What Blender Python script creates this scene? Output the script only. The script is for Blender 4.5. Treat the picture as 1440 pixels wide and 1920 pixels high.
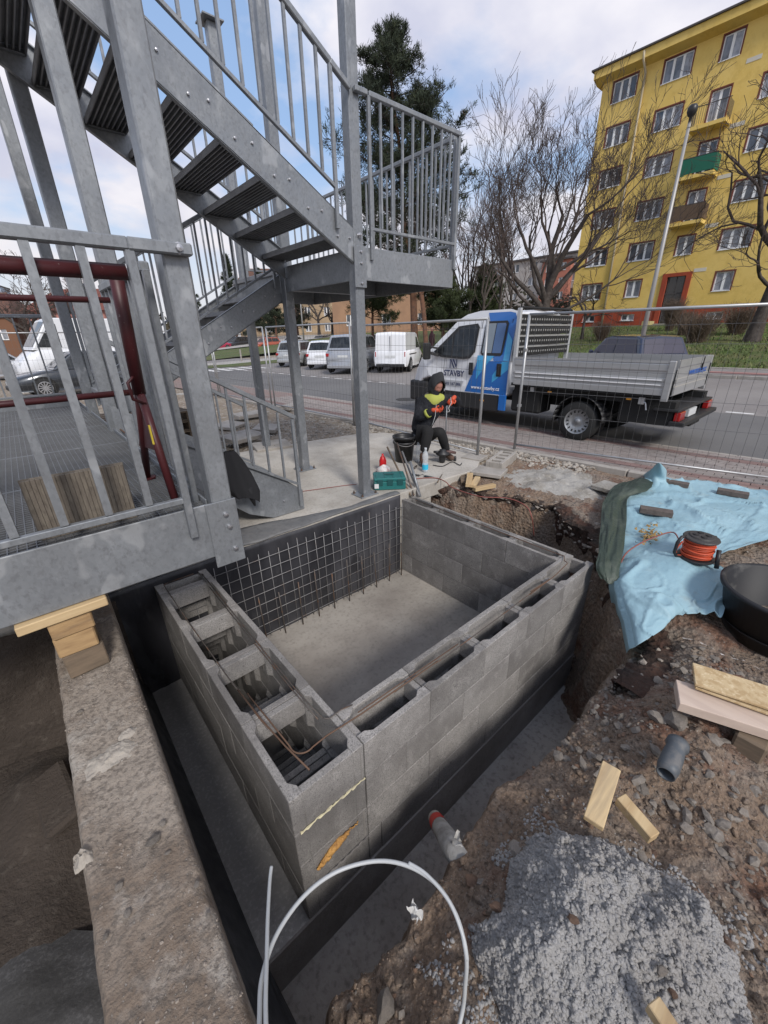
import bpy, bmesh, math, random
import numpy as np
from mathutils import Vector, Matrix
R = math.radians
random.seed(7)
scene = bpy.context.scene
for o in list(bpy.data.objects): bpy.data.objects.remove(o, do_unlink=True)
COL = scene.collection

# ---------------------------------------------------------------- camera
FPX, PITCH, ROLL, AZ, EYE = 757.4, 23.6, -1.06, 49.4, 1.78
_a, _p, _r = R(AZ), R(PITCH), R(ROLL)
FW = Vector((math.cos(_a)*math.cos(_p), math.sin(_a)*math.cos(_p), -math.sin(_p)))
_rt = Vector((math.sin(_a), -math.cos(_a), 0)); _up = _rt.cross(FW)
RT = math.cos(_r)*_rt + math.sin(_r)*_up
UP = -math.sin(_r)*_rt + math.cos(_r)*_up
cam_d = bpy.data.cameras.new('camera'); cam = bpy.data.objects.new('camera', cam_d); COL.objects.link(cam)
cam_d.sensor_fit = 'HORIZONTAL'; cam_d.sensor_width = 36; cam_d.lens = 36*FPX/1440
cam_d.clip_start = 0.05; cam_d.clip_end = 3000
M3 = Matrix((RT, UP, -FW)).transposed()
cam.matrix_world = Matrix.Translation((0, 0, EYE)) @ M3.to_4x4()
scene.camera = cam
scene.render.resolution_x = 768; scene.render.resolution_y = 1024

# ---------------------------------------------------------------- world, sun, exposure
SUN = Vector((-0.24, -0.74, 0.64)).normalized()
world = bpy.data.worlds.new('World'); scene.world = world; world.use_nodes = True
nt = world.node_tree; nt.nodes.clear()
def N(t, **k):
    n = nt.nodes.new(t)
    for a, b in k.items(): setattr(n, a, b)
    return n
wo = N('ShaderNodeOutputWorld'); bg = N('ShaderNodeBackground'); bg.inputs[1].default_value = 0.1
sky = N('ShaderNodeTexSky', sky_type='NISHITA'); sky.sun_disc = False
sky.sun_elevation = math.asin(SUN.z); sky.sun_rotation = math.atan2(SUN.x, SUN.y)
sky.air_density = 1.2; sky.dust_density = 1.0; sky.ozone_density = 1.0
tc = N('ShaderNodeTexCoord'); sep = N('ShaderNodeSeparateXYZ'); nt.links.new(tc.outputs['Generated'], sep.inputs[0])
def wm(op, a, b=None):
    n = N('ShaderNodeMath', operation=op)
    for i, v in enumerate((a, b)):
        if v is None: continue
        if isinstance(v, (int, float)): n.inputs[i].default_value = v
        else: nt.links.new(v, n.inputs[i])
    return n.outputs[0]
den = wm('ADD', wm('MAXIMUM', sep.outputs[2], 0.0), 0.28)
cx = wm('DIVIDE', sep.outputs[0], den); cy = wm('DIVIDE', sep.outputs[1], den)
cmb = N('ShaderNodeCombineXYZ'); nt.links.new(cx, cmb.inputs[0]); nt.links.new(cy, cmb.inputs[1])
n1 = N('ShaderNodeTexNoise'); n1.inputs['Scale'].default_value = 1.9; n1.inputs['Detail'].default_value = 7; n1.inputs['Roughness'].default_value = 0.52; n1.inputs['Distortion'].default_value = 0.15
n2 = N('ShaderNodeTexNoise'); n2.inputs['Scale'].default_value = 3.3; n2.inputs['Detail'].default_value = 5
mp = N('ShaderNodeMapping'); mp.inputs['Location'].default_value = (3.1, 1.7, 0.4); nt.links.new(cmb.outputs[0], mp.inputs[0])
nt.links.new(mp.outputs[0], n1.inputs['Vector']); nt.links.new(mp.outputs[0], n2.inputs['Vector'])
r1 = N('ShaderNodeValToRGB'); r1.color_ramp.elements[0].position = 0.40; r1.color_ramp.elements[1].position = 0.56
nt.links.new(n1.outputs[0], r1.inputs[0])
r2 = N('ShaderNodeValToRGB'); r2.color_ramp.elements[0].position = 0.32; r2.color_ramp.elements[1].position = 0.62
r2.color_ramp.elements[0].color = (4.1, 4.25, 5.3, 1); r2.color_ramp.elements[1].color = (6.1, 6.0, 6.45, 1)
nt.links.new(n2.outputs[0], r2.inputs[0])
# clear sky: measured sky plus thin high haze
hz = N('ShaderNodeMixRGB'); hz.inputs[0].default_value = 0.62; hz.inputs[2].default_value = (2.5, 3.7, 6.0, 1)
nt.links.new(sky.outputs[0], hz.inputs[1])
mx = N('ShaderNodeMixRGB'); nt.links.new(r1.outputs[0], mx.inputs[0]); nt.links.new(hz.outputs[0], mx.inputs[1]); nt.links.new(r2.outputs[0], mx.inputs[2])
# paler towards the horizon, as everywhere under thin cloud
hm = N('ShaderNodeValToRGB'); hm.color_ramp.elements[0].position = 0.0; hm.color_ramp.elements[1].position = 0.30
hm.color_ramp.elements[0].color = (0.85, 0.85, 0.85, 1); hm.color_ramp.elements[1].color = (0, 0, 0, 1)
nt.links.new(sep.outputs[2], hm.inputs[0])
mx2 = N('ShaderNodeMixRGB'); nt.links.new(hm.outputs[0], mx2.inputs[0]); nt.links.new(mx.outputs[0], mx2.inputs[1]); mx2.inputs[2].default_value = (5.7, 5.45, 5.5, 1)
nt.links.new(mx2.outputs[0], bg.inputs[0]); nt.links.new(bg.outputs[0], wo.inputs[0])
sl = bpy.data.lights.new('sun', 'SUN'); sl.energy = 2.0; sl.angle = R(13); sl.color = (1, 0.955, 0.9)
so = bpy.data.objects.new('sun', sl); COL.objects.link(so); so.location = (0, -5, 30)
so.rotation_euler = (-SUN).to_track_quat('-Z', 'Y').to_euler()
vs = scene.view_settings; vs.view_transform = 'Standard'; vs.look = 'None'; vs.gamma = 1; vs.exposure = 0.60; vs.use_curve_mapping = False
scene.render.engine = 'CYCLES'

# ---------------------------------------------------------------- measuring helpers
def ray(x, y): return FW + RT*((x-720)/FPX) - UP*((y-960)/FPX)
CAM = Vector((0, 0, EYE))
def onz(x, y, z=0.0):
    r = ray(x, y); return CAM + r*((z-EYE)/r.z)
def onY(x, y, Y):
    r = ray(x, y); return CAM + r*(Y/r.y)
def onX(x, y, X):
    r = ray(x, y); return CAM + r*(X/r.x)
def dep(x, y, d): return CAM + ray(x, y)*d

# ---------------------------------------------------------------- numpy noise
def _hash(ix, iy, seed):
    h = (ix.astype(np.int64)*374761393 + iy.astype(np.int64)*668265263 + seed*1442695041) & 0xffffffff
    h = ((h ^ (h >> 13))*1274126177) & 0xffffffff
    return ((h ^ (h >> 16)) & 0xffff)/65535.0
def vnoise(x, y, seed=0):
    x = np.asarray(x, float); y = np.asarray(y, float)
    ix = np.floor(x); iy = np.floor(y); fx = x-ix; fy = y-iy
    fx = fx*fx*(3-2*fx); fy = fy*fy*(3-2*fy)
    a = _hash(ix, iy, seed); b = _hash(ix+1, iy, seed); c = _hash(ix, iy+1, seed); d = _hash(ix+1, iy+1, seed)
    return (a*(1-fx)+b*fx)*(1-fy) + (c*(1-fx)+d*fx)*fy
def _sv(x, y, seed):
    ix = math.floor(x); iy = math.floor(y); fx = x-ix; fy = y-iy; fx = fx*fx*(3-2*fx); fy = fy*fy*(3-2*fy)
    def h_(i, j):
        h = (i*374761393+j*668265263+seed*1442695041) & 0xffffffff
        h = ((h ^ (h >> 13))*1274126177) & 0xffffffff
        return ((h ^ (h >> 16)) & 0xffff)/65535.0
    return (h_(ix, iy)*(1-fx)+h_(ix+1, iy)*fx)*(1-fy)+(h_(ix, iy+1)*(1-fx)+h_(ix+1, iy+1)*fx)*fy
def fbm(x, y, octv=4, seed=0, gain=0.5):
    if isinstance(x, (int, float)) and isinstance(y, (int, float)):
        s = 0.0; amp = 1.0; tot = 0.0
        for i in range(octv):
            s += amp*(_sv(x*2**i+i*17.3, y*2**i-i*9.1, seed+i)-.5)*2; tot += amp; amp *= gain
        return s/tot
    s = 0; amp = 1; tot = 0
    for i in range(octv):
        s = s + amp*(vnoise(x*2**i+i*17.3, y*2**i-i*9.1, seed+i)-0.5)*2; tot += amp; amp *= gain
    return s/tot
def worley(x, y, seed=0):
    x = np.asarray(x, float); y = np.asarray(y, float)
    ix = np.floor(x); iy = np.floor(y); d = np.full(x.shape, 9.0)
    for i in (-1, 0, 1):
        for j in (-1, 0, 1):
            px = ix+i+_hash(ix+i, iy+j, seed); py = iy+j+_hash(ix+i, iy+j, seed+5)
            d = np.minimum(d, (px-x)**2+(py-y)**2)
    return np.sqrt(d)
def sstep(a, b, x):
    t = np.clip((x-a)/(b-a), 0, 1); return t*t*(3-2*t)

# ---------------------------------------------------------------- materials
MATS = {}
def mat(name, col, rough=0.8, metal=0.0, layers=(), bump=0.0, bscale=40, bdetail=6, bdist=0.01, rnd=0.0, spec=0.5,
        coat=0.0, alpha=1.0, trans=0.0, ior=1.45, world_co=False, voro=None, stretch=(1, 1, 1), emit=None, rvar=0.0, vbump=0.0):
    """layers: (scale, detail, lo, hi, colour[, amount]) noise masks painted over the base colour"""
    m = bpy.data.materials.new(name); m.use_nodes = True; t = m.node_tree; t.nodes.clear()
    def A(ty, **k):
        n = t.nodes.new(ty)
        for a, b in k.items(): setattr(n, a, b)
        return n
    L = t.links.new
    out = A('ShaderNodeOutputMaterial'); b = A('ShaderNodeBsdfPrincipled'); L(b.outputs[0], out.inputs[0])
    b.inputs['Roughness'].default_value = rough; b.inputs['Metallic'].default_value = metal
    b.inputs['Specular IOR Level'].default_value = spec; b.inputs['IOR'].default_value = ior
    b.inputs['Coat Weight'].default_value = coat; b.inputs['Alpha'].default_value = alpha
    b.inputs['Transmission Weight'].default_value = trans
    tcn = A('ShaderNodeTexCoord')
    if world_co: co = A('ShaderNodeNewGeometry').outputs['Position']
    else: co = tcn.outputs['Object']
    oi = A('ShaderNodeObjectInfo')
    if rnd > 0:
        ad = A('ShaderNodeVectorMath', operation='ADD'); sc = A('ShaderNodeMath', operation='MULTIPLY'); sc.inputs[1].default_value = 37.0
        L(oi.outputs['Random'], sc.inputs[0]); L(co, ad.inputs[0]); L(sc.outputs[0], ad.inputs[1]); co = ad.outputs[0]
    mpn = A('ShaderNodeMapping'); mpn.inputs['Scale'].default_value = stretch; L(co, mpn.inputs[0]); co = mpn.outputs[0]
    rgb = A('ShaderNodeRGB'); rgb.outputs[0].default_value = (*col, 1); cur = rgb.outputs[0]
    for ly in layers:
        s, d, lo, hi, c2 = ly[:5]; amt = ly[5] if len(ly) > 5 else 1.0
        nz = A('ShaderNodeTexNoise'); nz.inputs['Scale'].default_value = s; nz.inputs['Detail'].default_value = d; nz.inputs['Roughness'].default_value = 0.6
        L(co, nz.inputs['Vector'])
        mr = A('ShaderNodeMapRange'); mr.inputs[1].default_value = lo; mr.inputs[2].default_value = hi; mr.inputs[4].default_value = amt
        L(nz.outputs[0], mr.inputs[0])
        mixn = A('ShaderNodeMixRGB'); mixn.inputs[2].default_value = (*c2, 1); L(mr.outputs[0], mixn.inputs[0]); L(cur, mixn.inputs[1]); cur = mixn.outputs[0]
    if voro:
        vs_, c2, amt = voro
        vn = A('ShaderNodeTexVoronoi'); vn.inputs['Scale'].default_value = vs_; L(co, vn.inputs['Vector'])
        sp = A('ShaderNodeSeparateColor'); L(vn.outputs['Color'], sp.inputs[0])
        ml = A('ShaderNodeMath', operation='MULTIPLY'); ml.inputs[1].default_value = amt; L(sp.outputs[0], ml.inputs[0])
        mixn = A('ShaderNodeMixRGB'); mixn.inputs[2].default_value = (*c2, 1); L(ml.outputs[0], mixn.inputs[0]); L(cur, mixn.inputs[1]); cur = mixn.outputs[0]
    if rnd > 0:
        mr = A('ShaderNodeMapRange'); mr.inputs[3].default_value = 1-rnd; mr.inputs[4].default_value = 1+rnd; L(oi.outputs['Random'], mr.inputs[0])
        vm = A('ShaderNodeVectorMath', operation='SCALE'); L(cur, vm.inputs[0]); L(mr.outputs[0], vm.inputs['Scale']); cur = vm.outputs[0]
    L(cur, b.inputs['Base Color'])
    if rvar > 0:
        nz = A('ShaderNodeTexNoise'); nz.inputs['Scale'].default_value = 9; nz.inputs['Detail'].default_value = 5; L(co, nz.inputs['Vector'])
        mr = A('ShaderNodeMapRange'); mr.inputs[1].default_value = .3; mr.inputs[2].default_value = .7; mr.inputs[3].default_value = rough-rvar; mr.inputs[4].default_value = min(1, rough+rvar)
        L(nz.outputs[0], mr.inputs[0]); L(mr.outputs[0], b.inputs['Roughness'])
    if bump > 0:
        nz = A('ShaderNodeTexNoise'); nz.inputs['Scale'].default_value = bscale; nz.inputs['Detail'].default_value = bdetail; nz.inputs['Roughness'].default_value = 0.65
        L(co, nz.inputs['Vector']); h = nz.outputs[0]
        if vbump > 0:
            vn = A('ShaderNodeTexVoronoi'); vn.inputs['Scale'].default_value = vbump; L(co, vn.inputs['Vector'])
            ad = A('ShaderNodeMath', operation='ADD'); L(h, ad.inputs[0]); L(vn.outputs[0], ad.inputs[1]); h = ad.outputs[0]
        bn = A('ShaderNodeBump'); bn.inputs['Strength'].default_value = bump; bn.inputs['Distance'].default_value = bdist
        L(h, bn.inputs['Height']); L(bn.outputs[0], b.inputs['Normal'])
    if emit: b.inputs['Emission Color'].default_value = (*emit[0], 1); b.inputs['Emission Strength'].default_value = emit[1]
    m.diffuse_color = (*col, 1)
    MATS[name] = m
    return m
steel = mat('galvanised_steel', (0.235, 0.248, 0.262), 0.43, 0.45, layers=((1.6, 8, .38, .66, (0.175, 0.186, 0.20), .7), (9, 8, .54, .70, (0.34, 0.355, 0.37), .4), (45, 4, .52, .62, (0.16, .165, .175), .55), (5, 2, .62, .66, (.50, .51, .52), .35)),
            voro=(70, (0.36, 0.375, 0.39), .22), bump=0.12, bscale=26, bdist=.003, rvar=.10, stretch=(1.2, 1.2, .8), rnd=.05)
grate_m = mat('galvanised_grating', (0.17, 0.175, 0.18), 0.45, 0.4, layers=((5, 5, .4, .7, (0.13, .13, .135), .8),))
steel_tread = mat('galvanised_tread', (0.30, 0.305, 0.315), 0.5, 0.4, layers=((7, 5, .4, .7, (0.19, .19, .20), .8),), bump=.1, bscale=30, bdist=.003)
bolt_m = mat('bolt_zinc', (0.45, 0.45, 0.47), 0.35, 0.9)
block_m = mat('shutter_block_concrete', (0.28, 0.265, 0.25), 0.93, layers=((2.6, 7, .40, .62, (0.175, 0.162, 0.152), .9), (11, 7, .52, .66, (0.38, 0.36, 0.34), .5), (150, 3, .45, .62, (0.12, .115, .11), .7), (70, 2, .66, .70, (.07, .065, .06), .8)),
              bump=.8, bscale=150, bdist=.004, rnd=.17)
concrete_floor = mat('wet_floor_concrete', (0.36, 0.33, 0.29), 0.62, layers=((1.1, 5, .38, .62, (0.23, .205, .18), .9), (3.5, 7, .55, .75, (0.30, .28, .25), .6), (30, 5, .5, .75, (.13, .115, .10), .5)), bump=.35, bscale=60, bdist=.004, rvar=.2)
pad_concrete = mat('pad_concrete', (0.46, 0.43, 0.385), 0.9, layers=((1.6, 6, .4, .62, (0.30, .275, .24), .8), (6, 7, .5, .7, (0.46, .44, .40), .7), (45, 4, .5, .72, (.24, .22, .19), .6)), bump=.6, bscale=50, bdist=.006)
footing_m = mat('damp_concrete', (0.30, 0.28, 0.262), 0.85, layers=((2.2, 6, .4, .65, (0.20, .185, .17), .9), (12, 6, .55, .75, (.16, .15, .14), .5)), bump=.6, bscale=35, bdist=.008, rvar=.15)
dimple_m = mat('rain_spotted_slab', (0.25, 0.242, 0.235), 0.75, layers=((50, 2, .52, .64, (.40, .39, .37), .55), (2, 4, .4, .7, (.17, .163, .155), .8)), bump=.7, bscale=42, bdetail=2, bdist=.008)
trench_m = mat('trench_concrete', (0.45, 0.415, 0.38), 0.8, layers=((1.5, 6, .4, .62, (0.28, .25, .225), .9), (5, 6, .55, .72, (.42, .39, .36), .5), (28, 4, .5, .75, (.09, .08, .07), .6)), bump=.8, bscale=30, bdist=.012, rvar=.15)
ewall_m = mat('gritty_wall_top', (0.30, 0.255, 0.21), 0.95, layers=((1.8, 6, .44, .58, (0.175, .13, .095), .85), (5, 7, .54, .66, (.40, .365, .32), .7), (55, 4, .48, .62, (.13, .108, .088), .75), (110, 2, .66, .72, (.50, .47, .43), .5)), bump=1.0, bscale=70, bdist=.012, world_co=True)
dirt_m = mat('excavated_soil', (0.22, 0.155, 0.108), 0.96, layers=((1.3, 6, .44, .58, (0.22, .18, .145), .9), (2.6, 6, .54, .64, (0.155, .072, .042), .85), (9, 7, .5, .7, (.27, .23, .19), .6), (60, 4, .48, .68, (.055, .042, .033), .7), (150, 2, .63, .72, (.42, .39, .35), .7)),
             bump=1.0, bscale=45, bdist=.02, bdetail=10, world_co=True, vbump=30)
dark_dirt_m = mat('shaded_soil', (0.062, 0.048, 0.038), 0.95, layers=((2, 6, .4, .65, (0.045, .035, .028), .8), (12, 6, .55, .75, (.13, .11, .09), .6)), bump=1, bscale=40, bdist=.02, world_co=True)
mortar_m = mat('crumbly_mortar', (0.36, 0.35, 0.34), 0.97, layers=((3, 6, .45, .65, (.31, .29, .27), .7), (50, 5, .5, .72, (.25, .24, .23), .5)), bump=1, bscale=90, bdist=.012)
stone_m = mat('grey_stone', (0.23, 0.20, 0.17), 0.93, layers=((9, 6, .4, .7, (.15, .13, .11), .8), (60, 4, .5, .7, (.34, .31, .28), .5)), bump=.8, bscale=60, bdist=.006, rnd=.3)
stone_b = mat('reddish_stone', (0.20, 0.125, 0.085), 0.95, layers=((9, 6, .4, .7, (.12, .08, .06), .8),), bump=.8, bscale=60, bdist=.006, rnd=.25)
gravel_top = mat('crushed_concrete', (0.33, 0.315, 0.29), 0.95, layers=((3, 7, .42, .6, (.22, .20, .17), .9), (25, 6, .5, .7, (.42, .40, .37), .6)), bump=1, bscale=35, bdist=.02, world_co=True)
rubber_m = mat('black_membrane', (0.032, 0.034, 0.038), 0.42, layers=((2.4, 5, .5, .72, (.085, .087, .092), .7), (14, 5, .62, .78, (.16, .16, .165), .4)), bump=.25, bscale=10, bdist=.02, rvar=.12)
membrane_m = mat('dusty_membrane', (0.022, 0.022, 0.026), 0.45, layers=((1.3, 4, .44, .66, (.075, .074, .082), .85), (7, 6, .58, .75, (.10, .098, .10), .4), (4, 3, .6, .7, (.018, .018, .02), .8)), bump=.4, bscale=7, bdist=.03, stretch=(1, 1, .35))
lip_m = mat('dusty_membrane_lip', (0.12, 0.122, 0.125), 0.65, layers=((3, 6, .4, .65, (.19, .185, .18), .8), (20, 5, .5, .7, (.07, .07, .072), .5)), bump=.4, bscale=14, bdist=.01)
rebar_m = mat('rebar_steel', (0.11, 0.095, 0.085), 0.6, 0.5, layers=((12, 3, .5, .68, (.20, .095, .045), .8),), bump=.3, bscale=200, bdist=.002)
mesh_bar_m = mat('mesh_bar_steel', (0.24, 0.235, 0.235), 0.5, 0.4, layers=((9, 3, .55, .7, (.17, .10, .06), .6),))
rust_m = mat('rusty_rebar', (0.13, 0.078, 0.052), 0.75, 0.25, layers=((20, 3, .5, .7, (.13, .07, .045), .8),))
wood_m = mat('fresh_sawn_wood', (0.52, 0.39, 0.22), 0.75, layers=((4, 5, .42, .60, (.36, .24, .12), .85), (16, 4, .55, .70, (.62, .49, .30), .6), (2.2, 6, .56, .66, (.20, .15, .11), .7)), bump=.3, bscale=30, bdist=.002, stretch=(.25, 3, 3), rnd=.12)
wood_end = mat('timber_block', (0.42, 0.275, 0.135), 0.8, layers=((6, 4, .4, .65, (.27, .165, .08), .8), (2.3, 3, .6, .75, (.12, .085, .06), .8)), bump=.35, bscale=20, bdist=.003, stretch=(1, 1, 6), rnd=.1)
wood_old = mat('grey_timber', (0.17, 0.125, 0.085), 0.85, layers=((5, 5, .4, .66, (.09, .07, .05), .8),), bump=.4, bscale=25, bdist=.003, stretch=(1, 1, 5))
osb_m = mat('chipboard', (0.50, 0.38, 0.22), 0.8, layers=((22, 3, .45, .6, (.38, .26, .13), .8), (45, 2, .55, .65, (.62, .50, .32), .7)), bump=.4, bscale=60, bdist=.002)
pale_wood = mat('pale_timber', (0.55, 0.44, 0.36), 0.8, layers=((4, 5, .42, .66, (.43, .33, .27), .7),), bump=.3, bscale=30, bdist=.002, stretch=(3, .25, 3))
form_m = mat('formwork_board', (0.125, 0.105, 0.085), 0.9, layers=((40, 6, .45, .62, (.19, .165, .13), .5), (90, 3, .5, .7, (.07, .058, .045), .6)), bump=.8, bscale=40, bdist=.004, stretch=(1, 1, .35))
red_paint = mat('worn_red_paint', (0.060, 0.012, 0.014), 0.45, layers=((16, 5, .58, .72, (.045, .02, .02), .8), (60, 4, .68, .76, (.32, .30, .28), .7)), bump=.2, bscale=40, bdist=.002)
black_cloth = mat('black_fabric', (0.012, 0.012, 0.014), 0.85, bump=.4, bscale=60, bdist=.004)
black_pl = mat('black_plastic', (0.022, 0.022, 0.024), 0.45, layers=((8, 5, .6, .75, (.12, .12, .12), .5),), bump=.15, bscale=20, bdist=.003)
tub_m = mat('tub_plastic', (0.014, 0.014, 0.016), 0.58, layers=((4, 6, .58, .72, (.12, .115, .105), .65),), bump=.2, bscale=20, bdist=.003)
blue_tarp = mat('blue_membrane_sheet', (0.24, 0.385, 0.445), 0.55, layers=((1.1, 4, .42, .66, (.29, .43, .485), .7), (4, 6, .60, .74, (.26, .29, .28), .6)), bump=.35, bscale=11, bdetail=3, bdist=.03)
green_tarp = mat('dark_green_tarpaulin', (0.034, 0.05, 0.036), 0.5, layers=((5, 5, .5, .7, (.09, .105, .085), .6),), bump=.6, bscale=9, bdist=.03)
white_pl = mat('grey_white_conduit', (0.40, 0.41, 0.41), 0.4, layers=((6, 4, .55, .75, (.38, .38, .38), .5),))
orange_cable = mat('orange_cable', (0.50, 0.075, 0.03), 0.5)
red_cable = mat('dull_red_cable', (0.24, 0.075, 0.06), 0.6)
foam_m = mat('expanding_foam', (0.55, 0.30, 0.09), 0.8, layers=((25, 4, .45, .65, (.25, .12, .04), .8),), bump=1, bscale=60, bdist=.01)
foam_y = mat('pale_foam', (0.62, 0.56, 0.36), 0.8, layers=((25, 4, .45, .65, (.42, .38, .27), .8),), bump=1, bscale=80, bdist=.005)
asphalt_m = mat('asphalt', (0.115, 0.112, 0.112), 0.9, layers=((.35, 5, .4, .65, (.15, .147, .143), .8), (120, 2, .5, .7, (.17, .165, .16), .6)), bump=.5, bscale=120, bdist=.004, world_co=True)
parking_m = mat('parking_paving', (0.22, 0.205, 0.195), 0.9, layers=((.5, 5, .4, .65, (.17, .155, .15), .8), (20, 4, .5, .7, (.27, .25, .24), .5)), bump=.4, bscale=20, bdist=.006, world_co=True)
paver_m = mat('grey_paver', (0.25, 0.222, 0.205), 0.9, layers=((7, 5, .4, .7, (.155, .125, .115), .7), (90, 3, .5, .7, (.27, .23, .21), .5)), bump=.4, bscale=90, bdist=.003, rnd=.13)
paver_red = mat('red_paver', (0.235, 0.155, 0.14), 0.9, layers=((7, 5, .4, .7, (.19, .13, .115), .7),), bump=.4, bscale=90, bdist=.003, rnd=.13)
joint_m = mat('paving_joint_sand', (0.075, 0.062, 0.053), 0.95)
kerb_m = mat('kerb_concrete', (0.34, 0.315, 0.285), 0.9, layers=((6, 6, .4, .7, (.23, .21, .185), .8),), bump=.5, bscale=50, bdist=.004)
paint_w = mat('road_paint', (0.62, 0.61, 0.59), 0.8, layers=((9, 6, .5, .68, (.35, .34, .33), .7),))
grass_m = mat('winter_lawn', (0.075, 0.115, 0.028), 0.95, layers=((.6, 6, .4, .62, (.13, .115, .05), .8), (5, 6, .48, .68, (.055, .08, .02), .8), (40, 4, .5, .7, (.15, .135, .07), .5)), bump=1, bscale=14, bdist=.08, world_co=True)
blade_m = mat('grass_blades', (0.085, 0.14, 0.03), 0.9, layers=((.8, 4, .42, .6, (.16, .14, .07), .8),), world_co=True)
ground_m = mat('open_ground', (0.25, 0.205, 0.155), 0.95, layers=((1.2, 6, .4, .6, (.18, .135, .095), .8), (9, 6, .5, .64, (.38, .35, .31), .8), (3, 5, .6, .72, (.17, .14, .06), .6)), bump=1, bscale=14, bdist=.04, world_co=True)

# ---------------------------------------------------------------- object helpers
OFF = {}
def link(o): COL.objects.link(o); return o
def thing(name, label, cat, loc=(0, 0, 0), rz=0.0, group=None, local=False):
    o = bpy.data.objects.new(name, None); link(o); o.empty_display_size = .1
    o.location = loc; o.rotation_euler = (0, 0, rz); o['label'] = label; o['category'] = cat
    if group: o['group'] = group
    OFF[o] = Vector((0, 0, 0)) if local else Vector(loc)
    return o
def tag(o, label, cat, group=None):
    o['label'] = label; o['category'] = cat
    if group: o['group'] = group
    return o
def kind(o, k): o['kind'] = k; return o
class MB:
    def __init__(s): s.v = []; s.f = []
    def add(s, vs, fs):
        n = len(s.v); s.v += [tuple(p) for p in vs]; s.f += [tuple(i+n for i in f) for f in fs]; return s
    def box(s, x0, x1, y0, y1, z0, z1):
        return s.add([(x0,y0,z0),(x1,y0,z0),(x1,y1,z0),(x0,y1,z0),(x0,y0,z1),(x1,y0,z1),(x1,y1,z1),(x0,y1,z1)],
                     [(0,3,2,1),(4,5,6,7),(0,1,5,4),(1,2,6,5),(2,3,7,6),(3,0,4,7)])
    def obox(s, c, ax, hx, ay, hy, az, hz):
        """oriented box: centre, unit axes with half sizes"""
        c = Vector(c); ax = Vector(ax).normalized()*hx; ay = Vector(ay).normalized()*hy; az = Vector(az).normalized()*hz
        vs = [c+ax*i+ay*j+az*k for k in (-1, 1) for i, j in ((-1,-1),(1,-1),(1,1),(-1,1))]
        return s.add(vs, [(0,3,2,1),(4,5,6,7),(0,1,5,4),(1,2,6,5),(2,3,7,6),(3,0,4,7)])
    def beam(s, a, b, w, h, up=(0, 0, 1)):
        """bar from a to b, w across, h in the up direction"""
        a = Vector(a); b = Vector(b); d = (b-a); L = d.length; d.normalize(); u = Vector(up)
        sd = d.cross(u).normalized(); u = sd.cross(d).normalized()
        return s.obox((a+b)/2, d, L/2, sd, w/2, u, h/2)
    def prism(s, poly, z0, z1):
        n = len(poly); return s.add([(x, y, z0) for x, y in poly]+[(x, y, z1) for x, y in poly],
            [tuple(range(n-1, -1, -1)), tuple(range(n, 2*n))]+[(i, (i+1) % n, n+(i+1) % n, n+i) for i in range(n)])
    def extr(s, poly, vec):
        """poly of 3D points extruded by vec"""
        n = len(poly); vec = Vector(vec)
        return s.add([Vector(p) for p in poly]+[Vector(p)+vec for p in poly],
            [tuple(range(n-1, -1, -1)), tuple(range(n, 2*n))]+[(i, (i+1) % n, n+(i+1) % n, n+i) for i in range(n)])
    def tube(s, pts, r, n=6, cap=True, closed=False):
        pts = [Vector(p) for p in pts]; m = len(pts); rs = r if isinstance(r, (list, tuple)) else [r]*m
        base = len(s.v); prev = None
        for i, p in enumerate(pts):
            if closed: d = pts[(i+1) % m]-pts[i-1]
            else: d = pts[min(i+1, m-1)]-pts[max(i-1, 0)]
            if d.length < 1e-9: d = Vector((0, 0, 1))
            d.normalize()
            if prev is None:
                q = Vector((0, 0, 1)) if abs(d.z) < .9 else Vector((1, 0, 0)); u = d.cross(q).normalized()
            else:
                u = prev - d*prev.dot(d)
                u = u.normalized() if u.length > 1e-6 else d.orthogonal().normalized()
            prev = u; w = d.cross(u)
            for k in range(n):
                a = 2*math.pi*k/n; s.v.append(tuple(p+(u*math.cos(a)+w*math.sin(a))*rs[i]))
        for i in range(m if closed else m-1):
            j = (i+1) % m
            for k in range(n):
                s.f.append((base+i*n+k, base+i*n+(k+1) % n, base+j*n+(k+1) % n, base+j*n+k))
        if cap and not closed:
            s.f.append(tuple(base+k for k in range(n-1, -1, -1))); s.f.append(tuple(base+(m-1)*n+k for k in range(n)))
        return s
    def lathe(s, prof, n=24, c=(0, 0, 0), axis='z'):
        base = len(s.v); c = Vector(c)
        for r, z in prof:
            for k in range(n):
                a = 2*math.pi*k/n; x = r*math.cos(a); y = r*math.sin(a)
                p = {'z': (x, y, z), 'x': (z, x, y), 'y': (y, z, x)}[axis]
                s.v.append(tuple(c+Vector(p)))
        for i in range(len(prof)-1):
            for k in range(n):
                s.f.append((base+i*n+k, base+i*n+(k+1) % n, base+(i+1)*n+(k+1) % n, base+(i+1)*n+k))
        return s
    def grid(s, nx, ny, fn):
        base = len(s.v)
        for j in range(ny):
            for i in range(nx): s.v.append(tuple(fn(i/(nx-1), j/(ny-1))))
        for j in range(ny-1):
            for i in range(nx-1):
                a = base+j*nx+i; s.f.append((a, a+1, a+nx+1, a+nx))
        return s
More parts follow.
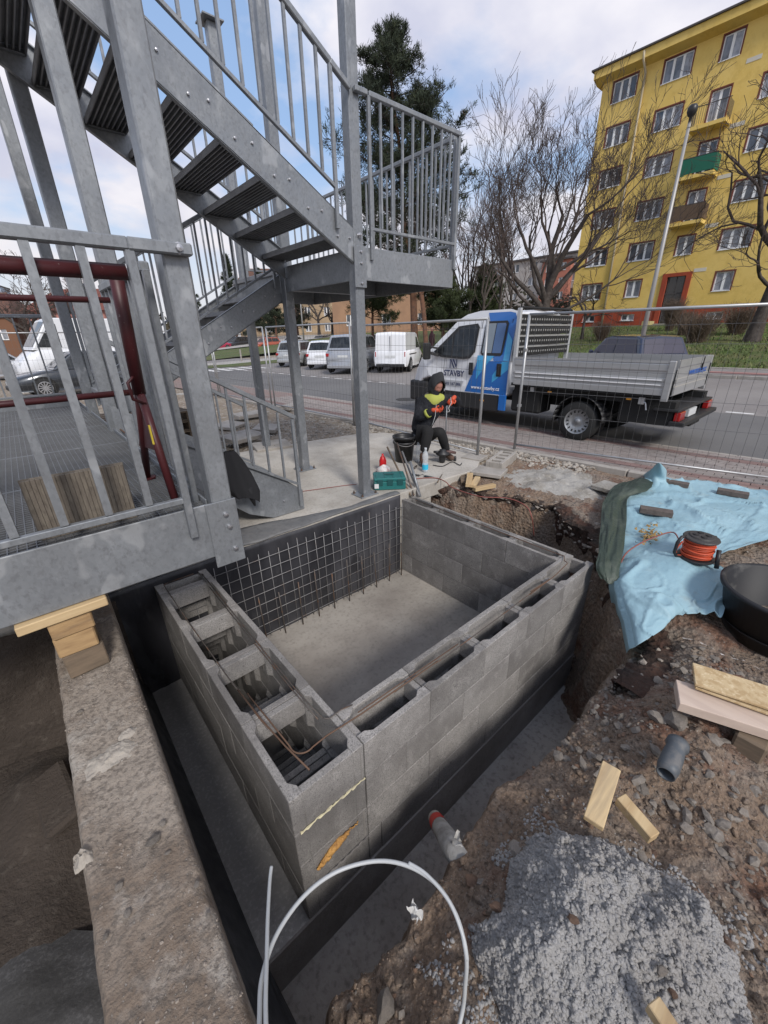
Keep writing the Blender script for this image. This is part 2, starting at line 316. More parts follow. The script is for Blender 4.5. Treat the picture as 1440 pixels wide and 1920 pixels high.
    def build(s, name, m, parent=None, smooth=False, bevel=0.0, world=True, solid=0.0, seg=1):
        off = OFF.get(parent, Vector((0, 0, 0))) if parent is not None else Vector((0, 0, 0))
        me = bpy.data.meshes.new(name)
        if off.length > 0: V = [(x-off.x, y-off.y, z-off.z) for x, y, z in s.v]
        else: V = s.v
        me.from_pydata(V, [], s.f); me.update()
        if m: me.materials.append(m)
        if smooth: me.polygons.foreach_set('use_smooth', [True]*len(me.polygons))
        o = bpy.data.objects.new(name, me); link(o)
        if parent is not None: o.parent = parent; OFF[o] = off
        if solid:
            md = o.modifiers.new('solid', 'SOLIDIFY'); md.thickness = solid; md.offset = 0
        if bevel:
            md = o.modifiers.new('bevel', 'BEVEL'); md.width = bevel; md.segments = seg; md.limit_method = 'ANGLE'; md.angle_limit = R(35)
        return o
def share(src, name, parent, loc, rot=(0, 0, 0), m=None, scale=None):
    """another object on the same mesh data"""
    o = bpy.data.objects.new(name, src if isinstance(src, bpy.types.Mesh) else src.data); link(o)
    o.parent = parent; off = OFF.get(parent, Vector((0, 0, 0)))
    o.location = Vector(loc)-off; o.rotation_euler = rot
    if scale: o.scale = scale
    if not isinstance(src, bpy.types.Mesh):
        for md in src.modifiers:
            n = o.modifiers.new(md.name, md.type)
            for p in ('width', 'segments', 'limit_method', 'angle_limit', 'thickness', 'offset'):
                if hasattr(md, p):
                    try: setattr(n, p, getattr(md, p))
                    except Exception: pass
    OFF[o] = Vector((0, 0, 0))
    return o
def dup(o, parent=None):
    c = o.copy(); COL.objects.link(c)
    if parent is not None: c.parent = parent
    for ch in [x for x in o.children]: dup(ch, c)
    return c
def text_mesh(body, size, extr=.002, bold=0.0, align='CENTER'):
    cu = bpy.data.curves.new('lettering', 'FONT'); cu.body = body; cu.size = size; cu.extrude = extr; cu.offset = bold; cu.align_x = align; cu.resolution_u = 3
    to = bpy.data.objects.new('lettering', cu); COL.objects.link(to)
    dg = bpy.context.evaluated_depsgraph_get(); me = bpy.data.meshes.new_from_object(to.evaluated_get(dg))
    bpy.data.objects.remove(to, do_unlink=True)
    return me
def rock_mesh(seed, n=1, flat=.7):
    rr = random.Random(seed); bm = bmesh.new(); bmesh.ops.create_icosphere(bm, subdivisions=n, radius=1)
    for v in bm.verts: v.co *= rr.uniform(.72, 1.15)
    # knock some flat faces into it
    for _ in range(4):
        d = Vector((rr.gauss(0, 1), rr.gauss(0, 1), rr.gauss(0, 1))).normalized(); k = rr.uniform(.5, .8)
        for v in bm.verts:
            t = v.co.dot(d)
            if t > k: v.co -= d*(t-k)
    for v in bm.verts: v.co.z *= flat
    me = bpy.data.meshes.new('rock'); bm.to_mesh(me); bm.free(); return me
ROCKS = [rock_mesh(i) for i in range(8)]
ROCKD = [([tuple(v.co) for v in r.vertices], [tuple(p.vertices) for p in r.polygons]) for r in ROCKS]
ROCK0 = [rock_mesh(50+i, 1, .8) for i in range(4)]
def scatter(mb, pts, smin, smax, rr, power=2.5, sink=.3):
    for x, y, z in pts:
        s = smin+(smax-smin)*rr.random()**power
        vs, fs = ROCKD[rr.randrange(8)]
        e = Matrix.Rotation(rr.uniform(0, 6.28), 3, 'Z') @ Matrix.Rotation(rr.uniform(-.6, .6), 3, 'X')
        sx, sy, sz = s*rr.uniform(.7, 1.3), s*rr.uniform(.6, 1.1), s*rr.uniform(.5, 1.0)
        V = [e @ Vector((a*sx, b*sy, c*sz)) for a, b, c in vs]
        mb.add([(p.x+x, p.y+y, p.z+z+s*(.5-sink)*.6) for p in V], fs)
# ================================================================ GROUND, ROADS, HILL
def gh(x, y=0.0):
    """height of the street, car park and lawn"""
    if x < 12: return 0.0
    if x < 20.8: return (x-12)/8.8*0.30
    if x < 41: return 0.30+(x-20.8)/20.2*1.85
    return 2.15
kdir = -0.08
def kx(y, x0): return x0+0.08*(3.5-y)          # the street runs along Y, turned by 4.6 degrees
def sheet(name, cols, ys, dz, m, k='structure'):
    """cols: list of functions of y giving x; a flush sheet following the ground"""
    mb = MB(); 
    for y in ys:
        for c in cols:
            x = c(y); mb.v.append((x, y, gh(x, y)+dz))
    n = len(cols)
    for j in range(len(ys)-1):
        for i in range(n-1):
            a = j*n+i; mb.f.append((a, a+1, a+n+1, a+n))
    return kind(mb.build(name, m), k)
ysb = [-400, -60, -8]
# the open ground: a sheet to the horizon with the excavation left out (that part is the near terrain below)
g = MB()
def gq(x0, x1, y0, y1, m=1):
    g.add([(x0, y0, gh(x0)-.02), (x1, y0, gh(x1)-.02), (x1, y1, gh(x1)-.02), (x0, y1, gh(x0)-.02)], [(0, 1, 2, 3)])
TX0, TX1, TY0, TY1 = -5.0, 7.0, -3.2, 9.0
gq(-900, TX0, -900, 1500); gq(TX0, TX1, -900, TY0); gq(TX0, TX1, TY1, 1500)
for a, b in ((TX1, 12), (12, 20.8), (20.8, 41), (41, 1500)): gq(a, b, -900, 1500)
kind(g.build('ground', ground_m), 'structure')
YS = [-300, -40, -10, 0, 10, 22, 34, 60, 400]
road = sheet('road', [lambda y: kx(y, 7.75), lambda y: kx(y, 11.95)], YS, .004, asphalt_m)
park = sheet('parking_area', [lambda y: kx(y, 11.95), lambda y: max(kx(y, 11.95), 12.0)+.001, lambda y: kx(y, 18.3)], YS, .006, parking_m)
side = sheet('far_pavement', [lambda y: kx(y, 18.4), lambda y: 20.5], YS[:5], .10, parking_m)
kerbf = MB()
for j in range(-12, 10):
    y0 = j*1.0; kerbf.box(18.28+.08*(3.5-y0), 18.4+.08*(3.5-y0), y0, y0+.99, gh(18.3)-.05, gh(18.3)+.12)
kind(kerbf.build('far_kerb', kerb_m, bevel=.01), 'structure')
# pink strip in the far pavement and the pale kerb at the lawn
pk = MB(); pk.box(19.0, 19.5, -30, 10, gh(19.5)+.02, gh(19.5)+.115); kind(pk.build('pavement_strip', mat('pink_strip_paving', (.30, .16, .15), .9, layers=((3, 5, .4, .7, (.24, .15, .14), .7),), world_co=True)), 'structure')
kl = MB()
for j in range(-30, 12): kl.box(20.5, 20.62, j*1.0, j+.985, .2, .44)
kind(kl.build('lawn_kerb', kerb_m, bevel=.01), 'structure')
# lawn with gentle mounds
gr = MB(); nx, ny = 60, 150
def lawn(u, v):
    x = 20.6+u*24; y = -22+v*80
    if y > 11: x = 20.6-2.0*min(1, (y-11)/2.0)*(1 if y < 24 else max(0, 1-(y-24)/2)) + u*24
    return (x, y, gh(x)+.06+.05*float(fbm(x*.35, y*.35, 3, 4))*min(1, u*12))
gr.grid(nx, ny, lawn); kind(gr.build('lawn', grass_m, smooth=True), 'structure')
# tufts of grass: nobody could count them
tf = MB(); rr = random.Random(3)
for _ in range(15000):
    x = 20.7+rr.random()**1.4*19; y = rr.uniform(-4, 26); z = gh(x)+.05; h = rr.uniform(.06, .17); a = rr.uniform(0, 6.28); w = .035
    dx, dy = math.cos(a)*w, math.sin(a)*w; lx, ly = rr.gauss(0, .05), rr.gauss(0, .05)
    tf.add([(x-dx, y-dy, z), (x+dx, y+dy, z), (x+lx, y+ly, z+h)], [(0, 1, 2)])
kind(tf.build('grass_tufts', blade_m), 'stuff')
# dashes between road and parking
mk = MB()
for j in range(-12, 40):
    y0 = 1.5+j*.95; x0 = kx(y0, 12.05)
    mk.add([(x0, y0, gh(x0)+.012), (x0+.14, y0, gh(x0+.14)+.012), (x0+.10, y0+.5, gh(x0+.10)+.012), (x0-.04, y0+.5, gh(x0-.04)+.012)], [(0, 1, 2, 3)])
kind(mk.build('road_markings', paint_w), 'structure')
# far side street with lawn strips (left of the parked cars)
fs = MB()
for (x0, x1, y0, y1) in ((3.5, 17.2, 28.5, 31.5), (9, 30, 38, 52)):
    fs.add([(x0, y0, gh(x0)+.03), (12, y0, .03), (12, y1, .03), (x0, y1, .03)], [(0, 1, 2, 3)]); fs.add([(12, y0, .03), (x1, y0, gh(x1)+.03), (x1, y1, gh(x1)+.03), (12, y1, .03)], [(0, 1, 2, 3)])
kind(fs.build('grass_strips', grass_m), 'structure')
fp = MB()
for (x0, x1, y0, y1) in ((3, 17.2, 31.6, 34.5), (1, 40, 52.2, 75)):
    fp.add([(x0, y0, gh(x0)+.02), (12, y0, .02), (12, y1, .02), (x0, y1, .02)], [(0, 1, 2, 3)]); fp.add([(12, y0, .02), (x1, y0, gh(x1)+.02), (x1, y1, gh(x1)+.02), (12, y1, .02)], [(0, 1, 2, 3)])
kind(fp.build('far_paths', mat('pale_path', (.38, .36, .33), .9, layers=((.6, 4, .4, .6, (.30, .28, .26), .8),), world_co=True)), 'structure')
zb = MB()
for i in range(6): zb.add([(8.0+i*.8, 25.2, .016), (8.4+i*.8, 25.2, .016), (8.4+i*.8, 27.8, .016), (8.0+i*.8, 27.8, .016)], [(0, 1, 2, 3)])
kind(zb.build('crossing_markings', paint_w), 'structure')
mh = MB(); mh.lathe([(.0, .012), (.30, .012), (.33, .012), (.33, .004)], 24, (8.7, 9.0, 0)); kind(mh.build('manhole_cover', mat('cast_iron', (.05, .047, .045), .7, .3)), 'structure')

# near pavement: joint bed with individual pavers
bed = MB()
for y0, y1 in ((-30, -3), (-3, 9), (9, 60)):
    bed.add([(kx(y0, 5.86), y0, .004), (kx(y0, 7.75), y0, .004), (kx(y1, 7.75), y1, .004), (kx(y1, 5.86), y1, .004)], [(0, 1, 2, 3)])
pave = kind(bed.build('pavement', joint_m), 'structure')
OFF[pave] = Vector((0, 0, 0))
pvm = MB(); pvm.box(-.0465, .0465, -.0965, .0965, 0, .022); PV = pvm.build('paver', paver_m, pave, bevel=.004)
pvr = MB(); pvr.box(-.0465, .0465, -.0965, .0965, 0, .022); PVR = pvr.build('paver', paver_red, pave, bevel=.004)
cells = []
for j in range(-14, 62):
    for i in range(18):
        y = j*.2+(.1 if i % 2 else 0); x = kx(y, 5.93)+i*.1
        cells.append((x, y, i, j))
cells.sort(key=lambda c: (c[0]*.65+c[1]*.76)*1.0+abs(c[1]-2)*.5)
rotp = math.atan(.08)*-1
farp = MB(); rr = random.Random(9); first = {0: True, 1: True}
near_n = 0
for (x, y, i, j) in cells:
    red = i in (2, 3, 14, 15)
    dz = .006+rr.uniform(-.002, .002)
    if near_n < 296:
        src = PVR if red else PV; k = 1 if red else 0
        if first[k]: src.location = (x, y, dz); src.rotation_euler = (0, 0, -rotp*-1 if False else -math.atan(.08)); first[k] = False
        else: share(src, 'paver', pave, (x, y, dz), (rr.uniform(-.006, .006), rr.uniform(-.006, .006), math.atan(.08)))
        near_n += 1
for k, src in ((0, PV), (1, PVR)): src.rotation_euler = (0, 0, math.atan(.08))
for red, m_ in ((False, paver_m), (True, paver_red)):
    farp = MB(); ca, sa = math.cos(math.atan(.08)), math.sin(math.atan(.08))
    for (x, y, i, j) in cells[296:]:
        if (i in (2, 3, 14, 15)) != red: continue
        z = .024+rr.uniform(-.002, .002)
        c4 = [(-.0465, -.0965), (.0465, -.0965), (.0465, .0965), (-.0465, .0965)]
        p4 = [(x+a*ca+b*sa*-1, y+a*sa+b*ca) for a, b in c4]
        farp.add([(p[0], p[1], z) for p in p4]+[(p[0], p[1], .005) for p in p4], [(0, 1, 2, 3), (0, 4, 5, 1), (1, 5, 6, 2), (2, 6, 7, 3), (3, 7, 4, 0)])
    kind(farp.build('distant_pavers', m_, pave), 'stuff')
for y0, y1 in ((12.3, 60), (-30, -2.9)):
    q = MB(); q.add([(kx(y0, 5.88), y0, .02), (kx(y0, 7.73), y0, .02), (kx(y1, 7.73), y1, .02), (kx(y1, 5.88), y1, .02)], [(0, 1, 2, 3)])
    kind(q.build('pavement', mat('distant_paving', (.20, .165, .15), .9, layers=((4, 5, .4, .65, (.24, .13, .11), .6),), world_co=True)), 'structure')
# kerb stones between the dig and the pavement
kb = kind(bpy.data.objects.new('kerb', None), 'structure'); link(kb); OFF[kb] = Vector((0, 0, 0))
ks = MB(); ks.box(-.05, .05, -.495, .495, -.12, .055); KS = ks.build('kerb_stone', kerb_m, kb, bevel=.012)
for j in range(-5, 14):
    y = j*1.0+.3
    if j == -5: KS.location = (kx(y, 5.78), y, 0); KS.rotation_euler = (0, 0, math.atan(.08))
    else: share(KS, 'kerb_stone', kb, (kx(y, 5.78), y, rr.uniform(-.006, .006)), (0, 0, math.atan(.08)))
rk = MB()
for y0 in [i*1.0 for i in range(-20, 40)]:
    x0 = kx(y0, 7.75); rk.add([(x0-.05, y0, .012), (x0+.05, y0, .012), (x0-.03, y0+.98, .012), (x0-.13, y0+.98, .012)], [(0, 1, 2, 3)])
kind(rk.build('gutter_edge', kerb_m), 'structure')

# ================================================================ THE DIG
# plan of the bank's upper edge, from the photographer's side round to the slab
EDGE = np.array([(.115, -3.4), (.115, .38), (.25, .60), (.40, .57), (.58, .545), (.80, .575), (1.0, .60), (1.28, .57), (1.75, .54), (2.3, .545), (2.62, .50), (2.86, .56),
                 (2.98, .75), (3.30, 1.02), (3.9, 1.36), (4.18, 1.9), (4.0, 2.6), (3.72, 3.0), (3.66, 3.4)])
def seg_dist(x, y, P):
    best = np.full(x.shape, 1e9); sg = np.ones(x.shape)
    for i in range(len(P)-1):
        ax, ay = P[i]; bx, by = P[i+1]; dx, dy = bx-ax, by-ay; L2 = dx*dx+dy*dy
        t = np.clip(((x-ax)*dx+(y-ay)*dy)/L2, 0, 1); d = np.hypot(x-ax-t*dx, y-ay-t*dy)
        cr = dx*(y-ay)-dy*(x-ax)
        up = d < best; best = np.where(up, d, best); sg = np.where(up, np.where(cr < 0, 1, -1), sg)
    return best*sg                                # positive on the bank
def bank_top(x, y):
    base = -0.13+.12*sstep(2.2, 3.6, x)-.05*sstep(.9, 0, x)
    base = base+.05*sstep(3.4, 4.6, y+x*.2)
    return base
def terr(x, y):
    x = np.asarray(x, float); y = np.asarray(y, float)
    jx = x+.05*fbm(x*3, y*3, 4, 11); jy = y+.05*fbm(x*3+9, y*3, 4, 12)
    d = seg_dist(jx+.02*fbm(x*11, y*11, 3, 13), jy+.02*fbm(x*11, y*11, 3, 14), EDGE)
    top = bank_top(x, y)+.045*fbm(x*1.7, y*1.7, 5, 21)+.030*fbm(x*8, y*8, 4, 22)+.015*fbm(x*26, y*26, 3, 23)-.014*np.abs(fbm(x*13, y*13, 3, 24))
    far = sstep(3.0, 4.4, x)
    lip = -.20*(1-far)*(1-sstep(0, .38, d))+.03*far*(1-sstep(0, .2, d))
    top = top+lip
    top = top-.13*np.exp(-(((x-3.25)/.62)**2+((y+.05)/.42)**2)**1.5)
    # a clod bank right of the wall end and a hollow by the timber
    top = top+.09*np.exp(-((x-2.0)**2/.10+(y-.05)**2/.05))-.06*np.exp(-((x-1.55)**2/.08+(y-.12)**2/.03))
    floor = -1.33+.02*fbm(x*3, y*3, 4, 31)
    floor = floor+.28*sstep(3.35, 3.9, x)*sstep(.6, 1.6, y)+.10*sstep(.12, -.02, d)*0
    bk = .10*sstep(2.9, 3.3, x)
    t = sstep(-.20, .0, d-bk+.05*fbm(x*7, y*7, 4, 33))
    z = floor*(1-t)+top*t
    return z
def grid_mesh(mb, x0, x1, y0, y1, st, fn):
    nx = int(round((x1-x0)/st))+1; ny = int(round((y1-y0)/st))+1
    X, Y = np.meshgrid(np.linspace(x0, x1, nx), np.linspace(y0, y1, ny)); Z = fn(X, Y)
    base = len(mb.v); mb.v += list(map(tuple, np.stack([X.ravel(), Y.ravel(), Z.ravel()], 1).tolist()))
    for j in range(ny-1):
        for i in range(nx-1):
            a = base+j*nx+i; mb.f.append((a, a+1, a+nx+1, a+nx))
t1 = MB(); grid_mesh(t1, -.02, 3.0, -1.2, 1.4, .0165, terr)
bank = kind(t1.build('dirt_bank', dirt_m, smooth=True), 'structure')
t2 = MB(); grid_mesh(t2, 3.0, 7.0, -3.2, 3.4, .03, lambda x, y: np.where(x > kx(y, 5.7), np.minimum(terr(x, y), -.03), terr(x, y)))
kind(t2.build('dirt_bank', dirt_m, smooth=True), 'structure')
t3 = MB(); grid_mesh(t3, -.02, 3.0, -3.2, -1.2, .08, terr); grid_mesh(t3, -.02, 3.0, 1.4, 3.4, .08, lambda x, y: np.minimum(terr(x, y), -1.2))
kind(t3.build('dirt_bank', dirt_m, smooth=True), 'structure')
# the cut earth face at the far side, with overhangs, stones and hollows
cf = MB(); EP = EDGE[9:]; sl_ = np.concatenate([[0], np.cumsum(np.hypot(*(EP[1:]-EP[:-1]).T))])
ZT = []; ZTK = ()
for k_ in range(230):
    s0 = k_/229*sl_[-1]; a_ = [float(np.interp(t_, sl_, EP[:, c_])) for t_ in (max(s0-.12, 0), min(s0+.12, sl_[-1])) for c_ in (0, 1)]
    L0 = math.hypot(a_[2]-a_[0], a_[3]-a_[1]); nx0, ny0 = (a_[3]-a_[1])/L0, -(a_[2]-a_[0])/L0
    ZT.append(float(terr(np.array([float(np.interp(s0, sl_, EP[:, 0]))+nx0*.22]), np.array([float(np.interp(s0, sl_, EP[:, 1]))+ny0*.22]))[0]))
def cutf(u, v):
    s_ = u*sl_[-1]; x = float(np.interp(s_, sl_, EP[:, 0])); y = float(np.interp(s_, sl_, EP[:, 1]))
    e = .12; x2 = float(np.interp(min(s_+e, sl_[-1]), sl_, EP[:, 0]))-float(np.interp(max(s_-e, 0), sl_, EP[:, 0])); y2 = float(np.interp(min(s_+e, sl_[-1]), sl_, EP[:, 1]))-float(np.interp(max(s_-e, 0), sl_, EP[:, 1]))
    L_ = math.hypot(x2, y2); nx_, ny_ = y2/L_, -x2/L_            # outward, into the bank
    w = abs(float(fbm(s_*2.2, v*2.2, 3, 151))); d_ = .05+.16*float(fbm(s_*1.9, v*1.8, 3, 152))-.07*(1-min(1, w*5))+.045*float(fbm(s_*7, v*6, 4, 153))+.02*float(fbm(s_*26, v*22, 3, 154))
    d_ += .16*math.sin(min(1, v*1.2)*math.pi)-.05*(1-v)
    zt_ = ZT[min(229, int(round(u*229)))] if u in ZTK else ZT[min(229, int(round(u*229)))]
    if v < .04: d_ = .26-v*4
    return (x+nx_*d_, y+ny_*d_, zt_+.012-(v-.02)*1.36 if v >= .04 else zt_-.01+.01*v)
cf.grid(230, 90, cutf); kind(cf.build('cut_earth_face', mat('cut_soil', (0.058, 0.042, 0.032), 0.96, layers=((1.6, 6, .44, .60, (0.075, .034, .022), .85), (5, 7, .5, .68, (.028, .021, .017), .8), (14, 6, .57, .72, (.14, .118, .098), .6), (70, 3, .55, .7, (.04, .03, .025), .6)), bump=1.0, bscale=30, bdist=.03, world_co=True, vbump=22), smooth=True), 'structure')
fs_ = MB(); rr = random.Random(17); pts = []
for _ in range(900):
    u, v = rr.random(), .03+.8*rr.random()**1.4; pts.append(cutf(u, v))
scatter(fs_, pts, .008, .05, rr, 2.6); kind(fs_.build('embedded_stones', stone_m), 'stuff')
# ground behind the slab
def yard(x, y):
    z = .0+.03*fbm(x*1.3, y*1.3, 4, 41)+.015*fbm(x*6, y*6, 4, 42)
    z = np.where(x > kx(y, 5.7), -.03, z)
    return np.where((y < 3.45), np.minimum(z, -.3), z)
t4 = MB(); grid_mesh(t4, -5.0, 7.0, 3.4, 9.0, .06, yard)
kind(t4.build('rough_ground', ground_m, smooth=True), 'structure')
# deep dark ground on the left of the long wall
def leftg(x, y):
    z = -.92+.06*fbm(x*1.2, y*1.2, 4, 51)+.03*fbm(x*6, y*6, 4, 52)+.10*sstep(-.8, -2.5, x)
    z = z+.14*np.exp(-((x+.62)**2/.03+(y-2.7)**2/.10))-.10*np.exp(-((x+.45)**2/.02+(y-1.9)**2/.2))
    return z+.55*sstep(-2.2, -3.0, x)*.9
t5 = MB(); grid_mesh(t5, -5.0, .0, -3.2, 3.3, .04, leftg)
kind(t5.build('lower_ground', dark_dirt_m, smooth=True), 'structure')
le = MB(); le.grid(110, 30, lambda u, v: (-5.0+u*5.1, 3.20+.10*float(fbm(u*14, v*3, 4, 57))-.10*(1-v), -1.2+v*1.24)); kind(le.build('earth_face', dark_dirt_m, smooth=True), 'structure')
# broken slabs lying in the dark hollow
def slab_thing(name, label, cat, c, sx, sy, sz, rz, m, rx=0, ry=0, group=None, bev=.006):
    o = MB().box(-sx/2, sx/2, -sy/2, sy/2, 0, sz).build(name, m, None, bevel=bev)
    o.location = c; o.rotation_euler = (rx, ry, rz); return tag(o, label, cat, group)
slab_thing('concrete_chunk', 'flat broken concrete slab in the dark hollow left of the long wall', 'rubble', (-.52, 2.58, -.86), .20, .44, .07, .1, dark_dirt_m, .12, -.25, bev=.02)
cl_ = MB()
def clf(u, v):
    a = 6.2832*u; r_ = v*(1+.12*math.sin(2*a+.5)+.08*math.sin(5*a)); x = -.80+.50*r_*math.cos(a); y = 1.05+.95*r_*math.sin(a)
    return (x, y, -1.0+.20*(1-v**2.4)+.012*float(fbm(x*5, y*5, 4, 55))+.006*float(fbm(x*22, y*22, 3, 56)))
cl_.grid(70, 40, clf); tag(cl_.build('concrete_lump', mat('dark_speckled_concrete', (.085, .082, .08), .85, layers=((60, 3, .5, .64, (.17, .165, .16), .6), (3, 5, .4, .6, (.05, .048, .045), .8)), bump=.6, bscale=50, bdist=.006), None, smooth=True), 'rounded speckled concrete mass in the dark hollow at the lower left edge', 'rubble')

# slab on grade under the stairs (thick, with clean front face)
padp = [(-4.8, 3.26), (3.60, 3.235), (4.42, 3.19), (4.93, 3.50), (5.05, 3.9), (5.22, 5.0), (5.05, 5.8), (4.62, 6.10), (3.5, 6.28), (.6, 6.6), (-4.8, 6.8)]
pd = MB(); pd.prism(padp, -.11, .08); pd.prism([(-4.8, 3.27), (3.58, 3.245), (3.60, 3.6), (-4.8, 3.7)], -1.36, -.112)
kind(pd.build('concrete_pad', pad_concrete, bevel=.012, seg=2), 'structure')
# footing under the block walls, slab beside it, inner floor
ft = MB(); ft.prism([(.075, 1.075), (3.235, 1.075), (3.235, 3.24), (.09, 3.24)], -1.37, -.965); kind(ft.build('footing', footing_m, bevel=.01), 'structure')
ds = MB()
def dsf(u, v):
    x0 = .078; x1 = .372; y = 1.08+v*2.15; x = x0+u*(x1-x0)
    return (x, y, -.958+.006*float(fbm(x*20, y*20, 2, 61)))
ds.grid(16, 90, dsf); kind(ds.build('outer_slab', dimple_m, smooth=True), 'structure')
fl = MB(); fl.grid(40, 34, lambda u, v: (.74+u*2.34, 1.28+v*1.96, -.957+.004*float(fbm(u*5, v*5, 3, 62))))
kind(fl.build('pit_floor', concrete_floor, smooth=True), 'structure')
tr = MB()
def trf(u, v):
    x = .0+u*4.1; y = .35+v*.78
    return (x, y, -1.315+.010*float(fbm(x*2.4, y*2.4, 4, 63))+.14*float(sstep(3.3, 4.1, x)))
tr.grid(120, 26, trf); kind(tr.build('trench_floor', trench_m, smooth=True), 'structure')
tr2 = MB(); tr2.grid(20, 60, lambda u, v: (3.2+u*.95, 1.0+v*2.3, -1.31+.06*float(fbm(u*4, v*9, 4, 64))+.25*u))
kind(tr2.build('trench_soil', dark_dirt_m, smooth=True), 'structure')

# long wall on the left
EZ = .28
ew = thing('concrete_wall', 'long gritty concrete wall running from bottom left to under the timber blocks', 'wall', (-.14, 1.5, -1.0))
def ewt(u, v):
    y = -1.6+v*4.82; xl = -.270+.014*(y-.76); xr = .004+.025*(y-.53)
    e = .005*float(fbm(y*14, 3.3, 4, 71)); e2 = .005*float(fbm(y*14, 8.8, 4, 72))
    x = (xl+e)*(1-u)+(xr+e2)*u
    z = EZ+.008*float(fbm(x*6, y*6, 4, 73))+.006*float(fbm(x*30, y*30, 3, 74))-.03*(max(0, abs(u-.5)-.44)/.06)**2
    return (x, y, z)
me_ = MB(); nxu, nyv = 40, 420; me_.grid(nxu, nyv, ewt)
# sides
b0 = len(me_.v)
for j in range(nyv):
    for i in (0, nxu-1):
        p = me_.v[j*nxu+i]; me_.v.append((p[0]+(.012 if i else -.012), p[1], -1.35))
for j in range(nyv-1):
    a, b = j*nxu, (j+1)*nxu; c, d = b0+2*j, b0+2*(j+1); me_.f.append((a, b, d, c))
    a, b = j*nxu+nxu-1, (j+1)*nxu+nxu-1; c, d = b0+2*j+1, b0+2*(j+1)+1; me_.f.append((a, c, d, b))
me_.build('wall', ewall_m, ew, smooth=True)
gs = MB(); rr = random.Random(5); pts = []
for _ in range(5200):
    u, v = rr.random(), rr.random(); p = ewt(u, v)
    if float(fbm(p[0]*5, p[1]*5, 3, 75)) > -.12: pts.append((p[0], p[1], p[2]))
scatter(gs, pts, .0012, .0075, rr, 3); 
kind(gs.build('grit', mat('wall_grit', (.27, .23, .19), .95, layers=((200, 2, .4, .6, (.16, .13, .11), .9),)), ew), 'stuff')
wr = MB()
for (cx_, cy_, rx_, ry_, sd_) in ((-.125, 1.53, .075, .042, 1), (-.258, 1.20, .022, .026, 2), (-.055, 1.60, .030, .022, 3)):
    def blob(u, v):
        x = cx_+rx_*(u-.5)*2.4; y = cy_+ry_*(v-.5)*2.4; q = 1-math.hypot((x-cx_)/rx_, (y-cy_)/ry_)+.75*fbm(x*26, y*26, 4, 170+sd_)
        return (x, y, EZ+.002+(.009+.006*fbm(x*90, y*90, 3, 180))*min(1, max(-1, q*2.2))*(1 if sd_ != 2 else 2.0))
    wr.grid(60, 44, blob)
kind(wr.build('mortar_splashes', mat('pale_mortar', (.34, .305, .26), .95, layers=((40, 4, .45, .62, (.26, .23, .20), .7),), bump=.8, bscale=90, bdist=.006), ew, smooth=True), 'stuff')
for i, (px, py, s) in enumerate(((285, 1578, .032), (222, 1662, .022), (240, 1715, .018), (315, 1600, .014), (370, 1660, .015), (305, 1545, .016), (150, 1335, .018), (198, 1757, .014), (390, 1718, .012))):
    p = onz(px, py, EZ+.005); o = bpy.data.objects.new('stone', ROCKS[i % 8].copy()); link(o); o.data.materials.append(stone_m); o.location = (p.x, p.y, EZ+.008); o.scale = (s*.85, s*.65, s*.5); o.rotation_euler = (0, 0, i)
    tag(o, ['largest grey stone on the long wall, flat and angular', 'grey flat stone on the long wall just below and left of the largest one', 'small pale stone on the wall under the flat one', 'small stone right of the largest stone on the wall', 'round pebble near the right edge of the long wall', 'small stone above the largest stone on the wall', 'flat pebble on the wall just below the timber blocks', 'pebble on the wall towards its lower end', 'pebble by the right rim of the wall, lower down'][i], 'stone', 'stones on the long wall')

# black rubber sheets lying between the long wall and the slab
rb = MB()
def rbs(u, v):
    y = .75+v*2.5; x = .0+.018*(y-.6)+u*(.115-.012*(y-1))
    z = -.72+.6*(1-u)**2*(0.5+.5*math.sin(y*2.3+1))*.6-.20*u+.03*float(fbm(x*9, y*3, 3, 81))
    return (x, y, max(z, -.99))
rb.grid(14, 90, rbs); o = rb.build('rubber_sheet', rubber_m, None, smooth=True, solid=.004); tag(o, 'black rubber sheet lying in the gap between long wall and outer slab', 'membrane')
rb = MB()
def rbs2(u, v):
    y = .35+v*1.25; x = .02+u*.12+.03*v*0; a = math.pi*u
    return (x+.02*math.sin(y*3), y, -1.02+.10*math.sin(a)+.015*float(fbm(u*3, y*3, 3, 82)))
rb.grid(14, 40, rbs2); o = rb.build('rubber_sheet', rubber_m, None, smooth=True, solid=.004); tag(o, 'bulging dark rubber sheet at the bottom edge beside the wall foot', 'membrane')
rb = MB()
def rbs3(u, v):
    x = .075+u*.29; z = -.95+v*.98
    return (x, 3.235-.05*math.sin(u*5+v*2)*(1-v)-.06*(1-v)*float(fbm(u*3, v*3, 3, 83)), z)
rb.grid(20, 30, rbs3); o = rb.build('rubber_sheet', rubber_m, None, smooth=True, solid=.004); tag(o, 'glossy black folded sheet hanging left of the open block wall', 'membrane')

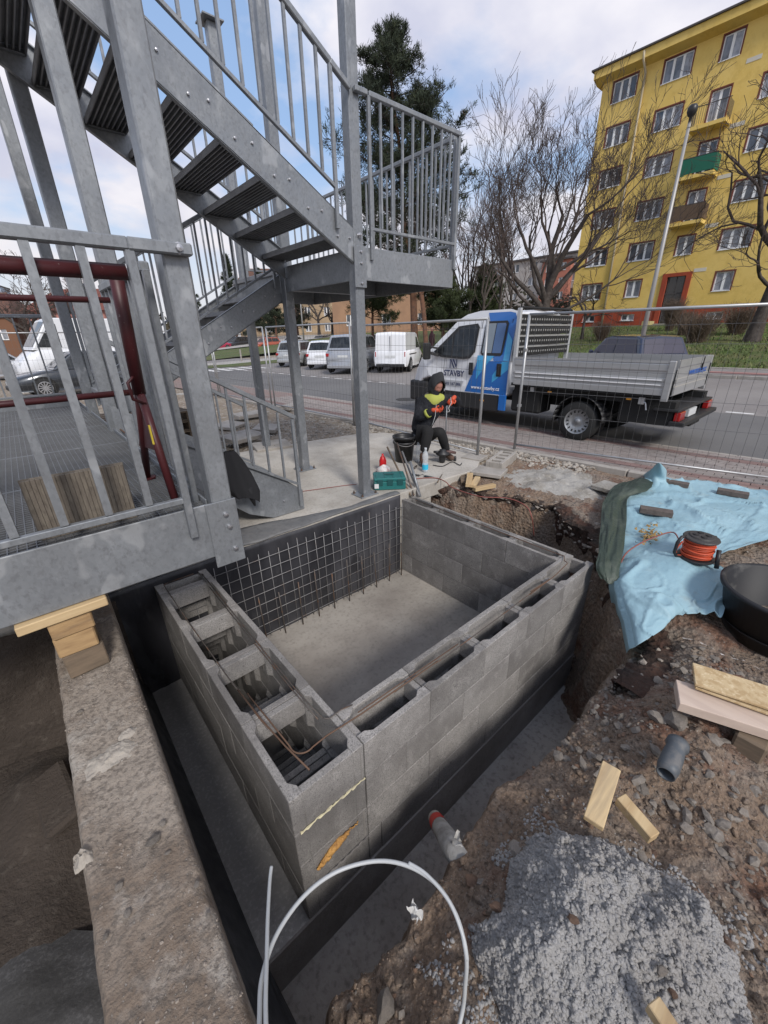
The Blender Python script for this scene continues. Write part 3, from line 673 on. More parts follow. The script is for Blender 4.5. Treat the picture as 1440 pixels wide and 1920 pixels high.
# membrane on the slab's front face, folded back over its top edge
mw = thing('waterproof_membrane', 'dusty black membrane covering the back wall of the pit and folded over the slab edge', 'membrane', (1.5, 3.25, -.96))
w = MB()
def mwf(u, v):
    x = -.12+u*3.14; z = -1.0+v*1.07
    wv = .018*float(fbm(x*1.5, z*.7, 3, 91))+.012*math.sin(x*7.3)*(1-v)
    return (x, 3.232-abs(wv), z+(.012*float(fbm(x*2.2, 1, 3, 92)) if v > .97 else 0))
w.grid(150, 24, mwf); w.build('wall_sheet', membrane_m, mw, smooth=True, solid=.004)
w = MB()
def lipf(u, v):
    x = -.12+u*3.14; wd = .10+.24*float(sstep(2.35, 1.2, x))+.03*float(fbm(x*2.5, 4, 3, 93))
    z0 = .07+.012*float(fbm(x*2.2, 1, 3, 92))
    return (x, 3.225+v*wd, z0+.022+.014*float(fbm(x*3, v*2, 3, 94))+.012*math.sin(v*3))
w.grid(150, 10, lipf); w.build('folded_lip', lip_m, mw, smooth=True, solid=.004)

# ================================================================ BLOCK WALLS
bwall = thing('block_wall', 'open-topped grey shuttering block walls forming three sides of the pit', 'wall', (1.8, 1.2, -.96))
H = .238
def block_mesh(L, W, sh=.034, front=False, web=True, wtop=-.018, back=False, gap=.0):
    """hollow shuttering block, length along x from 0, width along y from 0, top at z 0"""
    mb = MB(); g_ = .0012; x0, x1 = g_, L-g_; n = .060; t = sh*1.75
    # shells with thickened ends
    mb.prism([(x0, 0), (x1, 0), (x1, t), (x1-n*.75, t), (x1-n*1.35, sh), (x0+n*1.35, sh), (x0+n*.75, t), (x0, t)], -H+.0015, 0)
    mb.prism([(x0, W), (x0, W-t), (x0+n*.75, W-t), (x0+n*1.35, W-sh), (x1-n*1.35, W-sh), (x1-n*.75, W-t), (x1, W-t), (x1, W)], -H+.0015, 0)
    # webs: stop short of the top and leave an opening below
    if web:
        for a, b in ((x0, x0+n*.62), (x1-n*.62, x1)):
            mb.box(a+(.001 if a == x0 else 0), b-(.001 if b == x1 else 0), t-.006, W-t+.006, -H*.62, wtop)
    if front: mb.box(x0, x0+sh, t, W-t, -H+.0015, -.001)
    if back: mb.box(x1-sh, x1, sh-.002, W-sh+.002, -H+.0015, -.001)
    return mb
def blocks_run(origin, rot, W, joints_by_course, front=False, sh=.034, first_special=None):
    cache = {}
    ca, sa = math.cos(rot), math.sin(rot)
    for c, js in enumerate(joints_by_course):
        z = -c*.24
        for i in range(len(js)-1):
            a, b = js[i], js[i+1]; L = round(b-a, 3); fr = front and i == 0
            key = (L, fr)
            loc = (origin[0]+a*ca, origin[1]+a*sa, z)
            jit = (random.uniform(-.0012, .0012), random.uniform(-.0012, .0012), 0)
            if key not in cache:
                o = block_mesh(L, W, sh, front=fr, web=L > .12).build('block', block_m, bwall, bevel=.003)
                # local mesh: undo the world offset so that it can be moved
                for v in o.data.vertices: v.co += OFF[bwall]
                o.location = Vector(loc)+Vector(jit)-OFF[bwall]; o.rotation_euler = (0, 0, rot); cache[key] = o
            else:
                share(cache[key], 'block', bwall, Vector(loc)+Vector(jit), (0, 0, rot))
# A: wide wall along Y (rotated 90 deg: local x -> +Y, local y -> -X), outer face X .372, inner .768
A0 = (.768, 1.078)
jA = [[0, .49, .99, 1.49, 1.99, 2.155], [0, .25, .74, 1.24, 1.74, 2.155], [0, .49, .99, 1.49, 1.99, 2.155], [0, .25, .74, 1.24, 1.74, 2.155]]
blocks_run(A0, math.pi/2, .396, jA, front=True, sh=.036)
# B: wall along X from X .770 to 3.235
B0 = (.771, 1.077)
jB = [[0, .466, .966, 1.466, 1.966, 2.462], [0, .284, .777, 1.27, 1.76, 2.25, 2.462], [0, .476, .964, 1.45, 1.95, 2.462], [0, .09, .576, 1.07, 1.57, 2.07, 2.462]]
blocks_run(B0, 0, .232, jB, sh=.034)
# C: wall along Y, X 3.055..3.235
C0 = (3.235, 1.311)
jC = [[0, .49, .98, 1.485, 1.92], [0, .24, .74, 1.24, 1.74, 1.92], [0, .49, .98, 1.485, 1.92], [0, .24, .74, 1.24, 1.74, 1.92]]
blocks_run(C0, math.pi/2, .182, jC, sh=.030)
# end groove strips and foam on the front corner
f = MB(); 
for x in (.742,):
    f.box(x+.004, x+.008, 1.0765, 1.082, -.236, -.002)
f.build('groove', footing_m, bwall)
f = MB(); f.box(.742, .752, 1.0768, 1.083, -.70, -.49); f.build('groove', footing_m, bwall)
f = MB(); pts = [(.40+i*.0125, 1.074+.003*math.sin(i*1.7), -.238+.003*math.sin(i*2.3)) for i in range(30)]
pts = [(a+random.uniform(-.004, .004), b+random.uniform(-.001, .003), c+random.uniform(-.0035, .0035)) for a, b, c in [(.40+i*.0125, 1.074, -.238) for i in range(30)]]; f.tube(pts, [.003+.005*random.random()**2 for _ in pts], 6); o = f.build('foam_line', foam_y, bwall); o['label'] = 'pale yellow foam line in the joint below the front corner block'
f = MB(); pts = [(.47+i*.0125, 1.072+.003*math.sin(i*1.7), -.716+.003*math.sin(i*2.3)) for i in range(25)]
f.tube(pts, [.004+.002*random.random() for _ in pts], 6); f.build('mortar_line', block_m, bwall)
f = MB(); rr = random.Random(8)
for i in range(70):
    t = i/69; q = .023*math.sin(math.pi*min(1, t*1.15+.05))+.006
    p = Vector((.45+.25*t, 1.070+rr.uniform(-.004, .004), -.555+.045*math.sin(t*2.2)-.035*(1-t)+rr.uniform(-.008, .008))); vs_, fs_ = ROCKD[i % 8]
    f.add([(p.x+a*q*.9, p.y+b*q*.6, p.z+c*q*1.1) for a, b, c in vs_], fs_)
f.build('expanding_foam', foam_m, bwall, smooth=True)['label'] = 'orange brown blob of expanding foam oozing from the joint'
# dark infill low in the cavities so that lower courses read as deep
# rebars lying on the top course
def rebar(pts, r, label, m=rebar_m, group='reinforcing bars on top of the block walls'):
    o = MB().tube(pts, r*.72, 7).build('rebar', m, None, smooth=True); return tag(o, label, 'rebar', group)
def arc(c, r, a0, a1, n=10, z=0.0):
    return [(c[0]+r*math.cos(R(a0+(a1-a0)*i/n)), c[1]+r*math.sin(R(a0+(a1-a0)*i/n)), z) for i in range(n+1)]
rebar([(.66, 3.19, .012)]+[(.46, 3.19, .012)]+arc((.46, 3.16), .03, 90, 180, 5, .012)+[(.432, 2.6, .006), (.445, 1.9, .006), (.462, 1.45, .010)], .005, 'thin bar hooked round the far end of the wide wall, down its left side')
rebar([(.712, 3.14, .010), (.700, 2.4, .006), (.690, 1.9, .010), (.688, 1.5, .010), (.70, 1.32, .010)]+arc((.73, 1.33), .03, 190, 270, 5, .010)+[(.80, 1.30, .012), (.86, 1.285, .012)], .005, 'bar along the right side of the wide wall, hooking towards the front wall')
rebar([(.688, 2.9, .012), (.678, 2.1, .010), (.672, 1.55, .012), (.676, 1.33, .012)], .0045, 'second thinner bar on the right side of the wide wall')
rebar([(.448, 1.78, .016), (.462, 1.5, .016), (.482, 1.30, .016), (.505, 1.13, .020)], .006, 'rusty bar end on the left shell near the front corner', rust_m)
rebar([(.475, 1.72, .018), (.487, 1.48, .020), (.495, 1.29, .020)]+arc((.555, 1.275), .06, 175, 290, 10, .014)+[(.66, 1.225, .012), (.86, 1.21, .012), (1.15, 1.20, .014), (1.42, 1.195, .014)], .0058, 'rusty bent bar turning from the wide wall into the front wall', rust_m)
rebar([(1.08, 1.20, .010), (1.5, 1.19, .010), (2.0, 1.19, .010), (2.5, 1.195, .010), (2.72, 1.20, .010)], .005, 'long bar along the middle of the front wall')
rebar([(2.42, 1.185, .016), (2.8, 1.19, .016), (3.02, 1.21, .016)]+arc((3.02, 1.25), .04, 270, 360, 5, .016)+[(3.14, 1.29, .012), (3.14, 1.42, .010), (3.14, 2.0, .008), (3.14, 3.1, .008)], .005, 'bar bent round the far right corner into the far wall', rust_m)
rebar([(.85, 1.225, .016), (1.2, 1.215, .016), (1.62, 1.205, .016)], .0045, 'short rusty bar over the first cavities of the front wall', rust_m)
rebar([(3.155, 3.15, .012), (3.16, 2.4, .010), (3.155, 1.6, .012)], .0045, 'pale bar on the far wall nearest the earth side', mesh_bar_m)
rebar([(2.7, 1.19, .018), (2.45, 1.2, .018)], .006, 'short rust red bar stub over the last cavities of the front wall', rust_m)
# bars standing in the wide wall's cavities
k = 0
for y in (1.30, 1.34, 1.80, 2.30):
    for x in (.50, .62):
        k += 1
        rebar([(x, y-.10, -.40), (x+.03, y+.14, -.43)], .005, 'bar lying deep inside the cavities of the wide wall', group='bars deep in the cavities')

# mesh mat and starter bars in front of the membrane
rm = thing('rebar_mesh', 'welded steel mesh mat standing against the black back wall of the pit', 'rebar mesh', (1.9, 3.19, -.96))
for i in range(25):
    x = .62+i*.1; jx = random.uniform(-.006, .006)
    top = .03 + random.uniform(-.05, .02)
    MB().tube([(x+jx, 3.192, -.95), (x+jx*1.5, 3.188, -.5), (x, 3.192, top-.04)], .0035, 5).build('vertical_bar', mesh_bar_m, rm, smooth=True)
for i in range(8):
    z = -.90+i*.118
    MB().tube([(.55, 3.184, z-.004), (1.8, 3.180, z+.003), (3.04, 3.184, z)], .0035, 5).build('horizontal_bar', mesh_bar_m, rm, smooth=True)
for i in range(11):
    x = .95+i*.2; h = -.44+random.uniform(-.08, .05)
    o = MB().tube([(x, 3.13, -.96), (x+random.uniform(-.012, .012), 3.14+random.uniform(-.01, .02), h)], .006, 6).build('starter_bar', rebar_m, None, smooth=True)
    tag(o, 'upright starter bar on the pit floor, %s from the left in front of the mesh' % ('first', 'second', 'third', 'fourth', 'fifth', 'sixth', 'seventh', 'eighth', 'ninth', 'tenth', 'last')[i], 'rebar', 'starter bars along the back wall')
# ================================================================ STEEL STAIR TOWER
st = thing('steel_staircase', 'galvanised steel stair tower with open treads, landings, deck and baluster railings', 'staircase', (1.6, 4.5, .08))
def sp(mb, name, m=steel, bevel=.004, parent=st): return mb.build(name, m, parent, bevel=bevel)
PW = .108
def post(x, y, z0, z1, plate=True, top=False):
    p = sp(MB().box(x, x+PW, y, y+PW, z0, z1), 'post', bevel=.008)
    if plate:
        MB().box(x-.07, x+PW+.07, y-.05, y+PW+.05, z0-.001, z0+.012).build('base_plate', steel, p, bevel=.002)
        for dx, dy in ((-.045, -.025), (PW+.045, -.025), (-.045, PW+.025), (PW+.045, PW+.025)):
            MB().lathe([(0, .045), (.008, .045), (.008, .026), (.016, .026), (.016, .012)], 6, (x+dx, y+dy, z0)).build('anchor_bolt', wood_old if False else rebar_m, p)
    if top: MB().box(x-.07, x+PW+.07, y-.07, y+PW+.07, z1, z1+.014).build('cap_plate', steel, p)
    return p
P1 = post(.602, 2.10, .60, 5.2, plate=False)
PA = post(.602, 3.45, .08, 5.6)
PB = post(.565, 4.80, .08, 6.4)
PC = post(.565, 6.25, .08, 6.4)
P3 = post(2.66, 3.45, .082, 5.6)
P4 = post(2.66, 4.80, .082, 6.4)
P5 = post(2.80, 6.25, .082, 5.17, top=True)
def bolt(p, ax, parent=st, r=.011, h=.012, m=bolt_m):
    mb = MB(); mb.lathe([(0, -h-.004), (r*.9, -h-.002), (r, -h*.5), (r, 0), (r*1.55, 0.001), (r*1.55, .004)], 8, p, axis=ax); return mb
def bolts(pts, ax='y', parent=st, r=.011):
    for p in pts: bolt(p, ax, r=r).build('bolt', bolt_m, parent, smooth=False)
# deck at the near left: front channel, grating, side channels
DZ = .955
dk = sp(MB().box(-4.2, .598, 2.098, 2.108, .672, .982), 'deck_beam')
sp(MB().box(-4.2, .598, 2.1085, 2.165, .672, .680), 'deck_beam_flange'); 
sp(MB().box(.560, .722, 2.086, 2.0965, .606, .984), 'end_plate', bevel=.002)
bolts([(.655, 2.086, .905), (.664, 2.086, .83), (.675, 2.086, .69)], r=.014)
sp(MB().box(.590, .600, 2.17, 7.3, .69, .985), 'deck_side_beam')
sp(MB().box(-4.2, .59, 7.26, 7.29, .80, 1.03), 'deck_rear_beam')
for y in (3.0, 4.1, 5.2, 6.3): sp(MB().box(-4.2, .588, y, y+.06, .72, .80), 'joist')
gb = MB()      # bearing bars and cross rods of the grating
x = -2.6
while x < .585:
    gb.box(x, x+.0045, 2.17, 7.25, DZ-.03, DZ); x += .0333
y = 2.175
while y < 7.24:
    gb.box(-2.6, .585, y, y+.006, DZ-.008, DZ+.001); y += .0333
kind(gb.build('grating', grate_m, st), 'stuff')
for y in (2.169, 3.19, 4.2, 5.22, 6.24): sp(MB().box(-2.6, .586, y, y+.006, DZ-.03, DZ+.003), 'grating_edge', bevel=0)
def railing(name, a, b, h, low, n, endlen=.0, first=.0, off=(0, 0, 0), rail=.042, bw=.0165, pw=.030, posts=(True, True), drop=(.2, .2), label=None, nf=None, handw=None):
    """railing between base points a and b (level or sloping), vertical balusters"""
    a = Vector(a); b = Vector(b); o = thing('railing', '', '', tuple(a)); del o['label']; del o['category']; o.parent = st; o.location = a-OFF[st]
    OFF[o] = a.copy()
    if label: o['label'] = label
    d = b-a; hd = Vector((d.x, d.y, 0)).normalized(); sd = hd.cross(Vector((0, 0, 1)))
    hz_ = Vector((0, 0, h)); lz = Vector((0, 0, low)); hw = handw or rail
    MB().beam(a+hz_-hd*endlen, b+hz_+hd*endlen, rail*1.0, hw).build('handrail', steel, o, bevel=.006)
    MB().beam(a+lz, b+lz, rail*.7, rail*.62).build('bottom_rail', steel, o, bevel=.003)
    for i in range(1, n+1):
        t = i/(n+1); p = a+d*t
        MB().obox(p+Vector((0, 0, (low+h)/2)), hd, bw/2, sd, bw/2, (0, 0, 1), (h-low)/2-hw/2+.004).build('baluster', steel, o)
    for k, p in enumerate((a, b)):
        if posts[k]:
            MB().obox(p+Vector((0, 0, (h-drop[k])/2)), hd, pw/2, sd, pw/2, (0, 0, 1), (h+drop[k])/2-hw*.3).build('end_post', steel, o, bevel=.003)
    return o
# deck front railing: passes in front of the big post
o = railing('railing', (-1.16, 2.075, .982), (.475, 2.075, .982), 1.145, .062, 9, drop=(.16, .16), rail=.046, bw=.030, pw=.036, posts=(True, True))
MB().beam((.47, 2.072, 2.127), (.715, 2.072, 2.127), .046, .046).build('handrail_end', steel, o, bevel=.006)
bolt((.660, 2.05, 2.128), 'y', r=.015).build('bolt', bolt_m, o)
# deck side railing towards the tower, and the railings at the rear
railing('railing', (.57, 2.28, .982), (.57, 3.38, .982), 1.10, .08, 9, drop=(.1, .1), bw=.02)
railing('railing', (-4.0, 7.23, 1.02), (.50, 7.23, 1.02), 1.06, .10, 26, drop=(.1, .1))
# landing at +2.53
LZ = 2.53
sp(MB().box(2.655, 4.03, 3.438, 3.449, 2.262, 2.535), 'landing_beam')
sp(MB().box(2.640, 2.775, 3.427, 3.4375, 2.20, 2.537), 'end_plate', bevel=.002)
bolts([(2.715, 3.427, z) for z in (2.62, 2.49, 2.40, 2.235)], r=.013)
bolts([(2.715, 3.449, 2.62)], r=.013)
sp(MB().box(4.03, 4.04, 3.44, 6.36, 2.262, 2.535), 'landing_beam'); sp(MB().box(2.70, 4.03, 6.35, 6.36, 2.262, 2.535), 'landing_beam')
sp(MB().box(2.67, 2.682, 3.56, 4.79, 2.262, 2.52), 'landing_beam'); sp(MB().box(2.72, 2.732, 4.91, 6.34, 2.262, 2.52), 'landing_beam')
sp(MB().box(2.69, 4.025, 4.78, 4.84, 2.28, 2.44), 'cross_beam'); sp(MB().box(3.3, 3.35, 3.45, 6.34, 2.40, 2.46), 'cross_beam')
for i in range(5):
    sp(MB().box(2.69+i*.268, 2.69+i*.268+.262, 3.455, 6.345, 2.470, 2.525), 'landing_plank', steel_tread, bevel=.006)
railing('railing', (2.845, 3.425, LZ), (4.025, 3.425, LZ), 1.085, .15, 8, drop=(.11, .10), rail=.04, bw=.018)
MB().beam((2.70, 3.425, LZ+1.085), (2.83, 3.425, LZ+1.085), .040, .040).build('handrail_end', steel, st, bevel=.006)
railing('railing', (4.055, 3.50, LZ), (4.055, 6.30, LZ), 1.085, .15, 20, drop=(.10, .10), rail=.04, bw=.018)
railing('railing', (2.86, 6.375, LZ), (4.02, 6.375, LZ), 1.085, .15, 9, drop=(.10, .10), rail=.04, bw=.018)
# flights
SL = .573
def stringer(y, x0, x1, zt0, slope, depth=.285, th=.009, flange=.04, side=1, name='stringer', cut0=None, cut1=None, lev=False):
    """plate parallel to the X axis; zt0 = height of the upper edge at x0"""
    za, zb = zt0, zt0+slope*(x1-x0)
    lo0 = za-depth; lo1 = zb-depth
    poly = [(x0, y, lo0 if cut0 is None else cut0), (x1, y, lo1 if cut1 is None else cut1), (x1, y, zb), (x0, y, za)]
    p = sp(MB().extr(poly, (0, th*side, 0)), name, bevel=.002)
    d = Vector((x1-x0, 0, zb-za)).normalized()
    if flange:
        mb = MB()
        for z0 in (za-.004, za-depth+.004):
            mb.beam((x0, y+side*flange/2, z0), (x1, y+side*flange/2, z0+zb-za), flange, .008)
        mb.build('stringer_flange', steel, p)
    return p
def tread(x, y0, y1, z, w=.265, parent=st):
    mb = MB()
    # ribbed pan: top and lengthwise ribs on the underside
    mb.box(x-w/2, x+w/2, y0, y1, z-.006, z)
    for i in range(9):
        xx = x-w/2+w*i/8; mb.box(xx-.004, xx+.004, y0, y1, z-.040, z-.0065)
    mb.box(x-w/2-.006, x-w/2-.001, y0, y1, z-.045, z+.001); mb.box(x+w/2+.001, x+w/2+.006, y0, y1, z-.045, z+.001)
    t = mb.build('tread', steel_tread, parent)
    for yy in (y0+.004, y1-.036): MB().box(x-w/2+.01, x+w/2-.01, yy, yy+.032, z-.052, z-.046).build('bracket', steel, t)
# upper flight (near lane), rising to the left
def zt_up(x): return 3.535-SL*(x-1.159)
for y, sd in ((3.452, 1), (4.775, -1)):
    stringer(y, .30, 2.655, zt_up(.30), -SL, side=sd)
for k in range(10):
    x = 2.545-.283*k; z = zt_up(x)-.150+.02
    tread(x, 3.465, 4.762, z, .28)
    bolts([(x+.065, 3.452, z-.022), (x-.065, 3.452, z-.022)], r=.010)
# upper landing, mostly above the frame
sp(MB().box(-.9, .30, 3.45, 3.46, 3.80, 4.07), 'landing_beam'); sp(MB().box(-.9, .30, 4.78, 4.79, 3.80, 4.07), 'landing_beam')
for i in range(4): sp(MB().box(-.9+i*.3, -.9+i*.3+.294, 3.47, 6.3, 3.98, 4.03), 'landing_plank', steel_tread)
railing('railing', (.62+.0, 3.427, zt_up(.62)), (2.47, 3.427, zt_up(2.47)), .925, .145, 14, drop=(.14, .16), rail=.042, bw=.021, endlen=.0)
MB().beam((2.47, 3.427, zt_up(2.47)+.925), (2.655, 3.427, zt_up(2.655)+.925), .042, .042).build('handrail_end', steel, st, bevel=.006)
railing('railing', (.62, 4.80, zt_up(.62)), (2.47, 4.80, zt_up(2.47)), .925, .175, 14, drop=(.14, .16), rail=.042, bw=.019)
# middle flight (far lane), from the landing down to the deck, falling to the left
def zt_mid(x): return 2.455+.574*(x-2.66)
for y, sd in ((4.905, 1), (6.24, -1)): stringer(y, .68, 2.66, zt_mid(.68), .574, side=sd)
for k in range(7):
    x = 2.50-.285*k; z = zt_mid(x)-.12; tread(x, 4.92, 6.225, z)
    bolts([(x+.06, 4.905, z-.02), (x-.06, 4.905, z-.02)], r=.010)
bolts([(2.745, 4.80, 2.20), (2.745, 4.80, 2.10)], r=.011)
railing('railing', (.70, 4.885, zt_mid(.70)), (2.58, 4.885, zt_mid(2.58)), .93, .10, 15, drop=(.12, .12), rail=.04, bw=.018)
railing('railing', (.70, 6.262, zt_mid(.70)), (2.72, 6.262, zt_mid(2.72)), .93, .10, 15, drop=(.12, .12), rail=.04, bw=.018)
# lowest flight (near lane), from the deck down to the slab
def zt_lo(x): return .40-.60*(x-1.95)
for y, sd in ((3.60, 1), (4.70, -1)):
    x0, x1 = .60, 1.95
    poly = [(x0, y, zt_lo(x0)-.34), (1.36, y, .20), (1.60, y, .088), (1.96, y, .088), (1.96, y, .30), (1.56, y, zt_lo(1.56)), (x0, y, zt_lo(x0))]
    sp(MB().extr(poly, (0, .009*sd, 0)), 'stringer', bevel=.002)
for k in range(4):
    x = 1.78-.283*k; tread(x, 3.615, 4.685, .255+.172*k)
    bolts([(x-.05, 3.60, .24+.172*k)], r=.009)
railing('railing', (.72, 3.582, zt_lo(.72)-.02), (1.915, 3.582, zt_lo(1.915)-.02), .66, -.02, 7, drop=(.1, .28), rail=.04, bw=.018, endlen=.03)
railing('railing', (.72, 4.715, zt_lo(.72)-.02), (1.915, 4.715, zt_lo(1.915)-.02), .66, -.02, 7, drop=(.1, .28), rail=.04, bw=.018)

# ================================================================ THINGS ON AND UNDER THE DECK
# red scaffold trestle on the grating
rt_ = thing('scaffold_trestle', 'dark red tubular scaffold trestle standing on the grating deck', 'trestle', (.46, 2.65, DZ))
TT = onX(215, 505, .46); FT1 = onz(277, 898, DZ); FT2 = onz(323, 945, DZ)
M1 = onX(262, 738, .46)
MB().tube([TT, M1], .030, 12).build('upright', red_paint, rt_, smooth=True)
MB().tube([M1+Vector((0, 0, .04)), (FT1.x, FT1.y, DZ+.01)], .021, 10).build('leg', red_paint, rt_, smooth=True)
MB().tube([M1+Vector((0, 0, .04)), (FT2.x+.02, FT2.y, DZ+.01)], .021, 10).build('leg', red_paint, rt_, smooth=True)
MB().lathe([(0, .01), (.05, .01), (.05, 0)], 10, (FT1.x, FT1.y, DZ+.004)).build('foot_plate', red_paint, rt_)
gus = [M1+Vector((0, 0, -.03)), Vector((FT1.x, FT1.y, DZ+.22)), Vector((FT2.x, FT2.y+.12, DZ+.28))]
MB().extr(gus, (.008, 0, 0)).build('gusset', red_paint, rt_)
def hb(yp, r, name, px=0):
    p = onX(*yp, .46); MB().tube([p, (p.x-.55, p.y-.01, p.z-.004), (p.x-2.6, p.y-.02, p.z-.012)], r, 10).build(name, red_paint, rt_, smooth=True)
hb((236, 511), .030, 'top_tube'); hb((206, 563), .014, 'cross_tube'); hb((250, 735), .016, 'cross_tube')
MB().tube([M1+Vector((.0, -.03, .10)), M1+Vector((-.05, -.05, .06)), M1+Vector((-.045, -.05, -.02)), M1+Vector((.01, -.035, -.05))], .008, 6).build('locking_pin', red_paint, rt_, smooth=True)
y_ = M1+(Vector((FT2.x, FT2.y, DZ))-M1)*.35
MB().box(y_.x-.012, y_.x-.004, y_.y-.035, y_.y-.022, y_.z-.05, y_.z+.05).build('yellow_mark', mat('yellow_tape', (.55, .42, .04), .6), rt_)
# formwork board standing behind the railing
fb = MB(); 
for i in range(22):
    x0 = -.112+i*.0175; fb.box(x0, x0+.0165, 2.24, 2.262-.004*(i % 2), .958, 1.235)
fb.box(-.116, .277, 2.263, 2.275, .956, 1.238)
tag(fb.build('formwork_board', form_m, None, bevel=.001), 'weathered ribbed timber board standing upright on the deck behind its front railing', 'board')
# twig and wire lying by the rear post
tag(MB().tube([onz(200, 770, 1.0), onz(205, 790, 1.0), onz(235, 812, .97), onz(245, 818, .97)], .008, 6).build('rusty_wire', rust_m, None, smooth=True), 'rusty bent wire lying at the rear edge of the deck', 'wire')
# timber blocks under the deck beam, plank on top
def wblock(name, label, x0, x1, y0, y1, z0, z1, m, rz=0, bev=.006):
    o = MB().box(-(x1-x0)/2, (x1-x0)/2, -(y1-y0)/2, (y1-y0)/2, 0, z1-z0).build(name, m, None, bevel=bev)
    o.location = ((x0+x1)/2, (y0+y1)/2, z0); o.rotation_euler = (0, 0, rz); return tag(o, label, 'timber')
wblock('timber_block', 'lowest and darkest of the three stacked timber blocks on the long wall', -.205, -.040, 2.11, 2.46, .285, .418, wood_old, .04)
wblock('timber_block', 'middle one of the three stacked timber blocks under the deck', -.200, -.042, 2.10, 2.46, .420, .527, wood_end, -.03)
wblock('timber_block', 'upper one of the three stacked timber blocks, right under the plank', -.205, -.040, 2.09, 2.46, .529, .622, wood_end, .02)
wblock('rough_plank', 'rough splintered plank wedged between the timber blocks and the deck beam', -.300, .036, 2.07, 2.30, .624, .668, wood_m, .02, .004)
# black jacket hanging beside the lowest flight
jk = MB()
def jkf(u, v):
    # u around, v down
    a = 2*math.pi*u; w = .045+.125*v**.7*(1 if v < .8 else (1-(v-.8)*2.0)); dx = math.cos(a)*w*(1+.12*math.sin(5*a+v*6)); dy = math.sin(a)*(.04+.05*v)*(1+.2*math.sin(7*a))
    return (1.215+.09*v+dx, 3.47+dy*.7, .885-.46*v+.018*math.sin(3*a)*v-.05*math.cos(a)*v)
jk.grid(30, 16, jkf); jk.tube([(1.32, 3.46, .52), (1.35, 3.45, .42), (1.36, 3.44, .34)], [.05, .028, .008], 6)
tag(jk.build('jacket', black_cloth, None, smooth=True), 'black jacket hanging in folds beside the big post on the lower flight railing', 'jacket')
# ================================================================ THINGS ON THE SLAB
P = .082
# toolbox
tb = thing('tool_case', 'turquoise stackable plastic tool case on the slab edge beside the front post', 'tool case', (3.09, 3.50, P), -.64)
OFF[tb] = Vector((0, 0, 0)); teal = mat('teal_plastic', (.018, .13, .125), .4, layers=((6, 5, .6, .75, (.12, .22, .21), .4),)); dteal = mat('dark_teal_plastic', (.012, .07, .07), .45)
MB().box(-.19, .19, -.13, .13, .0, .105).build('case_body', teal, tb, bevel=.010)
MB().box(-.192, .192, -.133, .133, .108, .150).build('lid', teal, tb, bevel=.010)
for x in (-.12, 0, .12): MB().box(x-.035, x+.035, -.140, -.133, .06, .135).build('latch', dteal, tb, bevel=.003)
for x in (-.15, -.05, .05, .15): MB().box(x-.012, x+.012, -.11, .11, .150, .157).build('lid_rib', teal, tb, bevel=.002)
MB().box(-.06, .06, -.016, .016, .158, .166).build('handle', dteal, tb, bevel=.004)
MB().box(-.185, -.135, -.1405, -.1345, .03, .085).build('sticker', mat('sticker_white', (.6, .6, .6), .5), tb)
# bags and bottles behind it
rbt = thing('red_bottle', 'red plastic bottle with pointed cap standing behind the tool case', 'bottle', (3.44, 4.02, P))
MB().lathe([(0, 0), (.045, 0), (.048, .02), (.048, .15), (.035, .19), (.016, .215), (.014, .24), (0, .245)], 18, (3.44, 4.02, P)).build('bottle_body', mat('red_plastic', (.50, .012, .015), .35), rbt, smooth=True)
wb = MB(); vs_, fs_ = ROCKD[2]
wb.grid(20, 12, lambda u, v: (3.36+.095*math.cos(6.283*u)*math.sin(math.pi*v)*(1+.2*math.sin(9*u)), 3.93+.08*math.sin(6.283*u)*math.sin(math.pi*v), P+.055-.055*math.cos(math.pi*v)*(1+.25*math.sin(14*u))))
tag(wb.build('plastic_bag', mat('white_plastic_bag', (.58, .56, .55), .5, layers=((14, 3, .5, .65, (.42, .18, .15), .6),), bump=.6, bscale=20, bdist=.01), None, smooth=True), 'crumpled white plastic bag behind the tool case', 'bag')
# two nested mortar buckets
bk = thing('bucket', 'lower black mortar bucket of the nested pair on the slab', 'bucket', (3.98, 4.17, P))
MB().lathe([(0, .01), (.115, .01), (.12, 0), (.15, .27), (.162, .27), (.162, .30), (.150, .30), (.147, .28), (.116, .02), (0, .02)], 28, (3.98, 4.17, P)).build('bucket_body', black_pl, bk, smooth=True)
bk2 = thing('bucket', 'upper black bucket, nested in the other and crusted with mortar', 'bucket', (3.98, 4.17, P+.10))
MB().lathe([(0, .10), (.13, .10), (.152, .245), (.166, .245), (.170, .275), (.160, .28), (.153, .25), (.135, .18), (0, .16)], 28, (3.98, 4.17, P+.10)).build('bucket_body', black_pl, bk2, smooth=True)
MB().lathe([(0, .17), (.06, .185), (.12, .165), (.134, .175)], 20, (3.98, 4.17, P+.10)).build('mortar_crust', footing_m, bk2, smooth=True)
MB().tube([(3.98+.168*math.cos(a), 4.17+.168*math.sin(a)-.0, P+.345-.05*math.sin(a)**2*0-.09*max(0, math.cos(a*1-4.2))) for a in [2.6+i*.28 for i in range(12)]], .004, 6).build('wire_handle', mesh_bar_m, bk2, smooth=True)
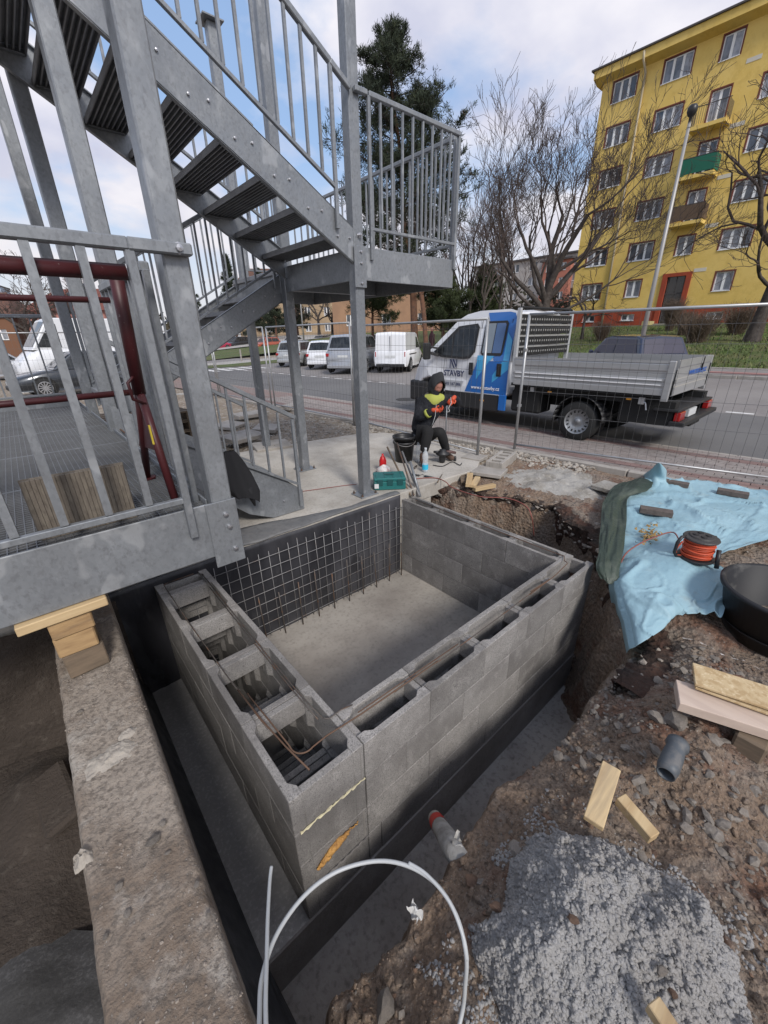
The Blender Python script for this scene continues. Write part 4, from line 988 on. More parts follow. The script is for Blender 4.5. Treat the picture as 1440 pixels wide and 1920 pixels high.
# water bottles
clear = mat('clear_plastic', (.80, .86, .9), .08, alpha=.34, spec=.8); clear.blend_method = 'BLEND' if hasattr(clear, 'blend_method') else None
wbt = thing('water_bottle', 'clear plastic water bottle with bright blue label in front of the crouching worker', 'bottle', (3.83, 3.60, P))
BX, BY = 3.83, 3.60
MB().lathe([(0, .004), (.038, .002), (.042, .02), (.041, .09), (.034, .15), (.040, .20), (.040, .235), (.026, .275), (.014, .295), (.014, .31)], 20, (BX, BY, P)).build('bottle_body', clear, wbt, smooth=True)
MB().lathe([(.0425, .035), (.0425, .105)], 20, (BX, BY, P)).build('bottle_label', mat('cyan_label', (.03, .42, .62), .4), wbt, smooth=True)
MB().lathe([(.0, .328), (.016, .328), (.016, .308)], 12, (BX, BY, P)).build('cap', mat('white_cap', (.6, .62, .64), .4), wbt)
wb2 = thing('water_bottle', 'empty clear plastic bottle half hidden behind the buckets', 'bottle', (4.18, 4.12, P))
MB().lathe([(0, .004), (.038, .002), (.040, .18), (.022, .25), (.014, .28)], 16, (4.12, 4.02, P)).build('bottle_body', clear, wb2, smooth=True)
# steel bars leaning into the pit
for i, (a, b, r, m_) in enumerate((((3.17, 3.20, .02), (3.42, 3.90, .44), .012, wood_old), ((3.21, 3.19, .02), (3.50, 3.80, .50), .011, rebar_m), ((3.28, 3.17, .0), (3.46, 3.66, .42), .013, mesh_bar_m), ((3.30, 3.17, -.02), (3.37, 3.42, .36), .017, steel))):
    tag(MB().tube([a, b], r, 8).build('steel_bar', m_, None, smooth=True), ['leftmost bar of the bundle leaning from the pit onto the slab', 'dark bar second from left in the leaning bundle', 'grey bar of the leaning bundle, second from right', 'shorter thick light tube at the right of the leaning bundle'][i], 'bar', 'bars leaning on the slab edge')
# scattered small tools
for i, (px, py, l_, rz, m_, nm, lb) in enumerate(((778, 878, .16, .4, rebar_m, 'pliers', 'dark pliers lying between the leaning bars and the water bottle'), (786, 893, .20, -1.1, black_pl, 'trowel', 'black handled trowel lying at the slab corner'), (765, 868, .12, 1.4, steel, 'wrench', 'small metal wrench lying at the foot of the buckets'), (825, 898, .34, .55, wood_old, 'thin_stick', 'thin dark stick lying across the slab corner'))):
    p = onz(px, py, P); mb = MB(); d = Vector((math.cos(rz), math.sin(rz), 0))
    if nm == 'pliers': mb.tube([p-d*l_/2, p, p+d*l_/2+Vector((.02, .02, 0))], [.011, .014, .006], 6); mb.tube([p-d*l_/2+Vector((.04, 0, 0)), p, p+d*l_/2], [.010, .012, .006], 6)
    elif nm == 'trowel': mb.tube([p-d*l_/2, p], [.016, .013], 8); mb.tube([p, p+d*.05+Vector((0, 0, .02)), p+d*.07], .004, 6); q = p+d*.07; s_ = Vector((-d.y, d.x, 0)); mb.extr([q+s_*.03, q+d*.13, q-s_*.03], (0, 0, .003))
    elif nm == 'wrench': mb.tube([p-d*l_/2, p+d*l_/2], .008, 6); mb.lathe([(.010, -.006), (.020, -.006), (.020, .006), (.010, .006), (.010, -.006)], 10, p+d*l_/2)
    else: mb.tube([p-d*l_/2, p+d*l_/2], [.008, .005], 6)
    o = mb.build(nm, m_, None, smooth=True); o.location.z += .012; tag(o, lb, 'stick' if nm == 'thin_stick' else 'tool')
# upturned drill stand / mixer head beside the worker
dr = thing('angle_grinder', 'dark grey power tool standing on its head at the worker\'s feet', 'power tool', tuple(onz(829, 867, P)))
q = OFF[dr]; MB().lathe([(0, 0), (.035, 0), (.045, .03), (.05, .10), (.085, .115), (.10, .13), (.10, .145), (.05, .17), (.045, .19), (0, .20)], 20, q).build('tool_body', black_pl, dr, smooth=True)
MB().tube([q+Vector((0, 0, .14)), q+Vector((.10, -.06, .15)), q+Vector((.17, -.10, .13))], [.03, .024, .018], 10).build('grip', mat('brown_rubber', (.09, .05, .045), .6), dr, smooth=True)
MB().tube([q+Vector((-.02, .03, .15)), q+Vector((-.10, .08, .16))], [.026, .016], 10).build('side_handle', black_pl, dr, smooth=True)
def cable(pts, r, m_, label, name='cable', n=6):
    P_ = [Vector(p) for p in pts]; out = []
    for i in range(len(P_)-1):
        p0 = P_[max(i-1, 0)]; p1 = P_[i]; p2 = P_[i+1]; p3 = P_[min(i+2, len(P_)-1)]
        for k in range(6):
            t = k/6; out.append(.5*((2*p1)+(-p0+p2)*t+(2*p0-5*p1+4*p2-p3)*t*t+(-p0+3*p1-3*p2+p3)*t**3))
    out.append(P_[-1]); o = MB().tube(out, r, n).build(name, m_, None, smooth=True)
    if label: tag(o, label, 'cable')
    return o
cable([onz(*p, P+.01) for p in ((812, 872), (830, 874), (848, 866), (862, 872), (866, 868))], .006, black_pl, 'black power cable curling on the slab next to the power tool')
pl_ = onz(853, 864, P); tag(MB().lathe([(0, 0), (.02, 0), (.02, .05), (.012, .07), (0, .07)], 10, pl_).build('plug', black_pl, None), 'black plug standing upright on the slab', 'plug')
cable([onz(*p, P+.008) for p in ((505, 927), (560, 922), (640, 911), (668, 908))], .004, red_cable, 'thin red brown cord lying across the slab left of the front post')
cable([onz(*p, P+.008) for p in ((775, 898), (800, 896), (822, 897), (838, 905))], .006, red_cable, 'cable running over the slab corner towards the earth bank')
# cable down over the earth
cable([onz(838, 905, .05), onz(850, 915, .02), onz(900, 931, .03), onz(950, 934, .04), onz(985, 948, .03), onz(997, 970, -.05), onz(1001, 1005, -.35)], .006, red_cable, 'dull red cable running over the bank edge and hanging down the earth face')

# ================================================================ TIMBER, SLABS AND RUBBLE ON THE FAR BANK
def offcut(px, py, L, W, Hh, rz, z, label, m_=wood_m, rx=0.0, name='wood_offcut', group=None, cat='wood offcut'):
    p = onz(px, py, z); o = MB().box(-L/2, L/2, -W/2, W/2, 0, Hh).build(name, m_, None, bevel=.002)
    o.location = (p.x, p.y, z); o.rotation_euler = (rx, .0, rz); return tag(o, label, cat, group)
G5 = 'wood offcuts by the slab corner'
offcut(868, 898, .34, .075, .03, .75, .02, 'greyish offcut lying beneath the wood pile by the slab corner, nearest the slab', wood_old, group=G5)
offcut(880, 902, .46, .075, .04, .62, .055, 'longest pale offcut of the pile by the slab corner, pointing to the fence', group=G5)
offcut(891, 906, .36, .07, .035, .48, .02, 'middle pale offcut leaning beside the longest one', group=G5)
offcut(908, 917, .31, .06, .045, -.28, .02, 'separate pale offcut at the right end of the wood pile', group=G5)
offcut(872, 890, .26, .07, .03, .30, .03, 'short dull offcut at the back of the wood pile', wood_old, group=G5)
# paving slabs and the concrete fence foot
def slabp(px, py, a, b, h, rz, label, m_=kerb_m, z=.03, name='paving_slab', ry=0.0):
    p = onz(px, py, z+h); o = MB().box(-a/2, a/2, -b/2, b/2, 0, h).build(name, m_, None, bevel=.006); o.location = (p.x, p.y, z); o.rotation_euler = (0, ry, rz); return tag(o, label, 'slab')
slabp(918, 881, .42, .40, .05, .35, 'square concrete slab lying beside the wood offcuts', ry=.05)
slabp(848, 851, .30, .80, .05, 1.35, 'long concrete slab behind the worker by the kerb', z=.02)
slabp(890, 855, .30, .30, .05, .2, 'small concrete slab at the foot of the fence post', z=.05)
slabp(1147, 911, .30, .34, .05, -.1, 'single square slab beside the green tarpaulin', gravel_top, z=.03)
ffp = onz(940, 862, .10); ff = thing('fence_foot', 'perforated concrete fence foot under the fence joint', 'fence foot', (ffp.x, ffp.y, .02), .28); OFF[ff] = Vector((0, 0, 0))
def perforated(L, W, Hh, n):
    mb = MB(); mb.box(-L/2, L/2, -W/2, -W/2+.05, 0, Hh); mb.box(-L/2, L/2, W/2-.05, W/2, 0, Hh)
    step = L/n
    for i in range(n+1):
        x = -L/2+i*step; a = max(-L/2, x-.035); b = min(L/2, x+.035); mb.box(a, b, -W/2+.0501, W/2-.0501, 0, Hh-.001)
    mb.box(-L/2+.01, L/2-.01, -W/2+.02, W/2-.02, 0, .02); return mb
perforated(.66, .24, .13, 4).build('foot_body', kerb_m, ff, bevel=.006)
# bricks holding the blue sheet
for (px, py, rz, z, lb) in ((1266, 903, 1.42, .06, 'dark brick weighing the blue sheet near the fence, left one'), (1375, 921, 1.42, .06, 'dark brick weighing the blue sheet near the fence, right one'), (1231, 955, 1.25, .09, 'dark brick lying alone on the blue sheet')):
    p = onz(px, py, z+.05); o = MB().box(-.14, .14, -.05, .05, 0, .055).build('brick', wood_old if False else mat('dark_brick', (.085, .068, .06), .9, layers=((20, 4, .4, .65, (.14, .115, .10), .7),)) if 'dark_brick' not in MATS else MATS['dark_brick'], None, bevel=.004)
    o.location = (p.x, p.y, z); o.rotation_euler = (0, 0, -rz); tag(o, lb, 'brick')
TZX = np.arange(0, 7.3, .025); TZY = np.arange(-3.2, 3.6, .025); _gx, _gy = np.meshgrid(TZX, TZY); TZ = terr(_gx, _gy)
def tz(x, y):
    fx = min(max((x-TZX[0])/.025, 0), len(TZX)-2); fy = min(max((y-TZY[0])/.025, 0), len(TZY)-2); i, j = int(fx), int(fy); fx -= i; fy -= j
    return float((TZ[j, i]*(1-fx)+TZ[j, i+1]*fx)*(1-fy)+(TZ[j+1, i]*(1-fx)+TZ[j+1, i+1]*fx)*fy)
# crushed concrete spread on the far bank
cc = MB()
def ccf(u, v):
    a = 6.283*u; rr_ = v*(1+.15*math.sin(3*a+1)); p = Vector((4.98+.62*rr_*math.cos(a), 2.32+.66*rr_*math.sin(a), 0))
    if p.x > 5.55: p.x = 5.55
    zz = tz(p.x, p.y)
    return (p.x, p.y, zz+.035*(1-v**3)+.018*float(fbm(p.x*9, p.y*9, 4, 101))-.015*v)
cc.grid(70, 30, ccf); kind(cc.build('crushed_concrete', gravel_top, smooth=True), 'stuff')

# rubble strip along the kerb and behind the slab (left)
rs = MB(); rr = random.Random(21); pts = []
for _ in range(1500):
    y = rr.uniform(2.2, 7.5); x = kx(y, 5.68)-rr.random()**1.5*.5
    pts.append((x, y, float(0.0)))
zs = terr(np.array([p[0] for p in pts]), np.array([p[1] for p in pts])); zs2 = yard(np.array([p[0] for p in pts]), np.array([p[1] for p in pts]))
pts = [(p[0], p[1], float(zs[i] if p[1] < 3.4 else zs2[i])) for i, p in enumerate(pts)]
scatter(rs, pts, .012, .05, rr, 2)
pts = []
for _ in range(3800):
    x = rr.uniform(-.5, 5.3); y = rr.uniform(6.2, 8.9); pts.append((x, y, float(0)))
zs2 = yard(np.array([p[0] for p in pts]), np.array([p[1] for p in pts])); pts = [(p[0], p[1], float(zs2[i])) for i, p in enumerate(pts)]
scatter(rs, pts, .008, .045, rr, 2)
kind(rs.build('rubble', mat('pale_rubble', (.34, .31, .27), .95, layers=((3, 4, .45, .6, (.20, .17, .14), .8),))), 'stuff')
# concrete slabs dumped behind the slab, pallet
for (px, py, a, b, h, rz, z, lb) in ((455, 822, .70, .50, .07, .3, .12, 'tilted broken slab behind the far stair post'), (500, 806, .60, .45, .07, .9, .06, 'broken slab lying flat behind the slab on the rough ground'), (470, 780, .8, .4, .08, .1, .05, 'long slab at the back of the rough ground seen between balusters'), (545, 766, .5, .3, .10, .4, .03, 'concrete fence foot slab below the far fence post'), (510, 838, .6, .45, .05, -.2, .08, 'pale slab next to the base plate of the rear post'), (430, 800, .6, .5, .06, .6, .04, 'slab beside the pallets, leftmost of the dumped slabs')):
    q_ = onz(px, py, z); x, y = q_.x, q_.y
    slab_thing('paving_slab', lb, 'slab', (x, y, z), a, b, h, rz, kerb_m, .06)
pal = thing('pallet', 'stack of weathered wooden pallets behind the big post', 'pallet', (1.30, 7.15, .02), .1); OFF[pal] = Vector((0, 0, 0))
for l in range(5):
    z = l*.15
    for i in range(5): MB().box(-.6, .6, -.4+i*.18, -.28+i*.18, z+.122, z+.144).build('deck_board', wood_old, pal)
    for x in (-.55, 0, .55): MB().box(x-.05, x+.05, -.4, .4, z+.02, z+.12).build('stringer_block', wood_old, pal)
    MB().box(-.6, .6, -.4, .4, z+.0, z+.018).build('bottom_board', wood_old, pal)

# ================================================================ TARPAULINS, REEL, TUB, TIMBER ON THE NEAR BANK
def drape(name, label, fn, nx, ny, m_, solid=.0015):
    mb = MB(); mb.grid(nx, ny, fn); o = mb.build(name, m_, None, smooth=True, solid=solid); return tag(o, label, 'tarpaulin')
def poly_drape(cols, nx, ny, zfn):
    """cols: rows of control points (u across) as lists; bilinear spline over pixel/plane positions"""
    A_ = np.array(cols, float)            # rows, cols, 3
    nr, nc = A_.shape[:2]
    def cr(a, t):                          # Catmull-Rom along first axis
        n = len(a); f = t*(n-1); i = min(int(f), n-2); t = f-i
        p0, p1, p2, p3 = a[max(i-1, 0)], a[i], a[i+1], a[min(i+2, n-1)]
        return .5*((2*p1)+(-p0+p2)*t+(2*p0-5*p1+4*p2-p3)*t*t+(-p0+3*p1-3*p2+p3)*t**3)
    def f(u, v):
        row = cr(A_, v); p = cr(row, u); return zfn(u, v, p)
    return f
# blue sheet: control grid given as (pixel x, pixel y, height) of the real surface
def cp(px, py, z): p = onz(px, py, z); return (p.x, p.y, p.z)
blue = [[cp(1222, 885, .10), cp(1262, 900, .06), cp(1330, 908, .055), cp(1400, 922, .05), cp(1445, 930, .05), cp(1560, 950, .05)],
        [cp(1190, 925, .05), cp(1250, 935, .05), cp(1320, 940, .05), cp(1400, 945, .04), cp(1450, 950, .04), cp(1560, 965, .05)],
        [cp(1172, 945, .03), cp(1225, 965, .06), cp(1290, 972, .10), cp(1350, 968, .08), cp(1440, 962, .06), cp(1560, 980, .06)],
        [cp(1163, 1010, .02), cp(1215, 1015, .05), cp(1270, 1020, .07), cp(1310, 1035, .06), cp(1330, 1040, .05), cp(1345, 1045, .05)],
        [cp(1150, 1085, -.16), cp(1164, 1076, .0), cp(1262, 1064, .07), cp(1310, 1065, .04), cp(1345, 1070, .03), cp(1370, 1078, .03)],
        [cp(1155, 1130, -.26), cp(1172, 1122, -.03), cp(1256, 1100, .03), cp(1310, 1110, .0), cp(1345, 1122, .0), cp(1360, 1135, .0)],
        [cp(1172, 1175, -.30), cp(1186, 1164, -.07), cp(1252, 1146, .0), cp(1300, 1140, -.02), cp(1335, 1148, -.02), cp(1352, 1160, -.02)],
        [cp(1184, 1222, -.30), cp(1194, 1212, -.12), cp(1240, 1182, -.06), cp(1262, 1160, -.04), cp(1300, 1152, -.04), cp(1345, 1160, -.04)]]
def bz(u, v, p):
    x, y, z = p; f_ = .022*float(fbm(x*2.2, y*2.2, 2, 111))+.003*float(fbm(x*9, y*9, 2, 112))
    n = abs(float(fbm(x*2.1+3, y*2.1, 2, 113))); f_ += .038*(1-min(1, n*9)); n2 = abs(float(fbm(x*4.3+9, y*4.3, 2, 114))); f_ += .016*(1-min(1, n2*10)); n3 = abs(float(fbm(x*9.3+2, y*9.3, 2, 115))); f_ += .006*(1-min(1, n3*8))
    if u < .17 and v > .45:
        return (x-.02+f_*.5, y+.02, z+f_)
    k = min(1, max(0, (u-.17)*8)) if v > .45 else 1
    zt_ = tz(x, y)+.02 if x < kx(y, 5.7) else .062
    return (x, y, max(z, zt_*k+z*(1-k))+f_+.012)
drape('blue_sheet', 'light blue membrane sheet draped over the bank, held by bricks', poly_drape(blue, 0, 0, bz), 110, 130, blue_tarp)
# peaked corner of the blue sheet by the fence
pk_ = [[cp(1205, 893, .12), cp(1222, 878, .28), cp(1238, 868, .40), cp(1250, 884, .22)], [cp(1212, 900, .10), cp(1228, 896, .16), cp(1244, 898, .15), cp(1252, 908, .08)], [cp(1225, 915, .07), cp(1240, 915, .07), cp(1255, 918, .06), cp(1275, 925, .06)]]
drape('blue_sheet', 'crumpled upstanding corner of light blue sheet against the fence', poly_drape(pk_, 0, 0, lambda u, v, p: (p[0], p[1], p[2]+.008*math.sin(u*15+v*6))), 20, 20, blue_tarp)
# green tarpaulin: from the bank top down into the trench
green = [[cp(1150, 915, .06), cp(1172, 905, .08), cp(1200, 898, .11), cp(1226, 908, .14)],
         [cp(1140, 930, .07), cp(1158, 925, .09), cp(1185, 920, .12), cp(1212, 924, .10)],
         [cp(1130, 948, .06), cp(1144, 945, .08), cp(1162, 942, .08), cp(1178, 938, .07)],
         [cp(1126, 990, .07), cp(1140, 990, .10), cp(1156, 990, .10), cp(1172, 985, .09)],
         [cp(1120, 1030, .06), cp(1134, 1032, .08), cp(1150, 1032, .08), cp(1168, 1030, .08)],
         [cp(1116, 1065, .02), cp(1130, 1070, .03), cp(1146, 1070, .03), cp(1162, 1066, .03)],
         [cp(1122, 1088, -.04), cp(1134, 1094, -.04), cp(1148, 1096, -.03), cp(1160, 1092, -.03)]]
drape('green_tarpaulin', 'dark green tarpaulin hanging from the bank top into the trench left of the blue sheet', poly_drape(green, 0, 0, lambda u, v, p: (p[0]+.02*float(fbm(u*4, v*6, 3, 121)), p[1]+.02*float(fbm(u*5, v*6, 3, 122)), p[2]+.02+.022*float(fbm(u*5, v*7, 3, 123)))), 40, 70, green_tarp)
# leaf litter caught on the blue sheet
ll = MB(); rr = random.Random(31)
for _ in range(90):
    p = onz(1218+rr.gauss(0, 9), 1006+rr.gauss(0, 8), .09); a = rr.uniform(0, 6.3); s = .014
    ll.add([(p.x+s*math.cos(a+k*1.57), p.y+s*math.sin(a+k*1.57), .095+rr.uniform(0, .03)) for k in range(4)], [(0, 1, 2, 3)])
kind(ll.build('leaf_litter', mat('dry_leaves', (.30, .20, .08), .9, rnd=.2), None), 'stuff')
# cable reel
rp = onz(1303, 1046, .09)
rl = thing('cable_reel', 'cable reel with orange cable and black frame on the blue sheet', 'cable reel', (rp.x, rp.y, .085)); q = OFF[rl]; q = Vector((rp.x, rp.y, .095))
MB().lathe([(0, 0), (.125, 0), (.128, .008), (.125, .016), (0, .016)], 32, q).build('bottom_flange', black_pl, rl, smooth=False)
MB().lathe([(0, .17), (.085, .17), (.118, .168), (.123, .176), (.118, .184), (.085, .188), (.08, .198), (0, .200)], 32, q).build('top_flange', mat('scratched_black', (.045, .042, .04), .55), rl)
for k in range(4):
    a = k*1.571+.5; MB().lathe([(0, .208), (.019, .208), (.021, .199)], 14, q+Vector((.043*math.cos(a), .043*math.sin(a), 0))).build('socket', black_pl, rl)
for i in range(10):
    z = .026+i*.0148; r_ = .096+.006*math.sin(i*2.1)
    MB().tube([q+Vector((r_*math.cos(a), r_*math.sin(a), z+.004*math.sin(a*2+i))) for a in [k*2*math.pi/28 for k in range(28)]], .0085, 6, closed=True).build('cable_winding', orange_cable, rl, smooth=True)
MB().lathe([(.085, .016), (.085, .17)], 20, q).build('drum', orange_cable, rl, smooth=True)
LV = -RT; LV = Vector((LV.x, LV.y, 0)).normalized(); FV = Vector((FW.x, FW.y, 0)).normalized()
MB().tube([q+LV*.11+Vector((0, 0, .18))+FV*.03, q+LV*.16+Vector((0, 0, .185)), q+LV*.18+Vector((0, 0, .14)), q+LV*.18+Vector((0, 0, .05)), q+LV*.155+Vector((0, 0, .015)), q+LV*.10+Vector((0, 0, .01))], .013, 8).build('frame_tube', black_pl, rl, smooth=True)
MB().tube([q-LV*.08-FV*.10+Vector((0, 0, .12)), q-LV*.07-FV*.14+Vector((0, 0, -.02))], .016, 8).build('crank_handle', black_pl, rl, smooth=True)
MB().tube([q-LV*.122+FV*.02+Vector((0, 0, .18)), q-LV*.126+Vector((0, 0, .0))], .012, 8).build('frame_tube', black_pl, rl, smooth=True)
cable([q+LV*.14+Vector((0, 0, .15)), q+LV*.17+Vector((0, 0, .09)), q+LV*.16+Vector((0, 0, .03)), q+LV*.12+Vector((0, 0, .02))], .006, orange_cable, None, 'loose_cable').parent = rl
bpy.data.objects['loose_cable'].location = -OFF[rl]
cable([q+LV*.15+Vector((0, 0, .12)), onz(1262, 998, .11), onz(1225, 1008, .12), onz(1195, 1022, .11), onz(1172, 1040, .06), onz(1158, 1070, -.08), onz(1150, 1078, -.25), onz(1140, 1086, -.5)], .006, red_cable, 'dull red cable running from the reel over the blue sheet into the trench')
cable([onz(1115, 1065, -.45), onz(1122, 1080, -.55), onz(1137, 1085, -.55), onz(1152, 1105, -.5)], .008, footing_m, 'muddy rope tangled at the foot of the green tarpaulin', 'rope')
# black mortar tub
tp = onz(1432, 1130, .30); tcx, tcy = 3.44, -.075
tu = thing('mortar_tub', 'large round black plastic mortar tub on the right bank', 'tub', (tcx, tcy, -.155)); q = Vector((tcx, tcy, -.155))
MB().lathe([(0, .012), (.275, .012), (.29, 0), (.355, .325), (.375, .325), (.380, .35), (.360, .36), (.342, .345), (.282, .03), (0, .03)], 56, q).build('tub_body', tub_m, tu, smooth=True)
MB().lathe([(0, .034), (.14, .04), (.262, .036), (.27, .05)], 30, q).build('mortar_residue', footing_m, tu, smooth=True)
MB().lathe([(.309, .085), (.317, .085), (.319, .095), (.313, .095)], 56, q).build('rib', tub_m, tu)
# boards and timbers at the right edge
def obeam(name, label, a, b, w, h, m_, cat='plank', roll=0.0):
    a = Vector(a); b = Vector(b); o = MB().beam(a, b, w, h, (math.sin(roll), 0, math.cos(roll))).build(name, m_, None, bevel=.003); return tag(o, label, cat)
pa, pb = onz(1268, 1302, .05), onz(1455, 1360, .05)
obeam('timber_beam', 'pale squared timber under the chipboard at the right edge', pa, pa+(pb-pa)*1.5, .17, .055, pale_wood, 'timber')
pa, pb = onz(1300, 1263, .125), onz(1470, 1318, .12)
obeam('chipboard_panel', 'upper chipboard strip lying askew on the pale timber', pa, pa+(pb-pa)*1.5, .17, .016, osb_m, 'board')
pa, pb = onz(1302, 1271, .10), onz(1470, 1330, .095)
obeam('chipboard_panel', 'lower chipboard strip pressed under the upper one', pa, pa+(pb-pa)*1.5, .16, .014, osb_m, 'board')
o = MB().box(-.09, .09, -.06, .06, 0, .11).build('timber_block', wood_old, None, bevel=.01); pp = onz(1405, 1395, -.06); o.location = (pp.x+.03, pp.y, -.10); tag(o, 'dark block supporting the pale timber at the right edge', 'timber')
pa, pb = onz(1146, 1438, -.02), onz(1112, 1544, -.03)
obeam('wood_offcut', 'flat pale offcut lying above the mortar heap, the wider of the pair', pa, pb, .075, .028, wood_m, 'wood offcut', .1)
pa, pb = onz(1162, 1497, -.02), onz(1226, 1572, -.03)
obeam('wood_offcut', 'squared pale offcut right of the flat one, with a sawn end facing us', pa, pb, .050, .045, wood_m, 'wood offcut')
pa, pb = onz(1222, 1880, .06), onz(1275, 1960, .06)
obeam('wood_offcut', 'stubby pale offcut at the bottom edge beside the mortar heap', pa, pb, .045, .04, wood_m, 'wood offcut')
# mortar heap: lumpy real surface
mh_ = MB()
def heap(x, y):
    x = np.asarray(x, float); y = np.asarray(y, float)
    base = terr(x, y)
    HP = np.array([(.70, .36), (.80, .30), (.94, .385), (1.09, .385), (1.20, .27), (1.31, .15), (1.345, 0), (1.33, -.15), (1.22, -.27), (1.02, -.34), (.72, -.10), (.56, .12), (.62, .24), (.68, .36)])[::-1]
    dd = -seg_dist(x+.02*fbm(x*9, y*9, 3, 131), y+.02*fbm(x*9+5, y*9, 3, 135), HP); dd = dd+.02*fbm(x*20, y*20, 3, 136)
    s = np.clip(dd/.22, -1, 1)*.58
    l1 = worley(x*42, y*42, 132); l2 = worley(x*85+3, y*85, 133)
    lump = (1-np.minimum(l1, 1))*.020+(1-np.minimum(l2, 1))*.009+.012*fbm(x*20, y*20, 3, 134)
    dig = .05*np.exp(-(((x-1.18)/.10)**2+((y+.02)/.06)**2))
    return np.where(s > 0, base+.005+.27*np.clip(s, 0, 1)**.65+lump*np.clip(s*8, 0, 1)-dig+.050*fbm(x*6, y*6, 3, 137)-.02*np.abs(fbm(x*9+4, y*9, 3, 138))*np.clip(s*4, 0, 1), base-.03)
grid_mesh(mh_, .46, 1.52, -.52, .50, .0052, heap)
kind(mh_.build('mortar_heap', mortar_m, smooth=True), 'stuff')
rr = random.Random(77); n_ = 24000
X = np.array([rr.uniform(.5, 1.42) for _ in range(n_)]); Y = np.array([rr.uniform(-.42, .46) for _ in range(n_)]); Zh = heap(X, Y); Zt = terr(X, Y); keep = (Zh > Zt-.004) | (fbm(X*6, Y*6, 3, 139)+np.array([rr.uniform(-.5, .5) for _ in range(n_)]) > .45); Zh = np.maximum(Zh, Zt); SDk = seg_dist(X, Y, EDGE)
mc = MB(); scatter(mc, [(float(X[i]), float(Y[i]), float(Zh[i])) for i in range(n_) if keep[i] and SDk[i] > .03], .003, .0125, rr, 1.5, .62); kind(mc.build('mortar_clumps', mortar_m, smooth=True), 'stuff')
# loose stones, grit and clods over the bank
def bank_pts(n, rr, x0, x1, y0, y1):
    X = np.array([rr.uniform(x0, x1) for _ in range(n)]); Y = np.array([rr.uniform(y0, y1) for _ in range(n)])
    d = seg_dist(X, Y, EDGE); Z = np.maximum(terr(X, Y), heap(X, Y)); dn = fbm(X*3, Y*3, 3, 141)
    Z0 = terr(X, Y)
    return [(float(X[i]), float(Y[i]), float(Z[i])) for i in range(n) if d[i] > -.02 and Z[i] < Z0[i]+.01 and dn[i]+rr.uniform(-.4, .6) > 0]
rr = random.Random(41)
g1 = MB(); scatter(g1, bank_pts(15000, rr, .1, 2.6, -1.0, .62), .0022, .011, rr, 2.6); kind(g1.build('soil_grit', dirt_m), 'stuff')
g2 = MB(); scatter(g2, bank_pts(1000, rr, .1, 2.9, -1.0, .62), .004, .020, rr, 2.4); kind(g2.build('pebbles', stone_m), 'stuff')
gx = MB(); scatter(gx, [p for p in bank_pts(800, rr, 1.35, 2.9, -.3, .58) if p[0]-p[1]*.5 > 1.3], .005, .040, rr, 3.0); kind(gx.build('broken_rubble', stone_m), 'stuff')
g3 = MB(); scatter(g3, bank_pts(2600, rr, 2.2, 5.6, -1.6, 3.2), .004, .022, rr, 2.4); kind(g3.build('pebbles', stone_m), 'stuff')
g5 = MB(); scatter(g5, bank_pts(4200, rr, .12, 3.0, -1.0, .62), .005, .030, rr, 2.6, .5); kind(g5.build('soil_clods', dirt_m, smooth=True), 'stuff')
g4 = MB(); scatter(g4, bank_pts(700, rr, .2, 3.0, -1.0, .62), .005, .022, rr, 2); kind(g4.build('clods', stone_b), 'stuff')
# stones one can pick out
BIG = [(1268, 1352, .075, 'largest grey rock, above the grey rubber sleeve on the right bank'), (1232, 1345, .050, 'second grey rock just left of the largest one'), (1195, 1368, .035, 'flat rock left of the pair of grey rocks'), (1205, 1478, .040, 'pale flat rock beside the squared offcut'), (1212, 1452, .030, 'rounded rock above the pale flat rock'),
       (1130, 1640, .045, 'flat grey flake lying on the mortar heap'), (1075, 1722, .020, 'small brown stone on the mortar heap'), (975, 1650, .030, 'mortar covered brick piece at the left rim of the heap'), (965, 1590, .030, 'grey clod above the left rim of the heap'), (885, 1650, .032, 'brown stone near the trench edge left of the heap'),
       (722, 1890, .050, 'light rock at the bottom edge by the wire hoop'), (1355, 1550, .024, 'pale stone on the soil right of the offcuts'), (1290, 1540, .030, 'flat stone right of the squared offcut'), (1240, 1640, .012, 'tiny white stone right of the heap'), (1165, 1345, .030, 'rock at the trench rim beside the flat rock'),
       (1085, 1405, .028, 'light rock at the trench rim above the flat offcut'), (1120, 1420, .030, 'pale shard above the flat offcut'), (1330, 1450, .030, 'grey rock right of the rubber sleeve'), (1380, 1480, .020, 'small rock far right of the rubber sleeve'), (1240, 1820, .020, 'grey pebble in the hollow of the heap'), (1262, 1860, .018, 'brown pebble at the lower right of the heap'), (930, 1700, .024, 'orange clod at the left rim of the heap')]
for i, (px, py, s, lb) in enumerate(BIG):
    p = onz(px, py, -.05); z = max(tz(p.x, p.y), float(heap(np.array([p.x]), np.array([p.y]))[0]))
    p = onz(px, py, z+s*.3); me = rock_mesh(200+i, 2, .7)
    o = bpy.data.objects.new('rock', me); link(o); me.materials.append(stone_b if 'orange' in lb or 'brown' in lb else (mortar_m if 'mortar' in lb else stone_m)); o.location = (p.x, p.y, z+s*.25); o.scale = (s, s*.75, s*.7); o.rotation_euler = (.2*(i % 3), .1, i*1.3)
    tag(o, lb, 'rock', 'rocks lying on the right bank')
